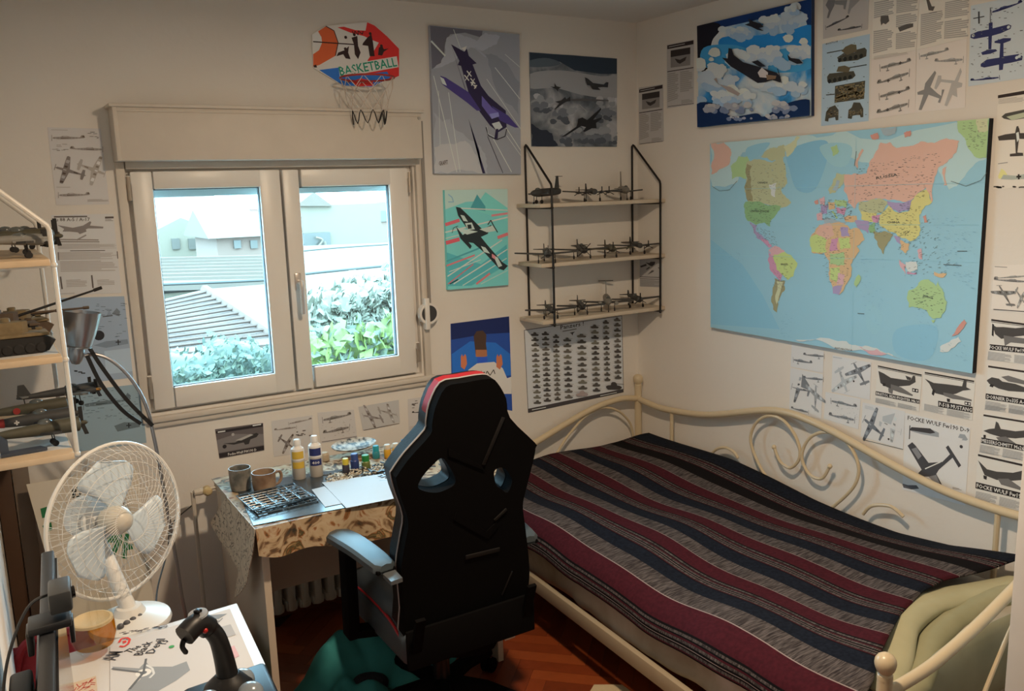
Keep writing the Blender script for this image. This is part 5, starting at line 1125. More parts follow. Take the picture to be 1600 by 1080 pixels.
# star base
CX, CY = (SX0+SX1)/2, -1.0
one('gas_lift', ch, mat('lift_black', (0.01, 0.01, 0.01), 0.3), lambda b: (b.cyl((CX, CY, .10), (CX, CY, .24), .028), b.cyl((CX, CY, .22), (CX, CY, SZ-.15), .016)))
for k in range(5):
    a = math.radians(90+72*k+10); d = V((math.cos(a), math.sin(a), 0)); e = V((CX, CY, 0))+d*.29
    lg = one('leg', ch, shellm, lambda b: b.tube([V((CX, CY, .115)), V((CX, CY, .11))+d*.15, e+V((0, 0, .075))], [.032, .026, .018], 8))
    def cst(b):
        s_ = V((-d.y, d.x, 0))
        for q in (-1, 1): b.lathe(e+V((0, 0, .0285))+s_*q*.014, [(.0005, -.009), (.022, -.009), (.0275, -.004), (.0275, .004), (.022, .009), (.0005, .009)], 16, s_)
        b.cyl(e+V((0, 0, .03)), e+V((0, 0, .078)), .006)
    one('caster', lg, shellm, cst)
lv = ony(797, 992, -1.1); one('lever', ch, shellm, lambda b: b.bar((CX+.1, -1.05, SZ-.13), (lv.x, lv.y, SZ-.15), .016, .01, bev=.003))
T4 = [ony(x, y, -1.12) for x, y in ((784, 963), (805, 947), (805, 996), (789, 1002))]
tg = one('hang_tag', ch, mat('tag_paper', (0.55, 0.48, 0.40), 0.7), lambda b: b.prism(T4, (0, .0015, 0)))
def tgp(b):
    q = [T4[0].lerp(T4[1], u).lerp(T4[3].lerp(T4[2], u), v)+V((0, -.0006, 0)) for u, v in ((.05, .02), (.98, .02), (.98, .36), (.05, .42))]; b.poly(q, V((0, -1, 0)))
    for k in range(5): b.poly([T4[0].lerp(T4[1], u).lerp(T4[3].lerp(T4[2], u), v)+V((0, -.0006, 0)) for u, v in ((.2, .48+.09*k), (.6+.1*(k % 2), .46+.09*k), (.6+.1*(k % 2), .51+.09*k), (.2, .53+.09*k))], V((0, -1, 0)))
one('tag_print', tg, mat('tag_ink', (0.03, 0.03, 0.035), 0.6), tgp)
one('tag_string', tg, shellm, lambda b: b.tube([T4[0].lerp(T4[1], .5), (CX+.17, -1.1, SZ-.12)], .0012, 5))
# ================================================================ computer desk in the left foreground
PC = V((-2.382, -1.327, 0)); E1 = V((-.9978, -.0665, 0)); E2 = V((-.0665, -.9978, 0)); TZ = .74
RD = Matrix((-E1, -E2, V((0, 0, 1)))).transposed()
def D(u, v, z=0): return PC+E1*u+E2*v+V((0, 0, z))
wd_ = mat('white_laminate', (0.70, 0.69, 0.68), 0.35, spec=.5)
cdk = thing('computer_desk', 'white computer desk in the left foreground holding the joystick', 'desk', D(.22, .44))
one('desk_top', cdk, wd_, lambda b: b.box(D(.214, .44, TZ-.015), (.428, .88, .03), RD, bev=.003))
for u, v in ((.03, .03), (.39, .03), (.03, .85), (.39, .85)): one('leg', cdk, wd_, lambda b: b.box(D(u, v, (TZ-.03)/2), (.04, .04, TZ-.03), RD, bev=.003))
# printed mat under clear film
LD = (0.62, 0.62, 0.66)
S = Sheet(TZ, [(172, 1009), (359, 951), (417, 1085), (172, 1096)], (166, 165, 170), .001, L=LD); S.use(0, 800, 3.636)
S.poly((150, 130, 120), [(640, 690), (900, 630), (1000, 600), (1000, 612), (900, 645), (650, 705)]); S.poly((120, 124, 132), [(640, 880), (790, 890), (830, 850), (850, 880), (980, 880), (1060, 850), (1080, 900), (1000, 960), (900, 1018), (720, 1018), (800, 950), (780, 915), (640, 900)]); S.disc((186, 186, 190), (815, 915), .016); S.disc((96, 100, 108), (815, 915), .007)
S.path((176, 178, 184), [(830, 870), (865, 890), (875, 920), (850, 945)], 2); S.line((84, 86, 92), (815, 915), (830, 835), 2); S.line((84, 86, 92), (815, 915), (735, 1010), 2.4); S.line((84, 86, 92), (815, 915), (635, 892), 2)
S.poly((96, 100, 108), [(1090, 640), (1150, 625), (1185, 660), (1110, 680)]); S.poly((84, 88, 96), [(1120, 620), (1150, 615), (1165, 655), (1130, 660)]); S.poly((110, 114, 122), [(1170, 590), (1290, 580), (1240, 610), (1180, 605)]); S.line((100, 104, 112), (1085, 640), (1250, 620), 1.4); S.line((100, 104, 112), (1180, 690), (1265, 605), 1)
S.poly((168, 130, 142), [(1170, 690), (1230, 680), (1260, 730), (1200, 745)]); S.poly((172, 140, 150), [(1220, 820), (1330, 760), (1360, 820), (1280, 860)]); S.poly((140, 140, 146), [(1240, 660), (1310, 640), (1340, 700), (1270, 720)])
for t_, a, b_ in (('The', (738, 806), (806, 766)), ('Black', (806, 818), (868, 738)), ('Devil', (872, 808), (940, 722)), ('13', (936, 758), (962, 732))): S.text(t_, (50, 48, 52), a, b_, 25)
S.path((176, 60, 56), [(675, 745), (690, 722), (720, 716), (738, 726), (730, 750), (705, 768), (680, 765)], 2.2); S.poly((176, 60, 56), [(695, 735), (715, 728), (720, 742), (700, 750)]); S.text('AM', (60, 58, 62), (655, 845), (700, 795), 40); S.marks((90, 86, 90), [(680, 690), (960, 640), (960, 655), (680, 705)], 50, 2, .004)
S.disc((60, 130, 80), (975, 768), .006)
S.done('desk_mat', 'clear desk mat over a plane picture on the computer desk', 'mat')
pp = D(.40, .45, TZ+.0006); b = MB(); b.m(mat('beige_paper', (0.58, 0.47, 0.36), 0.7)).box(D(.37, .42, TZ+.001), (.09, .55, .001), RD)
b.m(mat('red_ink', (0.45, 0.03, 0.03), 0.6)); r_ = random.Random(4)
for k in range(60): b.box(D(.345+r_.uniform(-.015, .02), .21+r_.uniform(-.06, .06), TZ+.0017), (.012, .0015, .0004), RD @ rotm(z=r_.uniform(0, 3)))
tag(b.build('paper_sheet'), 'beige printed paper with red scribbles under the beer glass', 'paper')
# monitor, seen along its top edge
mon_m = mat('monitor_plastic', (0.028, 0.030, 0.034), 0.35, spec=.5); scr = mat('screen_glass', (0.012, 0.012, 0.014), 0.12, spec=.6)
mp = onz(120, 837, 1.12); t0 = (mp-PC).dot(E2); u0 = (mp-PC).dot(E1); LM = .56
mo = thing('monitor', 'black flat monitor seen edge-on at the left of the desk', 'monitor', D(u0+.03, t0+LM/2, TZ))
cas = one('casing', mo, mon_m, lambda b: (b.box(D(u0+.004, t0+LM/2, .952), (.020, LM, .335), RD, bev=.003), b.box(D(u0+.019, t0+LM/2+.02, .93), (.02, LM-.14, .22), RD, bev=.012)))
one('bezel', mo, mat('bezel_grey', (0.20, 0.20, 0.205), 0.4), lambda b: rect_bez(b)) if False else None
one('screen', mo, scr, lambda b: b.box(D(u0-.0075, t0+LM/2, .957), (.004, LM-.02, .30), RD))
one('stand', mo, mon_m, lambda b: (b.box(D(u0+.012, t0+LM*.55, .83), (.014, .09, .17), RD, bev=.004), b.box(D(u0-.015, t0+LM*.55, TZ+.009), (.08, .20, .012), RD, bev=.004)))
# webcam clipped on the monitor
wc = onz(146, 903, 1.155); tv = (wc-PC).dot(E2); wc_ = thing('webcam', 'small black webcam clipped on top of the monitor', 'webcam', D(u0, tv, 1.12))
one('body', wc_, mat('webcam_grey', (0.06, 0.065, 0.07), 0.4), lambda b: b.box(D(u0-.018, tv, 1.158), (.030, .062, .032), RD, bev=.004))
one('lens', wc_, scr, lambda b: b.cyl(D(u0-.033, tv, 1.158), D(u0-.037, tv, 1.158), .009))
one('clip', wc_, mon_m, lambda b: (b.box(D(u0-.001, tv+.01, 1.127), (.056, .05, .011), RD, bev=.002), b.box(D(u0-.028, tv+.01, 1.108), (.006, .03, .035), RD, bev=.002), b.box(D(u0+.026, tv+.01, 1.108), (.008, .04, .035), RD, bev=.002)))
one('cable', wc_, mon_m, lambda b: b.tube(spline([D(u0-.005, tv-.01, 1.16), D(u0+.025, tv+.01, 1.155), D(u0+.055, tv+.05, 1.10), D(u0+.068, tv+.10, 1.02), D(u0+.07, tv+.16, .92), D(u0+.06, tv+.2, .80), D(u0+.05, tv+.25, TZ+.004)], 6), .0022, 6))
# grey speaker behind the monitor
sp = onz(48, 1035, 1.04); sv = (sp-PC).dot(E2); spk = thing('speaker', 'dark grey box speaker behind the monitor, bottom left corner', 'speaker', D(.416, sv, TZ))
one('cabinet', spk, mat('speaker_grey', (0.07, 0.085, 0.10), 0.45), lambda b: b.box(D(.416, sv+.02, TZ+.001+.15), (.030, .11, .30), RD, bev=.006, seg=3)); one('grille', spk, mon_m, lambda b: b.box(D(.4005, sv+.02, TZ+.15), (.002, .09, .24), RD, bev=.001))
# glass of beer
gp = onz(150, 1020, TZ+.002); gp = V((gp.x, gp.y, TZ+.0022)); bg_ = thing('beer_glass', 'tulip glass half full of amber beer behind the monitor', 'glass', gp)
clearg = glass_mat('drinking_glass', (0.97, 0.97, 0.96), 0.05)
one('glass', bg_, clearg, lambda b: b.lathe(gp, [(.026, 0), (.030, .004), (.041, .018), (.0475, .042), (.047, .062), (.041, .10), (.034, .138), (.0345, .146), (.0335, .146), (.040, .10), (.0455, .062), (.046, .042), (.039, .02), (.0005, .012)], 32, closed_ends=False))
beer = glass_mat('beer', (0.80, 0.47, 0.045), 0.03)
one('beer', bg_, beer, lambda b: b.lathe(gp, [(.0005, .0125), (.038, .0205), (.045, .042), (.0446, .060), (.0432, .074), (.0005, .074)], 32)); one('foam', bg_, mat('beer_foam', (0.62, 0.48, 0.28), 0.8), lambda b: b.lathe(gp, [(.030, .0743), (.0430, .0743), (.0423, .080), (.037, .081), (.031, .077)], 32))
# joystick
jb = onz(352, 1068, TZ+.03); j0 = V((jb.x, jb.y-.03, TZ+.0025)); jt = onz(322, 972, .925)
js = thing('joystick', 'black flight joystick with a silver hat switch on the desk', 'joystick', j0)
one('base', js, mat('joystick_black', (0.008, 0.008, 0.009), 0.42, spec=.35), lambda b: (b.box(j0+V((0, -.02, .016)), (.17, .16, .032), RD, bev=.012, seg=3), b.lathe(j0+V((0, 0, .03)), [(.05, 0), (.045, .012), (.03, .026), (.022, .034)], 22)))
jk = MATS['joystick_black']
def domes(b):
    for dx, dy in ((-.045, -.03), (.028, .012), (.03, -.045)): b.ball(j0+V((dx, dy, .034)), (.026, .026, .022), 16)
one('base_dome', js, mat('dome_grey', (0.20, 0.24, 0.28), 0.2, spec=.7), domes)
G0 = j0+V((0, 0, .06)); G = [G0, G0.lerp(jt, .35)+V((.006, 0, 0)), G0.lerp(jt, .7)+V((.008, 0, 0)), jt+V((0, 0, -.01)), jt+V((-.02, -.012, .006)), jt+V((-.045, -.028, -.002))]
gr_ = one('grip', js, jk, lambda b: b.tube(spline(G, 5), [.021-.004*math.sin(k/24*3.1) if k < 14 else .021 for k in range(26)], 16))
hp = jt+V((-.014, -.006, .021)); pl_ = one('hat_plate', gr_, mat('hat_silver', (0.55, 0.58, 0.62), 0.25, .6), lambda b: b.lathe(hp, [(.0005, 0), (.019, 0), (.018, .004), (.0005, .005)], 20, (-.1, -.1, 1)))
one('hat_switch', pl_, jk, lambda b: (b.box(hp+V((0, 0, .008)), (.016, .006, .006), bev=.002), b.box(hp+V((0, 0, .008)), (.006, .016, .006), bev=.002)))
one('red_button', gr_, mat('button_red', (0.45, 0.02, 0.02), 0.3), lambda b: b.ball(jt+V((-.008, -.026, -.004)), .0055, 10))
one('trigger', gr_, jk, lambda b: b.tube(spline([jt+V((-.046, -.02, -.014)), jt+V((-.05, -.022, -.026)), jt+V((-.043, -.02, -.042))], 4), [.005]*8+[.0025], 8))
one('cable', js, jk, lambda b: b.tube(spline([j0+V((-.09, -.01, .012)), j0+V((-.14, -.02, .004)), j0+V((-.2, -.06, .004)), j0+V((-.22, -.2, .004))], 6), .002, 6))
# ================================================================ table fan on a stool beyond the desk
fanw = mat('fan_white', (0.74, 0.73, 0.70), 0.35); bladem = mat('fan_blade', (0.60, 0.70, 0.78), 0.3)
fc = ony(183, 813, -1.07); AX = V((.54, -.84, .06)).normalized(); FX = AX.cross(V((0, 0, 1))).normalized(); FY = FX.cross(AX)
def FP(a, r, d): return fc+FX*(math.cos(a)*r)+FY*(math.sin(a)*r)+AX*d
bs = ony(203, 962, -1.10); SZT = bs.z-.024; RF = .196
sto = thing('stool', 'small white stool carrying the fan, mostly hidden behind the desk', 'stool', (bs.x, bs.y, 0))
one('stool_top', sto, wd_, lambda b: b.lathe((bs.x, bs.y, SZT-.024), [(.0005, 0), (.086, 0), (.088, .004), (.088, .021), (.0005, .0225)], 28))
for dx in (-.055, .055):
    for dy in (-.055, .055): one('leg', sto, wd_, lambda b: b.box((bs.x+dx, bs.y+dy, (SZT-.024)/2), (.026, .026, SZT-.024)))
fan = thing('table_fan', 'white caged table fan with three blades behind the monitor', 'fan', (bs.x, bs.y, SZT))
bse = one('base', fan, fanw, lambda b: b.lathe((bs.x, bs.y, SZT), [(.098, 0), (.10, .006), (.097, .016), (.07, .026), (.04, .034), (.03, .05), (.0005, .052)], 32))
for k in range(4):
    q = V((bs.x, bs.y-.05, SZT+.036))+V((.016*k-.03, -.012+.010*k, -.006)); one('push_button', bse, mat('button_grey', (0.10, 0.10, 0.11), 0.4), lambda b: b.ball(q, (.009, .007, .008), 10))
mb_ = fc-AX*.10
one('pole', fan, fanw, lambda b: b.tube([V((bs.x, bs.y, SZT+.04)), V((bs.x, bs.y, SZT+.04)).lerp(mb_, .6), mb_-V((0, 0, .03))], [.02, .017, .02], 14))
one('motor_housing', fan, fanw, lambda b: b.lathe(fc-AX*.155, [(.0005, 0), (.032, .004), (.052, .02), (.058, .06), (.056, .10), (.03, .112), (.012, .13)], 26, AX))
one('brand_badge', fan, mat('badge_grey', (0.42, 0.42, 0.41), 0.4), lambda b: b.lathe(fc-AX*.085+V((-.45, -.9, .1)).normalized()*.052, [(.0005, 0), (.024, 0), (.022, .006), (.0005, .008)], 6, (-.45, -.9, .1)))
hub = one('hub', fan, mat('fan_hub', (0.62, 0.58, 0.50), 0.35), lambda b: b.lathe(fc-AX*.03, [(.034, 0), (.037, .02), (.036, .04), (.028, .056), (.012, .066), (.0005, .068)], 24, AX))
for k in range(3):
    a0 = math.radians(98+120*k)
    def bl_(b):
        def fn(u, v):
            r = .03+.130*u; wdt = .30+.55*math.sin(min(1, .15+u*.95)*2.0); fade = (1-max(0, (u-.82)/.18)**2)**.5 if u < 1 else .02
            a = a0+(v-.5)*1.45*wdt*fade-.25*u; return FP(a, r, -.006+.018*(v-.5)*(1-u*.4))
        b.grid(fn, 14, 8); 
    bo_ = one('blade', hub, bladem, bl_); md = bo_.modifiers.new('solidify', 'SOLIDIFY'); md.thickness = .002
def cage(front):
    def f(b):
        n = 56; d1 = .055 if front else -.065
        for k in range(n):
            a = 2*math.pi*k/n
            b.tube([FP(a+(.5 if front else -.5), .045, d1), FP(a+.28*(1 if front else -1), .10, d1*1.0), FP(a+.1*(1 if front else -1), .165, d1*.72), FP(a, RF, 0)], .00055, 4, caps=False)
        for r, d in ((.05, d1), (.085, d1), (.12, d1*.95), (.15, d1*.82), (.176, d1*.55)): b.tube([FP(2*math.pi*j/48, r, d) for j in range(48)], .0007, 5, closed=True)
    one('front_guard' if front else 'rear_guard', fan, fanw, f)
cage(True); cage(False)
one('guard_rim', fan, fanw, lambda b: b.tube([FP(2*math.pi*j/64, RF, 0) for j in range(64)], .0048, 8, closed=True))
one('cable', fan, mat('cable_black', (0.015, 0.015, 0.016), 0.5), lambda b: b.tube(spline([V((bs.x+.07, bs.y+.05, SZT+.01)), ony(247, 915, -.75), ony(262, 860, -.5), ony(268, 820, -.25), ony(300, 790, -.06)], 6), .0025, 6))
# ================================================================ floor lamp with metal shade
steel = mat('brushed_steel', (0.42, 0.41, 0.42), 0.32, .9); LY = -.36
lp = thing('floor_lamp', 'brushed metal lamp with upturned shade on a thin bent pole', 'lamp', (ony(293, 960, LY).x, LY, 0))
r0 = ony(128, 487, LY); r1 = ony(124, 541, LY); r2 = ony(118, 570, LY); hw = (ony(159, 487, LY)-ony(97, 487, LY)).length/2
ax_ = (r0-r1).normalized(); H_ = (r0-r1).length
sh = one('lamp_shade', lp, steel, lambda b: b.lathe(r1, [(.018, 0), (hw*.62, .001), (hw*.80, H_*.35), (hw*.94, H_*.75), (hw, H_), (hw*.97, H_), (hw*.9, H_*.72), (hw*.76, H_*.36), (hw*.55, .006), (.0005, .006)], 30, ax_))
one('shade_collar', sh, steel, lambda b: b.lathe(r1-ax_*.004, [(hw*.66, 0), (hw*.66, .004)], 24, ax_)); hl = (r1-r2).length
one('lamp_holder', lp, steel, lambda b: b.lathe(r2, [(.0005, 0), (.012, .003), (.022, hl*.35), (.024, hl*.7), (.024, hl*.97)], 20, ax_))
PL = [(132, 556), (150, 554), (172, 562), (196, 582), (218, 612), (232, 645), (239, 676), (248, 720), (262, 800), (276, 880), (290, 960)]
PW = [ony(x, y, LY) for x, y in PL]; PW.append(V((PW[-1].x+.045, LY, .02)))
one('pole', lp, steel, lambda b: b.tube(spline(PW, 5), .0062, 10)); one('foot', lp, steel, lambda b: b.lathe((PW[-1].x, LY, .001), [(.11, 0), (.11, .01), (.1, .018), (.012, .022), (.0005, .024)], 28))
for pts in ([(138, 541), (160, 575), (198, 625), (238, 665)], [(136, 556), (158, 600), (190, 640), (220, 662)]):
    def stp(b):
        Q = spline([ony(x, y, LY-.012) for x, y in pts], 5); b.m(MATS['cable_black'])
        for A, B_ in zip(Q, Q[1:]): b.bar(A, B_+(B_-A)*.08, .0125, .004, up=(0, 1, 0))
    one('strap', lp, MATS['cable_black'], stp)
# ================================================================ left corner: board, planks, backpack, sheet on the left wall
BPL, BNL = V((0, -.10, .8)), V((0, -1, .28)).normalized()
b = MB(); b.m(mat('board_cream', (0.66, 0.60, 0.50), 0.6)); BQ = [onp(x, y, BPL, BNL) for x, y in ((41, 757), (214, 728), (242, 948), (100, 968))]
b.prism(BQ, -BNL*.006)
brd = tag(b.build('display_board'), 'large cream board with green lettering leaning behind the fan', 'board')
def BPp(x, y): return onp(x, y, BPL, BNL)+BNL*.0008
mat('board_green', (0.01, 0.16, 0.05), 0.6)
for q in ([(63, 795), (80, 790), (82, 800), (74, 802), (73, 808), (66, 810)], [(66, 822), (80, 816), (82, 828), (72, 832)], [(168, 838), (190, 834), (192, 846), (172, 880), (164, 876), (180, 848), (168, 848)], [(196, 834), (202, 834), (200, 850), (208, 850), (208, 858), (198, 860), (198, 874), (190, 872), (192, 850)]): b = MB(); b.m(MATS['board_green']).poly([BPp(*p) for p in q], BNL); b.build('green_letter', brd)
b = MB(); b.m(mat('board_ink', (0.03, 0.04, 0.035), 0.6)); r_ = random.Random(9)
for k in range(46):
    x, y = r_.uniform(112, 150), 0; y = 774-(x-112)*.5+r_.uniform(-9, 6); b.poly([BPp(x, y), BPp(x+r_.uniform(2, 5), y-r_.uniform(-2, 4)), BPp(x+3, y+2.2), BPp(x, y+1.8)], BNL)
o_ = b.build('dark_sketch', brd)
b = MB(); b.m(MATS['board_ink']).tube(spline([BPp(*p) for p in ((96, 905), (90, 918), (84, 926), (83, 934), (90, 936), (97, 928), (99, 915), (100, 932), (108, 926))], 4), .0016, 5); b.build('script_word', brd)
for lab, x0, x1, c_, zt in (('dark brown wooden plank standing in the left corner', XL+.004, XL+.052, (0.085, 0.045, 0.025), 1.0), ('taupe plank beside the dark one, behind the cream board', XL+.055, XL+.105, (0.20, 0.155, 0.12), 1.01)):
    b = MB(); b.m(mat('plank_%d' % int(c_[0]*1000), c_, 0.6, vary=.2, vscale=9)).box(((x0+x1)/2, -.038, zt/2+.001), (x1-x0, .03, zt), bev=.002); tag(b.build('wooden_plank'), lab, 'plank')
# magazines under the lowest white board, resting on the planks
bp = ony(66, 1012, -.75); bpk = thing('backpack', 'red and dark backpack on the floor behind the computer desk', 'bag', (bp.x, bp.y, 0))
zb = bp.z
one('bag_body', bpk, mat('bag_dark', (0.05, 0.02, 0.02), 0.8, bump=.3, bscale=50), lambda b: b.ball((bp.x+.02, bp.y, zb*.5+.01), (.13, .11, zb*.5+.03), 20))
one('red_flap', bpk, mat('bag_red', (0.42, 0.03, 0.04), 0.6, bump=.3, bscale=60), lambda b: b.grid(lambda u, v: V((bp.x+.02+.135*math.sin((u-.5)*2.2), bp.y-.005-.115*math.cos((u-.5)*2.0)*math.cos(v*1.1), zb*.5+.01+(zb*.5+.034)*math.sin(.35+v*1.1))), 18, 8))
one('red_strap', bpk, MATS['bag_red'], lambda b: b.tube(spline([(bp.x-.09, bp.y-.07, zb*.6), (bp.x-.06, bp.y-.09, zb+.03), (bp.x+.0, bp.y-.06, zb+.062), (bp.x+.07, bp.y-.05, zb+.05)], 5), .012, 8))
b = MB(); b.m(ramp_mat('left_sheet', [(0.4, (0.62, 0.57, 0.50)), (0.56, (0.5, 0.46, 0.4)), (0.6, (0.12, 0.11, 0.1))], 26, 4, 0.7)); b.box((XL+.0012, -.22, .60), (.001, .22, .30)); tag(b.build('drawing_sheet'), 'drawing sheet on the left wall beside the dark plank', 'print')
for o in COL.objects:
    if '_o' in o: del o['_o']
# ---- right wall near the corner
for lab, q, cr in (('small instruction sheet nearest the corner, above the wire shelf', [(998, 137), (1036, 131.5), (1037, 221), (998, 226)], 0), ('small instruction sheet left of the blue sky picture', [(1042, 70), (1084, 62), (1084, 163), (1042, 169.5)], 1)):
    S = Sheet('right', q, (130, 115, 102), L=LB); S.use(820, 60, 5.4)
    o = (0, 0) if cr == 0 else (238, -372)
    f = lambda pts: [(x+o[0]+(0 if cr == 0 else (x-965)*.12), y+o[1]+(0 if cr == 0 else (y-430)*.12)) for x, y in pts]
    S.poly((38, 29, 26), f([(965, 432), (1162, 392), (1162, 422), (965, 460)])); S.block((120, 108, 98), f([(975, 438), (1150, 403), (1150, 413), (975, 450)]), 1, .5)
    S.poly((96, 84, 74), f([(990, 470), (1138, 445), (1138, 580), (990, 600)])); S.poly((40, 32, 28), f([(990, 470), (1138, 445), (1138, 495), (990, 520)])); S.poly((44, 36, 32), f([(1020, 530), (1060, 540), (1110, 515), (1100, 545), (1060, 570), (1040, 560)]))
    S.line((38, 29, 26), f([(965, 630)])[0], f([(1162, 598)])[0], 1.6); S.block((112, 98, 86), f([(968, 640), (1050, 628), (1050, 830), (968, 860)]), 14, .7); S.block((112, 98, 86), f([(1062, 626), (1158, 612), (1158, 770), (1062, 785)]), 11, .7); S.line((50, 40, 36), f([(970, 892)])[0], f([(1165, 868)])[0], 1); S.block((112, 98, 86), f([(1070, 842), (1160, 828), (1160, 858), (1070, 872)]), 3, .7)
    S.done('instruction_sheet', lab, 'print')
S = Sheet('right', [(999.5, 401), (1033, 402), (1033, 449), (999.5, 447.5)], (126, 112, 100), L=LB); S.use(980, 350, 9.81)
S.line(INK, (195, 515), (515, 520), 1.4); S.poly((50, 42, 38), [(200, 645), (290, 610), (300, 640), (210, 670)]); S.poly((50, 42, 38), [(280, 590), (340, 600), (360, 580), (430, 580), (420, 620), (380, 650), (350, 640)]); S.poly((60, 52, 46), [(290, 690), (340, 655), (350, 670), (300, 705)]); S.poly((60, 52, 46), [(310, 780), (380, 710), (415, 715), (400, 735)]); S.line(INK, (475, 670), (515, 690), 2)
S.line(INK, (195, 810), (515, 820), 1.4); S.line(INK, (195, 838), (515, 850), 1); S.block((108, 96, 86), [(200, 850), (515, 860), (515, 965), (200, 958)], 9, .75)
S.done('instruction_sheet', 'small instruction sheet half hidden behind the wire shelf upright', 'print')
# ---- blue sky canvas
sky = ramp_mat('clouds_blue', [(0.30, alb((20, 58, 96), LR)), (0.42, alb((44, 110, 150), LR)), (0.52, alb((136, 150, 158), LR)), (0.62, alb((176, 166, 160), LR)), (0.8, alb((188, 176, 168), LR))], 5, 7, dist=0.5)
S = Sheet('right', [(1089, 40.6), (1267.8, -2), (1267.5, 180.7), (1092, 199)], sky, 0.018, L=LR, edge=(40, 44, 60)); S.use(1080, 0, 3.077)
S.poly((22, 42, 78), [(28, 125), (330, 40), (580, -10), (578, 190), (540, 60), (500, 40), (430, 70), (340, 90), (250, 110), (160, 130)]); S.blob((26, 24, 30), [(28, 126), (130, 112), (135, 150), (100, 200), (90, 300), (125, 330), (34, 330)])
S.blob((34, 102, 148), [(150, 180), (330, 170), (440, 160), (575, 120), (575, 220), (470, 215), (350, 240), (200, 250), (140, 240)])
cw = [(192, 184, 178), (178, 172, 170), (160, 160, 164), (132, 146, 160)]
S.blob((60, 124, 160), [(60, 230), (200, 215), (330, 250), (480, 230), (575, 250), (575, 330), (400, 350), (200, 330), (60, 320)])
for q, n, r in (((150, 120, 290, 185), 26, 20), ((430, 10, 550, 150), 34, 20), ((330, 70, 430, 160), 22, 18), ((470, 205, 578, 310), 30, 20), ((280, 215, 460, 330), 46, 24), ((190, 235, 320, 330), 24, 22), ((40, 290, 180, 460), 44, 24), ((300, 380, 560, 450), 46, 22), ((100, 440, 320, 500), 40, 20), ((480, 30, 520, 70), 8, 14)): S.puffs(cw, q, n, r)
S.blob((18, 34, 62), [(36, 500), (140, 505), (200, 560), (320, 545), (360, 560), (460, 500), (575, 480), (576, 560), (38, 615)])
for q, n, r in (((80, 505, 140, 545), 12, 13), ((140, 500, 300, 540), 22, 14), ((400, 490, 500, 540), 22, 14), ((330, 555, 480, 575), 14, 9), ((180, 560, 300, 580), 12, 9)): S.puffs([(150, 140, 134), (130, 124, 126), (96, 100, 116)], q, n, r)
dk = (34, 32, 36)
S.poly(dk, [(158, 278), (185, 282), (190, 232), (205, 235), (215, 265), (260, 300), (330, 320), (420, 350), (440, 370), (440, 398), (400, 385), (370, 395), (330, 400), (250, 350), (200, 320)]); S.poly((168, 150, 140), [(330, 350), (350, 325), (380, 350), (375, 375), (340, 372)]); S.poly((110, 84, 64), [(370, 360), (420, 365), (415, 380), (375, 385)]); S.poly(dk, [(300, 298), (330, 290), (370, 320), (340, 322)]); S.line(dk, (425, 330), (445, 400), 1.2)
S.poly(dk, [(268, 120), (290, 112), (285, 90), (310, 105), (345, 115), (358, 130), (335, 135), (360, 150), (330, 145), (300, 130)]); S.poly(dk, [(472, 262), (490, 280), (530, 285), (548, 305), (520, 308), (480, 290)])
S.poly((136, 118, 110), [(118, 380), (132, 375), (140, 405), (200, 420), (245, 450), (235, 462), (190, 440), (150, 410)])
S.done('canvas_print', 'large blue canvas of planes among clouds, right wall top left', 'picture')
# ---- world map
S = Sheet('right', [(1109.4, 224.7), (1545.9, 184.7), (1519, 583.8), (1110.2, 511.4)], (130, 158, 168), 0.024, L=LR, edge=(30, 27, 26)); S.use(1090, 180, 2.571)
S.coast((152, 164, 160), [(52, 116), (130, 108), (300, 92), (440, 80), (600, 66), (1050, 26), (1100, 60), (1165, 170), (1060, 260), (1010, 300), (960, 200), (720, 200), (560, 160), (520, 150), (420, 200), (330, 130), (180, 150), (160, 270), (60, 290)])
S.blob((112, 146, 160), [(360, 150), (440, 110), (520, 105), (520, 180), (470, 300), (400, 300), (370, 220)]); S.blob((122, 152, 160), [(200, 130), (290, 110), (250, 160), (205, 175)]); S.blob((132, 158, 162), [(490, 130), (560, 110), (620, 130), (600, 200), (540, 200)])
S.poly((124, 160, 178), [(54, 500), (180, 600), (260, 720), (330, 860), (54, 840)]); S.blob((130, 158, 166), [(680, 760), (740, 800), (720, 880), (680, 850)]); S.blob((118, 150, 162), [(800, 860), (960, 850), (930, 980), (800, 960)])
M = {
 'sal': (212, 146, 122), 'grn': (112, 152, 88), 'olv': (168, 160, 110), 'brn': (132, 116, 72), 'tan': (190, 180, 130), 'pur': (146, 116, 156), 'yel': (202, 180, 92), 'ygr': (178, 186, 92), 'ora': (206, 150, 96), 'pnk': (206, 140, 142), 'mag': (194, 112, 142), 'lgr': (150, 176, 104), 'red': (196, 110, 92), 'wht': (200, 192, 182), 'gry': (140, 150, 156)}
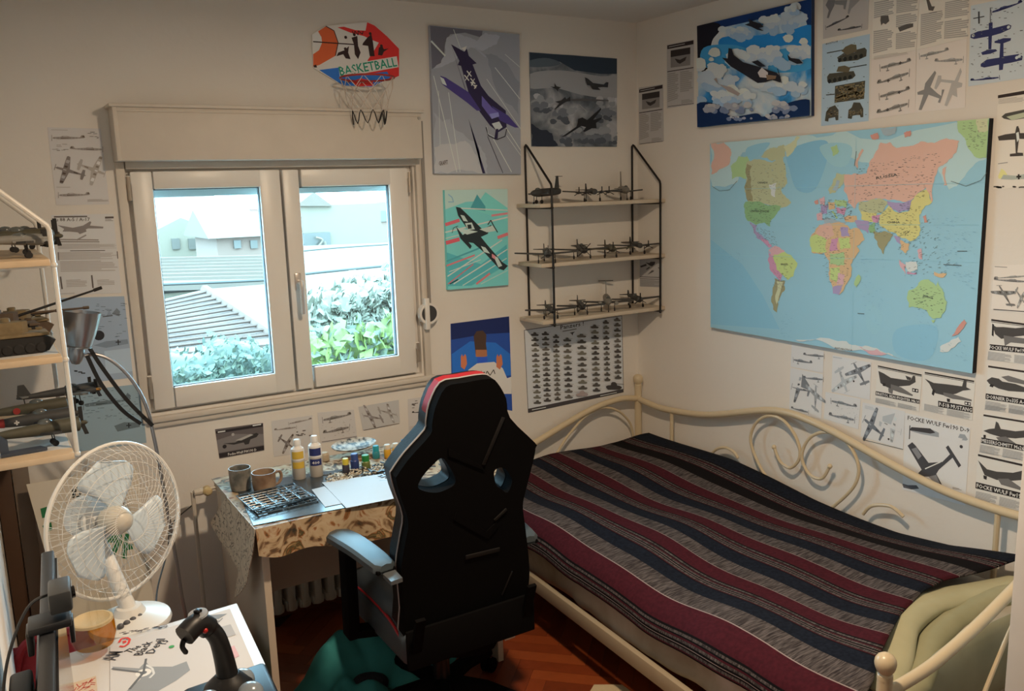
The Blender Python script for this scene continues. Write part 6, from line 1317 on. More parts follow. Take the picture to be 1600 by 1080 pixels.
for c, pts in (
 ('sal', [(52, 113), (105, 110), (137, 150), (130, 190), (95, 215), (55, 238)]), ('lgr', [(133, 205), (165, 165), (200, 165), (212, 195), (195, 258), (165, 248), (138, 258)]),
 ('olv', [(200, 185), (262, 180), (300, 190), (345, 170), (356, 230), (360, 275), (335, 300), (355, 330), (376, 352), (340, 372), (300, 362), (205, 350), (188, 290), (195, 215)]), ('brn', [(200, 195), (218, 205), (222, 345), (202, 345), (188, 290), (196, 240)]), ('wht', [(285, 280), (318, 270), (312, 330), (296, 320)]),
 ('olv', [(255, 168), (290, 132), (345, 118), (352, 165), (300, 185)]), ('tan', [(345, 130), (400, 84), (412, 86), (388, 140), (360, 168)]),
 ('grn', [(193, 348), (300, 362), (337, 364), (320, 395), (297, 420), (292, 448), (270, 432), (235, 442), (205, 426), (189, 390)]), ('pur', [(208, 428), (240, 442), (234, 465), (265, 490), (282, 510), (302, 532), (280, 527), (245, 498), (225, 470)]), ('mag', [(255, 492), (300, 525), (288, 535), (258, 505)]),
 ('pnk', [(284, 542), (312, 524), (350, 545), (345, 565), (300, 580)]), ('ygr', [(308, 560), (350, 548), (402, 595), (386, 645), (362, 662), (342, 642), (318, 622), (302, 585)]), ('mag', [(285, 545), (304, 575), (318, 622), (342, 645), (332, 668), (306, 640), (282, 582)]), ('brn', [(310, 655), (350, 665), (352, 700), (330, 735), (322, 800), (304, 780), (302, 700)]), ('tan', [(318, 668), (345, 672), (330, 720), (318, 760)]),
 ('pnk', [(480, 396), (505, 392), (505, 422), (482, 424)]), ('pur', [(494, 364), (525, 362), (522, 396), (500, 396)]), ('ora', [(524, 350), (552, 350), (552, 378), (526, 380)]), ('olv', [(525, 300), (540, 280), (560, 232), (592, 236), (576, 288), (552, 312), (530, 316)]), ('gry', [(540, 300), (560, 260), (572, 262), (560, 305)]), ('pnk', [(488, 336), (510, 326), (512, 362), (492, 358)]), ('red', [(470, 345), (486, 340), (486, 356), (474, 358)]), ('lgr', [(550, 340), (600, 345), (596, 372), (560, 368)]), ('mag', [(555, 370), (598, 374), (590, 402), (560, 395)]), ('ora', [(588, 410), (640, 405), (642, 425), (595, 427)]), ('lgr', [(536, 388), (546, 386), (566, 412), (556, 416)]), ('gry', [(505, 420), (540, 415), (600, 430), (590, 442), (520, 440)]),
 ('sal', [(590, 240), (640, 235), (680, 235), (690, 205), (735, 110), (772, 108), (800, 132), (850, 125), (900, 105), (1000, 93), (1052, 104), (1040, 150), (1000, 192), (968, 210), (944, 290), (942, 350), (918, 290), (860, 342), (770, 342), (740, 336), (650, 348), (630, 378), (604, 350), (588, 300)]), ('sal', [(985, 215), (1002, 205), (1003, 280), (990, 284)]), ('sal', [(632, 200), (662, 135), (668, 142), (645, 215)]), ('lgr', [(535, 130), (560, 118), (570, 145), (545, 165)]),
 ('olv', [(650, 348), (740, 336), (772, 352), (745, 388), (700, 402), (655, 388)]), ('pur', [(762, 345), (860, 340), (852, 380), (812, 392), (778, 376)]), ('yel', [(732, 402), (770, 362), (812, 394), (852, 382), (878, 322), (918, 298), (942, 350), (902, 382), (892, 420), (892, 480), (852, 506), (815, 490), (770, 468), (735, 446)]), ('yel', [(655, 388), (722, 396), (712, 432), (660, 420)]), ('pur', [(632, 424), (690, 426), (686, 476), (648, 456)]), ('mag', [(700, 405), (735, 400), (728, 430), (706, 430)]), ('ora', [(610, 458), (650, 456), (672, 500), (636, 526), (615, 492)]), ('grn', [(690, 440), (715, 430), (715, 470), (692, 472)]),
 ('brn', [(706, 466), (760, 468), (786, 480), (762, 520), (746, 560), (730, 532), (710, 492)]), ('pur', [(788, 484), (812, 488), (820, 520), (802, 510)]), ('ora', [(815, 500), (850, 515), (850, 540), (836, 556), (816, 540)]), ('pnk', [(806, 575), (836, 600), (836, 640), (812, 600)]), ('wht', [(836, 590), (880, 588), (884, 620), (850, 640)]), ('mag', [(840, 628), (880, 632), (880, 640), (842, 638)]), ('red', [(905, 408), (918, 400), (926, 430), (912, 432)]), ('pnk', [(885, 540), (900, 535), (905, 580), (890, 575)]), ('ora', [(950, 628), (1002, 636), (990, 652), (955, 646)]),
 ('lgr', [(848, 705), (880, 690), (890, 672), (930, 660), (962, 692), (968, 662), (990, 712), (1002, 750), (978, 815), (945, 818), (920, 782), (880, 772), (850, 772)]), ('lgr', [(940, 822), (955, 822), (948, 836)]), ('red', [(1038, 866), (1072, 820), (1082, 836), (1046, 882), (1020, 890)]), ('wht', [(975, 930), (1050, 890), (1060, 910), (1010, 950), (975, 950)]),
 ('ora', [(455, 490), (490, 440), (550, 432), (602, 442), (626, 492), (652, 545), (616, 600), (616, 652), (592, 690), (570, 722), (545, 716), (530, 660), (530, 585), (510, 552), (460, 552)]), ('sal', [(490, 445), (532, 432), (550, 482), (520, 502), (478, 475)]), ('ygr', [(455, 488), (478, 478), (522, 502), (520, 550), (460, 550)]), ('pur', [(575, 450), (606, 450), (612, 487), (578, 487)]), ('mag', [(540, 497), (566, 492), (566, 542), (530, 546)]), ('ygr', [(568, 492), (610, 490), (616, 536), (576, 542)]), ('lgr', [(530, 555), (590, 550), (592, 602), (535, 600)]), ('ygr', [(530, 612), (572, 610), (570, 672), (536, 662)]), ('pnk', [(568, 632), (592, 640), (586, 682), (560, 682)]), ('pur', [(545, 690), (586, 680), (570, 722), (546, 716)]), ('lgr', [(630, 682), (648, 640), (656, 648), (640, 692)]),
 ('lgr', [(1045, 22), (1172, 13), (1165, 172), (1120, 170), (1095, 140), (1075, 92), (1048, 62)]), ('tan', [(1120, 18), (1172, 13), (1170, 60), (1130, 70)]),
 ('wht', [(395, 902), (460, 905), (600, 908), (700, 932), (770, 955), (822, 980), (600, 945)]), ('pnk', [(640, 925), (720, 940), (760, 962), (680, 950)]), ('red', [(695, 80), (725, 70), (730, 95), (705, 98)]), ('red', [(830, 72), (858, 62), (856, 85), (835, 90)]), ('gry', [(735, 55), (800, 46), (795, 75), (750, 80)])): S.coast(tuple(.88*(.68*v+.34*w_) for v, w_ in zip(M[c], (156, 152, 138))), pts)
ink = (74, 72, 66); thin = (104, 130, 138)
for q, n in (([(195, 195), (355, 195), (350, 360), (195, 350)], 110), ([(195, 352), (320, 364), (290, 440), (200, 420)], 90), ([(300, 560), (395, 590), (340, 700), (305, 700)], 70), ([(460, 450), (630, 450), (600, 680), (530, 680)], 190), ([(490, 340), (620, 340), (620, 420), (490, 420)], 150), ([(640, 190), (990, 150), (930, 330), (620, 340)], 230), ([(650, 350), (900, 350), (880, 500), (700, 480)], 200), ([(860, 690), (980, 690), (990, 800), (880, 780)], 80), ([(800, 480), (930, 420), (1060, 640), (830, 650)], 120), ([(210, 430), (310, 470), (330, 540), (240, 500)], 60), ([(1050, 30), (1160, 20), (1155, 150), (1090, 130)], 60)): S.marks(ink, q, n, .7, .0035)
for q, n in (([(60, 520), (190, 560), (190, 680), (60, 660)], 50), ([(240, 220), (470, 180), (480, 300), (380, 330)], 30), ([(940, 400), (1120, 420), (1110, 700), (1000, 640)], 90), ([(640, 560), (760, 560), (740, 900), (640, 700)], 40), ([(330, 800), (380, 800), (380, 900), (340, 890)], 30), ([(880, 760), (1100, 900), (1090, 1000), (900, 960)], 30)): S.marks(thin, q, n, .7, .004)
for a, b_ in (((52, 440), (1130, 440)), ((52, 560), (1120, 590)), ((640, 66), (620, 940)), ((52, 300), (1150, 270))): S.line((146, 178, 188), a, b_, .4)
for a, b_ in (((990, 600), (1062, 604)), ((645, 796), (672, 798)), ((1045, 546), (1085, 546)), ((640, 145), (632, 205))): S.line(ink, a, b_, .9)
for t, a, b_, h in (('RUSSIA', (718, 258), (806, 244), 11), ('CANADA', (242, 275), (284, 274), 8), ('CHINA', (762, 434), (815, 434), 8), ('BRAZIL', (336, 602), (366, 602), 7), ('AUSTRALIA', (906, 730), (948, 738), 7), ('ANTARCTICA', (552, 938), (624, 948), 7), ('UNITED STATES', (212, 388), (290, 390), 7)): S.text(t, ink, a, b_, h)
S.path(ink, [(60, 285), (90, 305), (130, 300), (160, 265)], .6); S.path(ink, [(1020, 265), (1080, 285), (1140, 262), (1165, 230)], .6)
S.done('world_map', 'big coloured world map board with dark edges on the right wall', 'map')
# ---- sheets above the map
S = Sheet('right', [(1286, -6), (1358, -20), (1356, 46), (1286, 61)], (150, 135, 124), L=LR); S.use(1280, 0, 5)
S.plane_top((104, 95, 90), (95, -60), (215, 40), (70, 130)) if 0 else None
S.poly((96, 88, 84), [(70, 0), (125, 0), (120, 40), (90, 100), (75, 142), (60, 140), (75, 80), (50, 40)]); S.poly((104, 96, 90), [(120, 5), (220, 0), (205, 75), (190, 70), (190, 40), (125, 35)]); S.poly((120, 110, 104), [(240, 0), (320, 0), (250, 70), (235, 110), (222, 105)])
S.plane_side((66, 60, 58), (55, 215), (235, 130), (50, 165), gear=False); S.plane_side((66, 60, 58), (330, 205), (142, 240), (335, 155), gear=False)
S.done('drawing_sheet', 'plane drawing sheet cut off by the picture top, beside the blue canvas', 'print')
S = Sheet('right', [(1285, 69), (1359, 53), (1357, 189), (1283, 197)], (140, 148, 152), L=LR); S.use(1280, 0, 5)
camo, cam2 = (62, 56, 46), (84, 72, 54)
def tanky(q0, gun, turret, body, wheels):
    S.line((40, 38, 36), *gun, 1.4); S.poly(camo, body); S.poly(cam2, turret)
    for p_ in wheels: S.disc((34, 33, 30), p_, 0.008)
tanky(0, ((60, 415), (190, 390)), [(175, 400), (205, 365), (250, 345), (290, 350), (295, 400), (220, 430)], [(140, 450), (190, 415), (355, 372), (372, 390), (368, 440), (300, 470), (160, 485)], [(160+42*k, 470-8*k) for k in range(5)])
tanky(0, ((230, 530), (372, 506)), [(135, 560), (150, 520), (200, 512), (245, 530), (230, 565)], [(62, 600), (80, 575), (270, 555), (285, 590), (260, 615), (100, 650), (65, 640)], [(82+40*k, 635-8*k) for k in range(5)])
S.poly(camo, [(125, 672), (360, 630), (352, 772), (120, 804)]); S.marks((112, 94, 66), [(135, 680), (350, 640), (345, 765), (130, 795)], 160, 3, .006); S.line((50, 46, 44), (55, 742), (122, 736), 1.4); S.line((50, 46, 44), (60, 742), (60, 742), 1)
for q in ([(45, 945), (55, 875), (80, 840), (125, 822), (152, 860), (150, 938), (130, 940), (125, 915), (75, 925), (72, 950)], [(225, 925), (230, 860), (255, 840), (270, 800), (320, 802), (345, 850), (345, 915), (325, 918), (318, 895), (260, 905), (255, 930)]): S.poly(camo, q)
S.marks((100, 84, 62), [(60, 870), (145, 850), (145, 910), (65, 915)], 16, 3, .004); S.marks((100, 84, 62), [(240, 870), (335, 850), (335, 895), (245, 900)], 20, 3, .004); S.marks((84, 84, 84), [(35, 330), (385, 290), (380, 900), (30, 940)], 36, 1.5, .003); S.text('40371/4', (84, 84, 84), (50, 352), (146, 330), 14)
S.done('decal_sheet', 'pale blue painting guide of camouflaged tanks, above the map', 'print')
S = Sheet('right', [(1365, -6), (1437, -18), (1431.5, 78), (1362, 92)], RP, L=LR); S.use(1280, 0, 5)
for q, n in (([(430, 15), (595, -15), (592, 105), (428, 145)], 8), ([(605, -20), (770, -50), (772, 80), (602, 105)], 9), ([(602, 120), (770, 90), (768, 180), (600, 215)], 6), ([(425, 240), (585, 215), (582, 380), (422, 420)], 11), ([(600, 260), (765, 230), (762, 365), (598, 385)], 9)): S.block((140, 127, 116), q, n, .7)
S.poly((76, 68, 62), [(482, 125), (540, 120), (548, 165), (520, 190), (500, 180), (485, 200), (478, 160)]); S.poly((76, 68, 62), [(615, 215), (680, 190), (735, 182), (735, 210), (690, 225), (630, 248)])
S.done('instruction_sheet', 'left page of printed text with small engine drawings, above the map', 'print')
S = Sheet('right', [(1438, -18), (1513, -32), (1511, 59), (1432.5, 78)], RP, L=LR); S.use(1280, 0, 5)
for q, n in (([(795, 110), (975, 75), (968, 310), (790, 360)], 16), ([(985, 15), (1175, -20), (1172, 115), (980, 145)], 9), ([(980, 165), (1172, 130), (1165, 285), (975, 305)], 9)): S.block((140, 127, 116), q, n, .7)
S.poly((76, 68, 62), [(835, -10), (860, 0), (880, 50), (905, 50), (890, 85), (855, 80)]); S.line((84, 76, 70), (860, 103), (962, 85), .8)
S.done('instruction_sheet', 'right page of printed text beside the navy plane sheet', 'print')
S = Sheet('right', [(1362, 92.5), (1431.5, 78.5), (1430, 176), (1360, 186)], (180, 160, 145), L=LR); S.use(1280, 0, 5)
for a, b_, u in (((480, 530), (720, 475), (475, 450)), ((700, 570), (450, 655), (705, 480)), ((475, 755), (712, 695), (470, 675)), ((695, 810), (448, 885), (700, 720))): S.plane_side((104, 94, 86), a, b_, u, (146, 132, 120))
for p_ in ((636, 492), (542, 632), (628, 722), (536, 858)): S.line(RI, (p_[0]-12, p_[1]+2), (p_[0]+12, p_[1]-2), 1.6); S.line(RI, (p_[0], p_[1]-12), (p_[0], p_[1]+12), 1.6)
S.block(RS, [(430, 440), (700, 395), (700, 425), (430, 470)], 3, .4)
S.done('drawing_sheet', 'sheet of four plane side views with crosses, above the map', 'print')
S = Sheet('right', [(1432.5, 78.5), (1511, 60), (1508, 168), (1430, 176)], (180, 161, 146), L=LR); S.use(1280, 0, 5)
S.plane_side((120, 110, 102), (788, 440), (1015, 390), (782, 370)); S.plane_side((124, 114, 106), (1122, 465), (900, 480), (1125, 390)); S.plane_top((104, 95, 88), (790, 680), (985, 760), (775, 880)) if 0 else None
S.poly((112, 103, 96), [(905, 552), (915, 570), (870, 680), (925, 730), (955, 750), (960, 700), (980, 700), (945, 805), (928, 800), (940, 770), (855, 740), (800, 860), (778, 858), (815, 740), (770, 740), (768, 720), (820, 700), (830, 650)])
S.poly((146, 134, 124), [(1105, 530), (1115, 560), (1085, 640), (1120, 650), (1115, 680), (1075, 690), (1080, 760), (1040, 740), (1000, 830), (980, 825), (1020, 700), (1035, 650), (950, 640), (915, 700), (900, 690), (930, 590), (955, 590), (955, 620), (1060, 630)])
S.done('drawing_sheet', 'sheet of twin engine plane drawings left of the navy plane sheet', 'print')
S = Sheet('right', [(1517, 9), (1606, -10), (1600, 122), (1513, 135)], (164, 160, 156), L=LR); S.use(1280, 0, 5)
nv = (44, 44, 72)
S.poly(nv, [(1185, 270), (1240, 245), (1325, 230), (1325, 180), (1355, 175), (1355, 222), (1480, 190), (1502, 200), (1495, 225), (1420, 260), (1350, 280), (1345, 385), (1322, 385), (1322, 285), (1210, 305), (1182, 295)]); S.poly(nv, [(1265, 410), (1320, 388), (1380, 385), (1392, 398), (1340, 420), (1275, 430)])
S.poly(nv, [(1262, 500), (1310, 465), (1408, 450), (1415, 340), (1370, 335), (1370, 322), (1440, 298), (1500, 298), (1495, 318), (1440, 338), (1440, 440), (1560, 422), (1590, 440), (1585, 470), (1500, 490), (1440, 500), (1435, 545), (1405, 550), (1405, 505), (1290, 528), (1262, 520)])
S.plane_side(nv, (1350, 95), (1590, 15), (1340, 30), gear=False); S.plane_side(nv, (1405, 605), (1180, 630), (1400, 555), gear=False)
for p_ in ((1205, 278), (1480, 212), (1545, 450), (1565, 440)): S.disc((170, 166, 160), p_, 0.005)
S.line((50, 48, 50), (1205, 145), (1292, 128), 1.2); S.line((50, 48, 50), (1248, 90), (1250, 185), 2); S.marks((90, 88, 88), [(1190, 60), (1590, 20), (1585, 600), (1180, 650)], 60, 1.6, .003); S.line((60, 58, 60), (1338, 60), (1338, 180), .8)
S.done('decal_sheet', 'grey sheet of navy blue planes in the top right corner', 'print')
# ---- right edge column
S = Sheet('right', [(1559.5, 148), (1622, 135), (1616, 292), (1552, 296)], (196, 172, 152), L=LR); S.use(1520, 100, 4.91)
S.poly((48, 38, 34), [(193, 240), (420, 200), (420, 228), (193, 264)]); S.block(RM, [(196, 270), (400, 245), (400, 290), (196, 310)], 5, .3); S.poly((66, 60, 52), [(220, 405), (250, 380), (320, 365), (440, 340), (440, 410), (300, 432), (240, 420)]); S.poly((150, 144, 116), [(258, 405), (400, 370), (440, 400), (300, 432)])
S.poly((60, 52, 46), [(192, 556), (250, 540), (325, 530), (335, 480), (348, 475), (358, 500), (362, 530), (440, 530), (440, 575), (355, 575), (342, 680), (385, 682), (388, 705), (285, 710), (285, 690), (330, 685), (325, 580), (200, 588)]); S.poly((180, 170, 156), [(332, 530), (352, 520), (358, 575), (340, 600)])
S.poly((196, 176, 112), [(195, 860), (220, 802), (245, 820), (265, 850), (235, 880), (198, 880)]); S.poly((140, 134, 118), [(235, 850), (330, 858), (440, 835), (440, 880), (300, 888), (215, 885)]); S.line((40, 34, 30), (335, 866), (372, 864), 2.2); S.line((40, 34, 30), (352, 846), (354, 886), 2.2); S.block(RM, [(195, 760), (300, 745), (300, 760), (195, 775)], 1, .4); S.marks((80, 72, 64), [(175, 940), (390, 938), (390, 948), (175, 950)], 10, 3, .006)
S.done('drawing_sheet', 'colour plane sheet with a yellow tail, right of the map top', 'print')
S = Sheet('right', [(1553, 415), (1618, 413), (1612, 492), (1549, 483)], (188, 166, 148), L=LR); S.use(1520, 400, 2.7)
S.line(RM, (92, 45), (145, 48), 1); S.plane_side((120, 110, 100), (220, 85), (88, 95), (220, 60), gear=False); S.plane_side((104, 95, 88), (220, 108), (88, 100), (220, 75), gear=False); S.plane_top((96, 88, 80), (112, 125), (165, 215), (165, 125)); S.plane_top((120, 110, 100), (220, 200), (180, 140), (240, 160)); S.line(RI, (88, 225), (240, 236), 1)
S.done('drawing_sheet', 'small plane drawing sheet right of the map, above the stacked cards', 'print')
def card(q, cr, s1, photo, title, t0, t1, th, lab, c=(176, 160, 144), body=None, blk=None, logo=None):
    S = Sheet('right', q, c, L=LR); S.use(*cr)
    for a, b_, wd in s1: S.line((46, 38, 34), a, b_, wd)
    for col_, pts in photo: S.poly(col_, pts)
    S.poly((40, 34, 31), [(t0[0]-4, t0[1]+th*.25), (t1[0]+4, t1[1]+th*.25), (t1[0]+4, t1[1]-th*1.35), (t0[0]-4, t0[1]-th*1.35)])
    S.text(title, (206, 190, 172), t0, t1, th)
    for q_ in blk or (): S.block((132, 120, 110), q_, 12, .6)
    if logo: S.poly((40, 34, 31), [logo, (logo[0]+36, logo[1]+7), (logo[0]+36, logo[1]+27), (logo[0], logo[1]+20)]); S.disc((200, 186, 170), (logo[0]+9, logo[1]+12), .0035); S.disc((200, 186, 170), (logo[0]+27, logo[1]+15), .0035)
    return S.done('instruction_card', lab, 'print')
D1, D2, D3 = (62, 55, 50), (92, 83, 76), (44, 38, 35)
c3 = (1220, 530, 3.724)
card([(1371, 571), (1441, 586), (1436, 643), (1367.5, 628)], c3, [((565, 157), (820, 210), 2.2), ((565, 166), (820, 218), .8)], [(D1, [(568, 185), (600, 200), (640, 225), (705, 235), (755, 240), (770, 212), (782, 215), (785, 250), (750, 270), (690, 275), (640, 290), (600, 270), (580, 255)]), (D2, [(640, 262), (700, 280), (770, 325), (765, 332), (690, 310), (640, 292)]), (D3, [(592, 255), (610, 258), (608, 275), (594, 272)]), (D2, [(625, 285), (655, 290), (650, 320), (628, 310)]), (D1, [(725, 212), (760, 225), (755, 240), (735, 235)])], 'BRISTOL BEAUFIGHTER Mk.VI', (555, 322), (805, 374), 15, 'card of a twin engine plane, first of two under the map', blk=[[(552, 340), (675, 368), (672, 395), (550, 368)], [(682, 370), (800, 396), (798, 420), (680, 396)]], logo=(765, 285))
card([(1442.5, 580), (1524, 596), (1519, 657), (1441, 641)], c3, [((838, 195), (1125, 246), 2.2), ((838, 204), (1124, 255), .8)], [(D1, [(838, 230), (890, 255), (960, 262), (1055, 275), (1065, 238), (1082, 240), (1080, 280), (1108, 295), (1060, 300), (1020, 318), (960, 330), (900, 315), (880, 290), (865, 260)]), (D2, [(945, 310), (1000, 320), (1110, 352), (1112, 362), (1000, 348), (950, 330)]), (D3, [(885, 290), (900, 300), (890, 330), (878, 320)]), (D3, [(966, 345), (985, 348), (984, 368), (968, 364)])], 'P-51B MUSTANG', (920, 388), (1112, 424), 22, 'card of a shark like fighter, second of two under the map', blk=[[(836, 375), (955, 400), (952, 440), (833, 414)], [(968, 405), (1112, 434), (1108, 470), (965, 442)]], logo=(1070, 362))
cR = (1520, 400, 2.7)
card([(1549, 498.5), (1615, 511), (1612, 571), (1545, 562)], cR, [((78, 270), (240, 292), 2.6), ((78, 278), (240, 300), .8)], [(D1, [(82, 290), (100, 300), (130, 300), (180, 305), (230, 300), (230, 335), (180, 340), (120, 350), (95, 330)]), (D3, [(82, 285), (90, 290), (88, 340), (80, 335)]), (D2, [(130, 335), (230, 350), (230, 372), (160, 365), (135, 380)])], 'FOCKE WULF Fw190', (70, 392), (225, 408), 15, 'topmost of four plane cards stacked at the right edge', blk=[[(66, 402), (168, 416), (166, 450), (62, 438)], [(176, 416), (240, 424), (240, 460), (174, 450)]])
card([(1544, 571), (1613, 583), (1610, 644), (1539, 632)], cR, [((65, 466), (240, 492), 2.6)], [(D1, [(58, 525), (80, 512), (110, 518), (125, 530), (180, 540), (220, 555), (220, 575), (150, 570), (110, 560), (70, 540)]), (D2, [(120, 510), (150, 505), (230, 530), (230, 545), (150, 530)]), (D3, [(75, 540), (90, 545), (85, 555), (70, 550)])], 'DORNIER Do335 A-2', (58, 600), (225, 626), 15, 'second plane card down at the right edge, twin nosed plane', blk=[[(55, 610), (145, 626), (142, 660), (50, 648)], [(152, 626), (240, 640), (238, 676), (150, 662)]])
card([(1537, 645), (1608, 658), (1604, 720), (1531.5, 705)], cR, [((45, 672), (240, 704), 2.6)], [(D1, [(45, 738), (70, 730), (92, 728), (98, 698), (108, 705), (118, 730), (180, 740), (235, 735), (235, 765), (180, 770), (120, 765), (70, 750)]), (D2, [(98, 765), (140, 762), (210, 812), (200, 815), (110, 780)]), (D3, [(45, 755), (55, 755), (55, 768), (46, 768)])], 'MESSERSCHMITT Me262', (36, 785), (225, 822), 15, 'third plane card down at the right edge, tailfin jet', blk=[[(32, 795), (120, 812), (116, 845), (28, 828)], [(128, 812), (240, 836), (238, 868), (124, 848)]])
card([(1528, 708), (1603, 724), (1598, 800), (1523, 780)], cR, [((22, 840), (240, 890), 3)], [(D1, [(22, 862), (60, 900), (100, 910), (170, 915), (215, 905), (215, 945), (150, 950), (100, 945), (50, 925)]), (D2, [(105, 940), (150, 940), (215, 985), (205, 990), (120, 965)]), (D3, [(45, 925), (60, 930), (58, 945), (46, 940)])], 'FOCKE WULF Fw190', (15, 976), (215, 1026), 17, 'lowest plane card at the right edge, just above the bed rail', blk=[[(14, 992), (105, 1012), (100, 1050), (10, 1030)], [(114, 1015), (215, 1040), (212, 1075), (110, 1052)]])
# ---- drawing sheets under the map
def draw(q, lab, fn, c=(172, 160, 150)):
    S = Sheet('right', q, c, L=LR); S.use(*c3); fn(S); return S.done('drawing_sheet', lab, 'print')
g1, g2, g3 = (100, 96, 94), (126, 121, 117), (146, 140, 134)
draw([(1237, 539), (1287, 549), (1286, 583), (1235.5, 573)], 'small drawing of two camouflaged planes, leftmost under the map', lambda S: (S.plane_side(g1, (250, 100), (130, 90), (250, 60)), S.plane_side(g1, (75, 120), (185, 140), (72, 75))))
draw([(1235, 575), (1286, 585), (1283, 655), (1233, 644)], 'drawing with plan and side views behind the bed rail top', lambda S: (S.plane_top(g1, (65, 275), (175, 305), (45, 360)), S.plane_side(g1, (245, 235), (130, 225), (245, 195)), S.plane_top(g2, (205, 270), (200, 420), (265, 320)), S.plane_side(g1, (160, 425), (60, 400), (160, 390), gear=False)))
draw([(1301, 555), (1361.5, 567), (1359, 625), (1299, 612)], 'drawing of a dark plane over a starred pale one, under the map', lambda S: (S.plane_top(g1, (425, 140), (495, 268), (500, 110)), S.plane_top(g3, (385, 305), (335, 165), (460, 260)), S.disc(RI, (335, 282), .004), S.disc(RI, (425, 245), .004), S.line(g2, (345, 205), (352, 190), 3), S.block(g3, [(305, 100), (380, 112), (380, 120), (305, 110)], 1)))
draw([(1290, 612.5), (1345, 624), (1341, 671), (1287, 654)], 'drawing of two propeller planes with gear down, above the bed scroll', lambda S: (S.plane_side(g1, (295, 360), (445, 395), (292, 310), g3), S.plane_side(g1, (428, 470), (278, 440), (432, 415), g3), S.marks(g2, [(270, 345), (455, 385), (450, 490), (265, 450)], 30, .8, .002)))
draw([(1348, 629), (1414, 643), (1411, 702), (1345, 682)], 'drawing of dark and pale plan views left of the large plane page', lambda S: (S.plane_top((92, 90, 90), (485, 465), (600, 565), (445, 560)), S.plane_top(g3, (700, 540), (570, 470), (685, 625)), S.line(RI, (480, 585), (712, 642), .8), S.disc(RI, (628, 582), .004), S.block(g3, [(490, 385), (560, 400), (560, 420), (490, 405)], 3, .4)))
S = Sheet('right', [(1414, 645), (1516, 669), (1508, 790), (1410, 765)], (176, 163, 152), L=LR); S.use(*c3)
S.text('FOCKE WULF Fw190 D-9', (48, 42, 40), (736, 468), (1096, 545), 24)
S.shape(g2, [(0, -.05), (.02, .09), (.25, .13), (.30, .22), (.42, .24), (.52, .13), (.84, .06), (.88, .30), (.96, .32), (1, .06), (.97, -.03), (.6, -.14), (.2, -.16), (.03, -.10)], (750, 525), (1090, 590), (735, 430)); S.poly((56, 50, 48), [(760, 512), (870, 520), (900, 545), (870, 550), (750, 530)]); S.line((56, 50, 48), (752, 502), (748, 582), 1.6); S.disc((56, 50, 48), (1050, 626), .006); S.poly((176, 163, 152), [(920, 545), (1060, 580), (1040, 600), (920, 580)])
S.poly((60, 55, 54), [(738, 620), (765, 600), (785, 620), (860, 720), (940, 715), (985, 670), (960, 630), (975, 618), (1050, 735), (1035, 748), (1000, 690), (920, 760), (905, 785), (950, 870), (920, 862), (860, 800), (800, 800), (800, 780), (820, 760)]); S.poly((110, 102, 98), [(760, 640), (790, 630), (820, 680), (800, 700)]); S.poly((110, 102, 98), [(860, 800), (905, 790), (925, 840), (880, 820)]); S.line((196, 184, 172), (840, 755), (930, 715), 1.6)
S.poly((80, 74, 72), [(705, 840), (740, 850), (790, 850), (805, 870), (760, 875), (715, 865)]); S.block(RM, [(1000, 860), (1056, 872), (1056, 882), (1000, 872)], 2)
S.done('drawing_sheet', 'large white page with one big dark plane behind the bed rail', 'print')
# ================================================================ toy basketball hoop above the window
def HB(x, y, d=-.008): return ony(470+x/3.857, 20+y/3.857, d)
bc = HB(330, 260); hoop = thing('toy_basketball_hoop', 'toy basketball board with red rim and net above the window', 'basketball hoop', (bc.x, -.004, bc.z))
S = Sheet('back', [(478.7, 0), (480, 0), (480, 1), (478.7, 1)], PAP, L=LB); S.b.bm.clear(); S.noclip = True; S.t = .009; S.use(470, 20, 3.857)
OB = [(68, 132), (110, 104), (150, 78), (400, 55), (445, 75), (520, 140), (593, 215), (594, 380), (560, 396), (430, 448), (255, 440), (75, 330)]
S.b.m(S.ink((176, 160, 142))); S.b.poly([S.P(*p) for p in OB], S.n)
P = [S.P(*p) for p in OB]; Q = [p-S.n*.008 for p in P]
for j in range(len(P)): S.b.face([P[j], P[(j+1) % len(P)], Q[(j+1) % len(P)], Q[j]])
red, ora, blu, kk = (172, 40, 34), (178, 74, 40), (44, 84, 138), (44, 30, 26)
S.poly(red, [(400, 57), (445, 77), (520, 142), (592, 217), (592, 300), (400, 290), (440, 230), (470, 180), (420, 160), (380, 140), (300, 120), (220, 88), (260, 84), (330, 105), (390, 108)])
S.poly(red, [(592, 290), (592, 380), (560, 394), (440, 420), (240, 360), (300, 330), (420, 300)]); S.poly(ora, [(104, 112), (150, 82), (200, 110), (224, 180), (208, 260), (160, 300), (75, 325), (74, 250), (110, 225), (128, 180), (120, 140)]); S.poly((188, 170, 150), [(74, 160), (104, 118), (124, 145), (128, 180), (108, 220), (74, 242)])
S.path(kk, [(150, 80), (200, 108), (225, 180), (208, 262), (160, 302)], 1.4); S.line(kk, (74, 174), (330, 192), 1.8); S.poly((186, 170, 152), [(85, 330), (100, 340), (235, 275), (225, 250)]); S.poly(kk, [(76, 318), (92, 312), (98, 330), (80, 330)])
S.poly(blu, [(110, 345), (230, 330), (300, 380), (520, 355), (540, 390), (430, 446), (255, 438)]); S.poly(red, [(300, 415), (360, 395), (430, 410), (440, 440), (340, 444)]); S.poly((190, 176, 160), [(280, 350), (400, 338), (380, 352), (300, 366)])
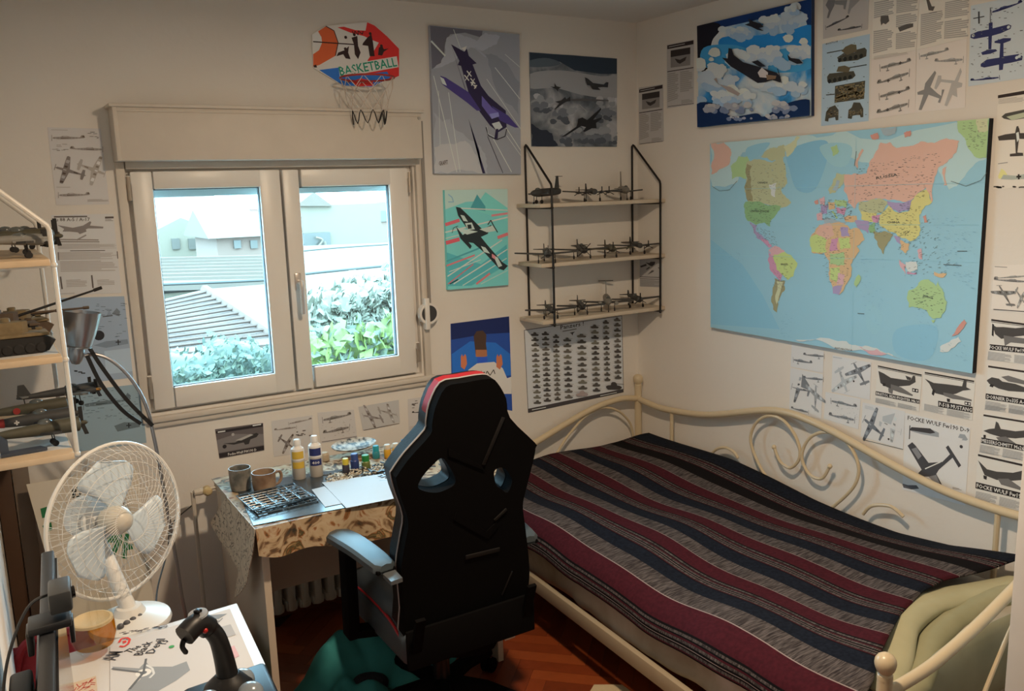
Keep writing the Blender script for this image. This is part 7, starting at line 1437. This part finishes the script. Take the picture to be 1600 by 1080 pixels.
for pts in ([(305, 150), (340, 140), (345, 200), (360, 240), (345, 280), (325, 250), (320, 190)], [(400, 150), (425, 130), (435, 180), (445, 262), (415, 262), (405, 200), (370, 195), (375, 182)], [(470, 210), (490, 200), (500, 220), (530, 215), (500, 235), (490, 258), (465, 255)], [(225, 240), (265, 225), (290, 200), (285, 240), (300, 280), (270, 275), (255, 250), (215, 262)]): S.poly(kk, pts)
for p in ((322, 132), (418, 126), (270, 148), (268, 218), (485, 200)): S.disc(kk, p, .006)
S.path(kk, [(310, 110), (320, 140), (325, 110), (345, 135), (345, 108), (370, 130), (375, 110)], 1.3)
S.poly((186, 178, 158), [(226, 322), (578, 262), (588, 328), (236, 392)]); S.text('BASKETBALL', (30, 96, 70), (234, 380), (581, 321), 55); S.line((186, 178, 158), (270, 372), (345, 352), 2)
bo = S.b.build('backboard', hoop, sharp=0, fixn=False)
rc = ony(470+400/3.857, 20+392/3.857, -.135); rc.x += .0; RR = .104
rimm = mat('hoop_rim_red', (0.40, 0.035, 0.03), 0.45)
rm = one('rim', hoop, rimm, lambda b: (b.tube([rc+V((math.cos(a)*RR, math.sin(a)*RR, 0)) for a in (2*math.pi*k/32 for k in range(32))], .0038, 8, closed=True), b.bar(rc+V((-.03, RR, 0)), (rc.x-.03, -.009, rc.z), .01, .006), b.bar(rc+V((.03, RR, 0)), (rc.x+.03, -.009, rc.z), .01, .006)))
def net(b):
    n = 9; lv = [(RR, 0), (RR*.92, -.04), (RR*.80, -.085), (RR*.66, -.125)]
    pt = lambda k, l: rc+V((math.cos(2*math.pi*k/n)*lv[l][0], math.sin(2*math.pi*k/n)*lv[l][0], lv[l][1]))
    for l in range(3):
        for k in range(n):
            o = .5*(l % 2); b.tube([pt(k+o, l), pt(k+.5+o, l+1)], .0013, 5); b.tube([pt(k+o, l), pt(k-.5+o, l+1)], .0013, 5)
one('net', hoop, mat('net_white', (0.66, 0.58, 0.52), 0.8), net)
def netb(b):
    n = 9; pts = []
    for k in range(2*n): a = 2*math.pi*(k*.5+.5)/n; r = RR*(.66 if k % 2 == 0 else .60); pts.append(rc+V((math.cos(a)*r, math.sin(a)*r, -.125-(0 if k % 2 == 0 else .05))))
    b.tube(spline(pts, 3, True), .0022, 6, closed=True)
one('net_hem', hoop, mat('net_black', (0.02, 0.018, 0.02), 0.8), netb)
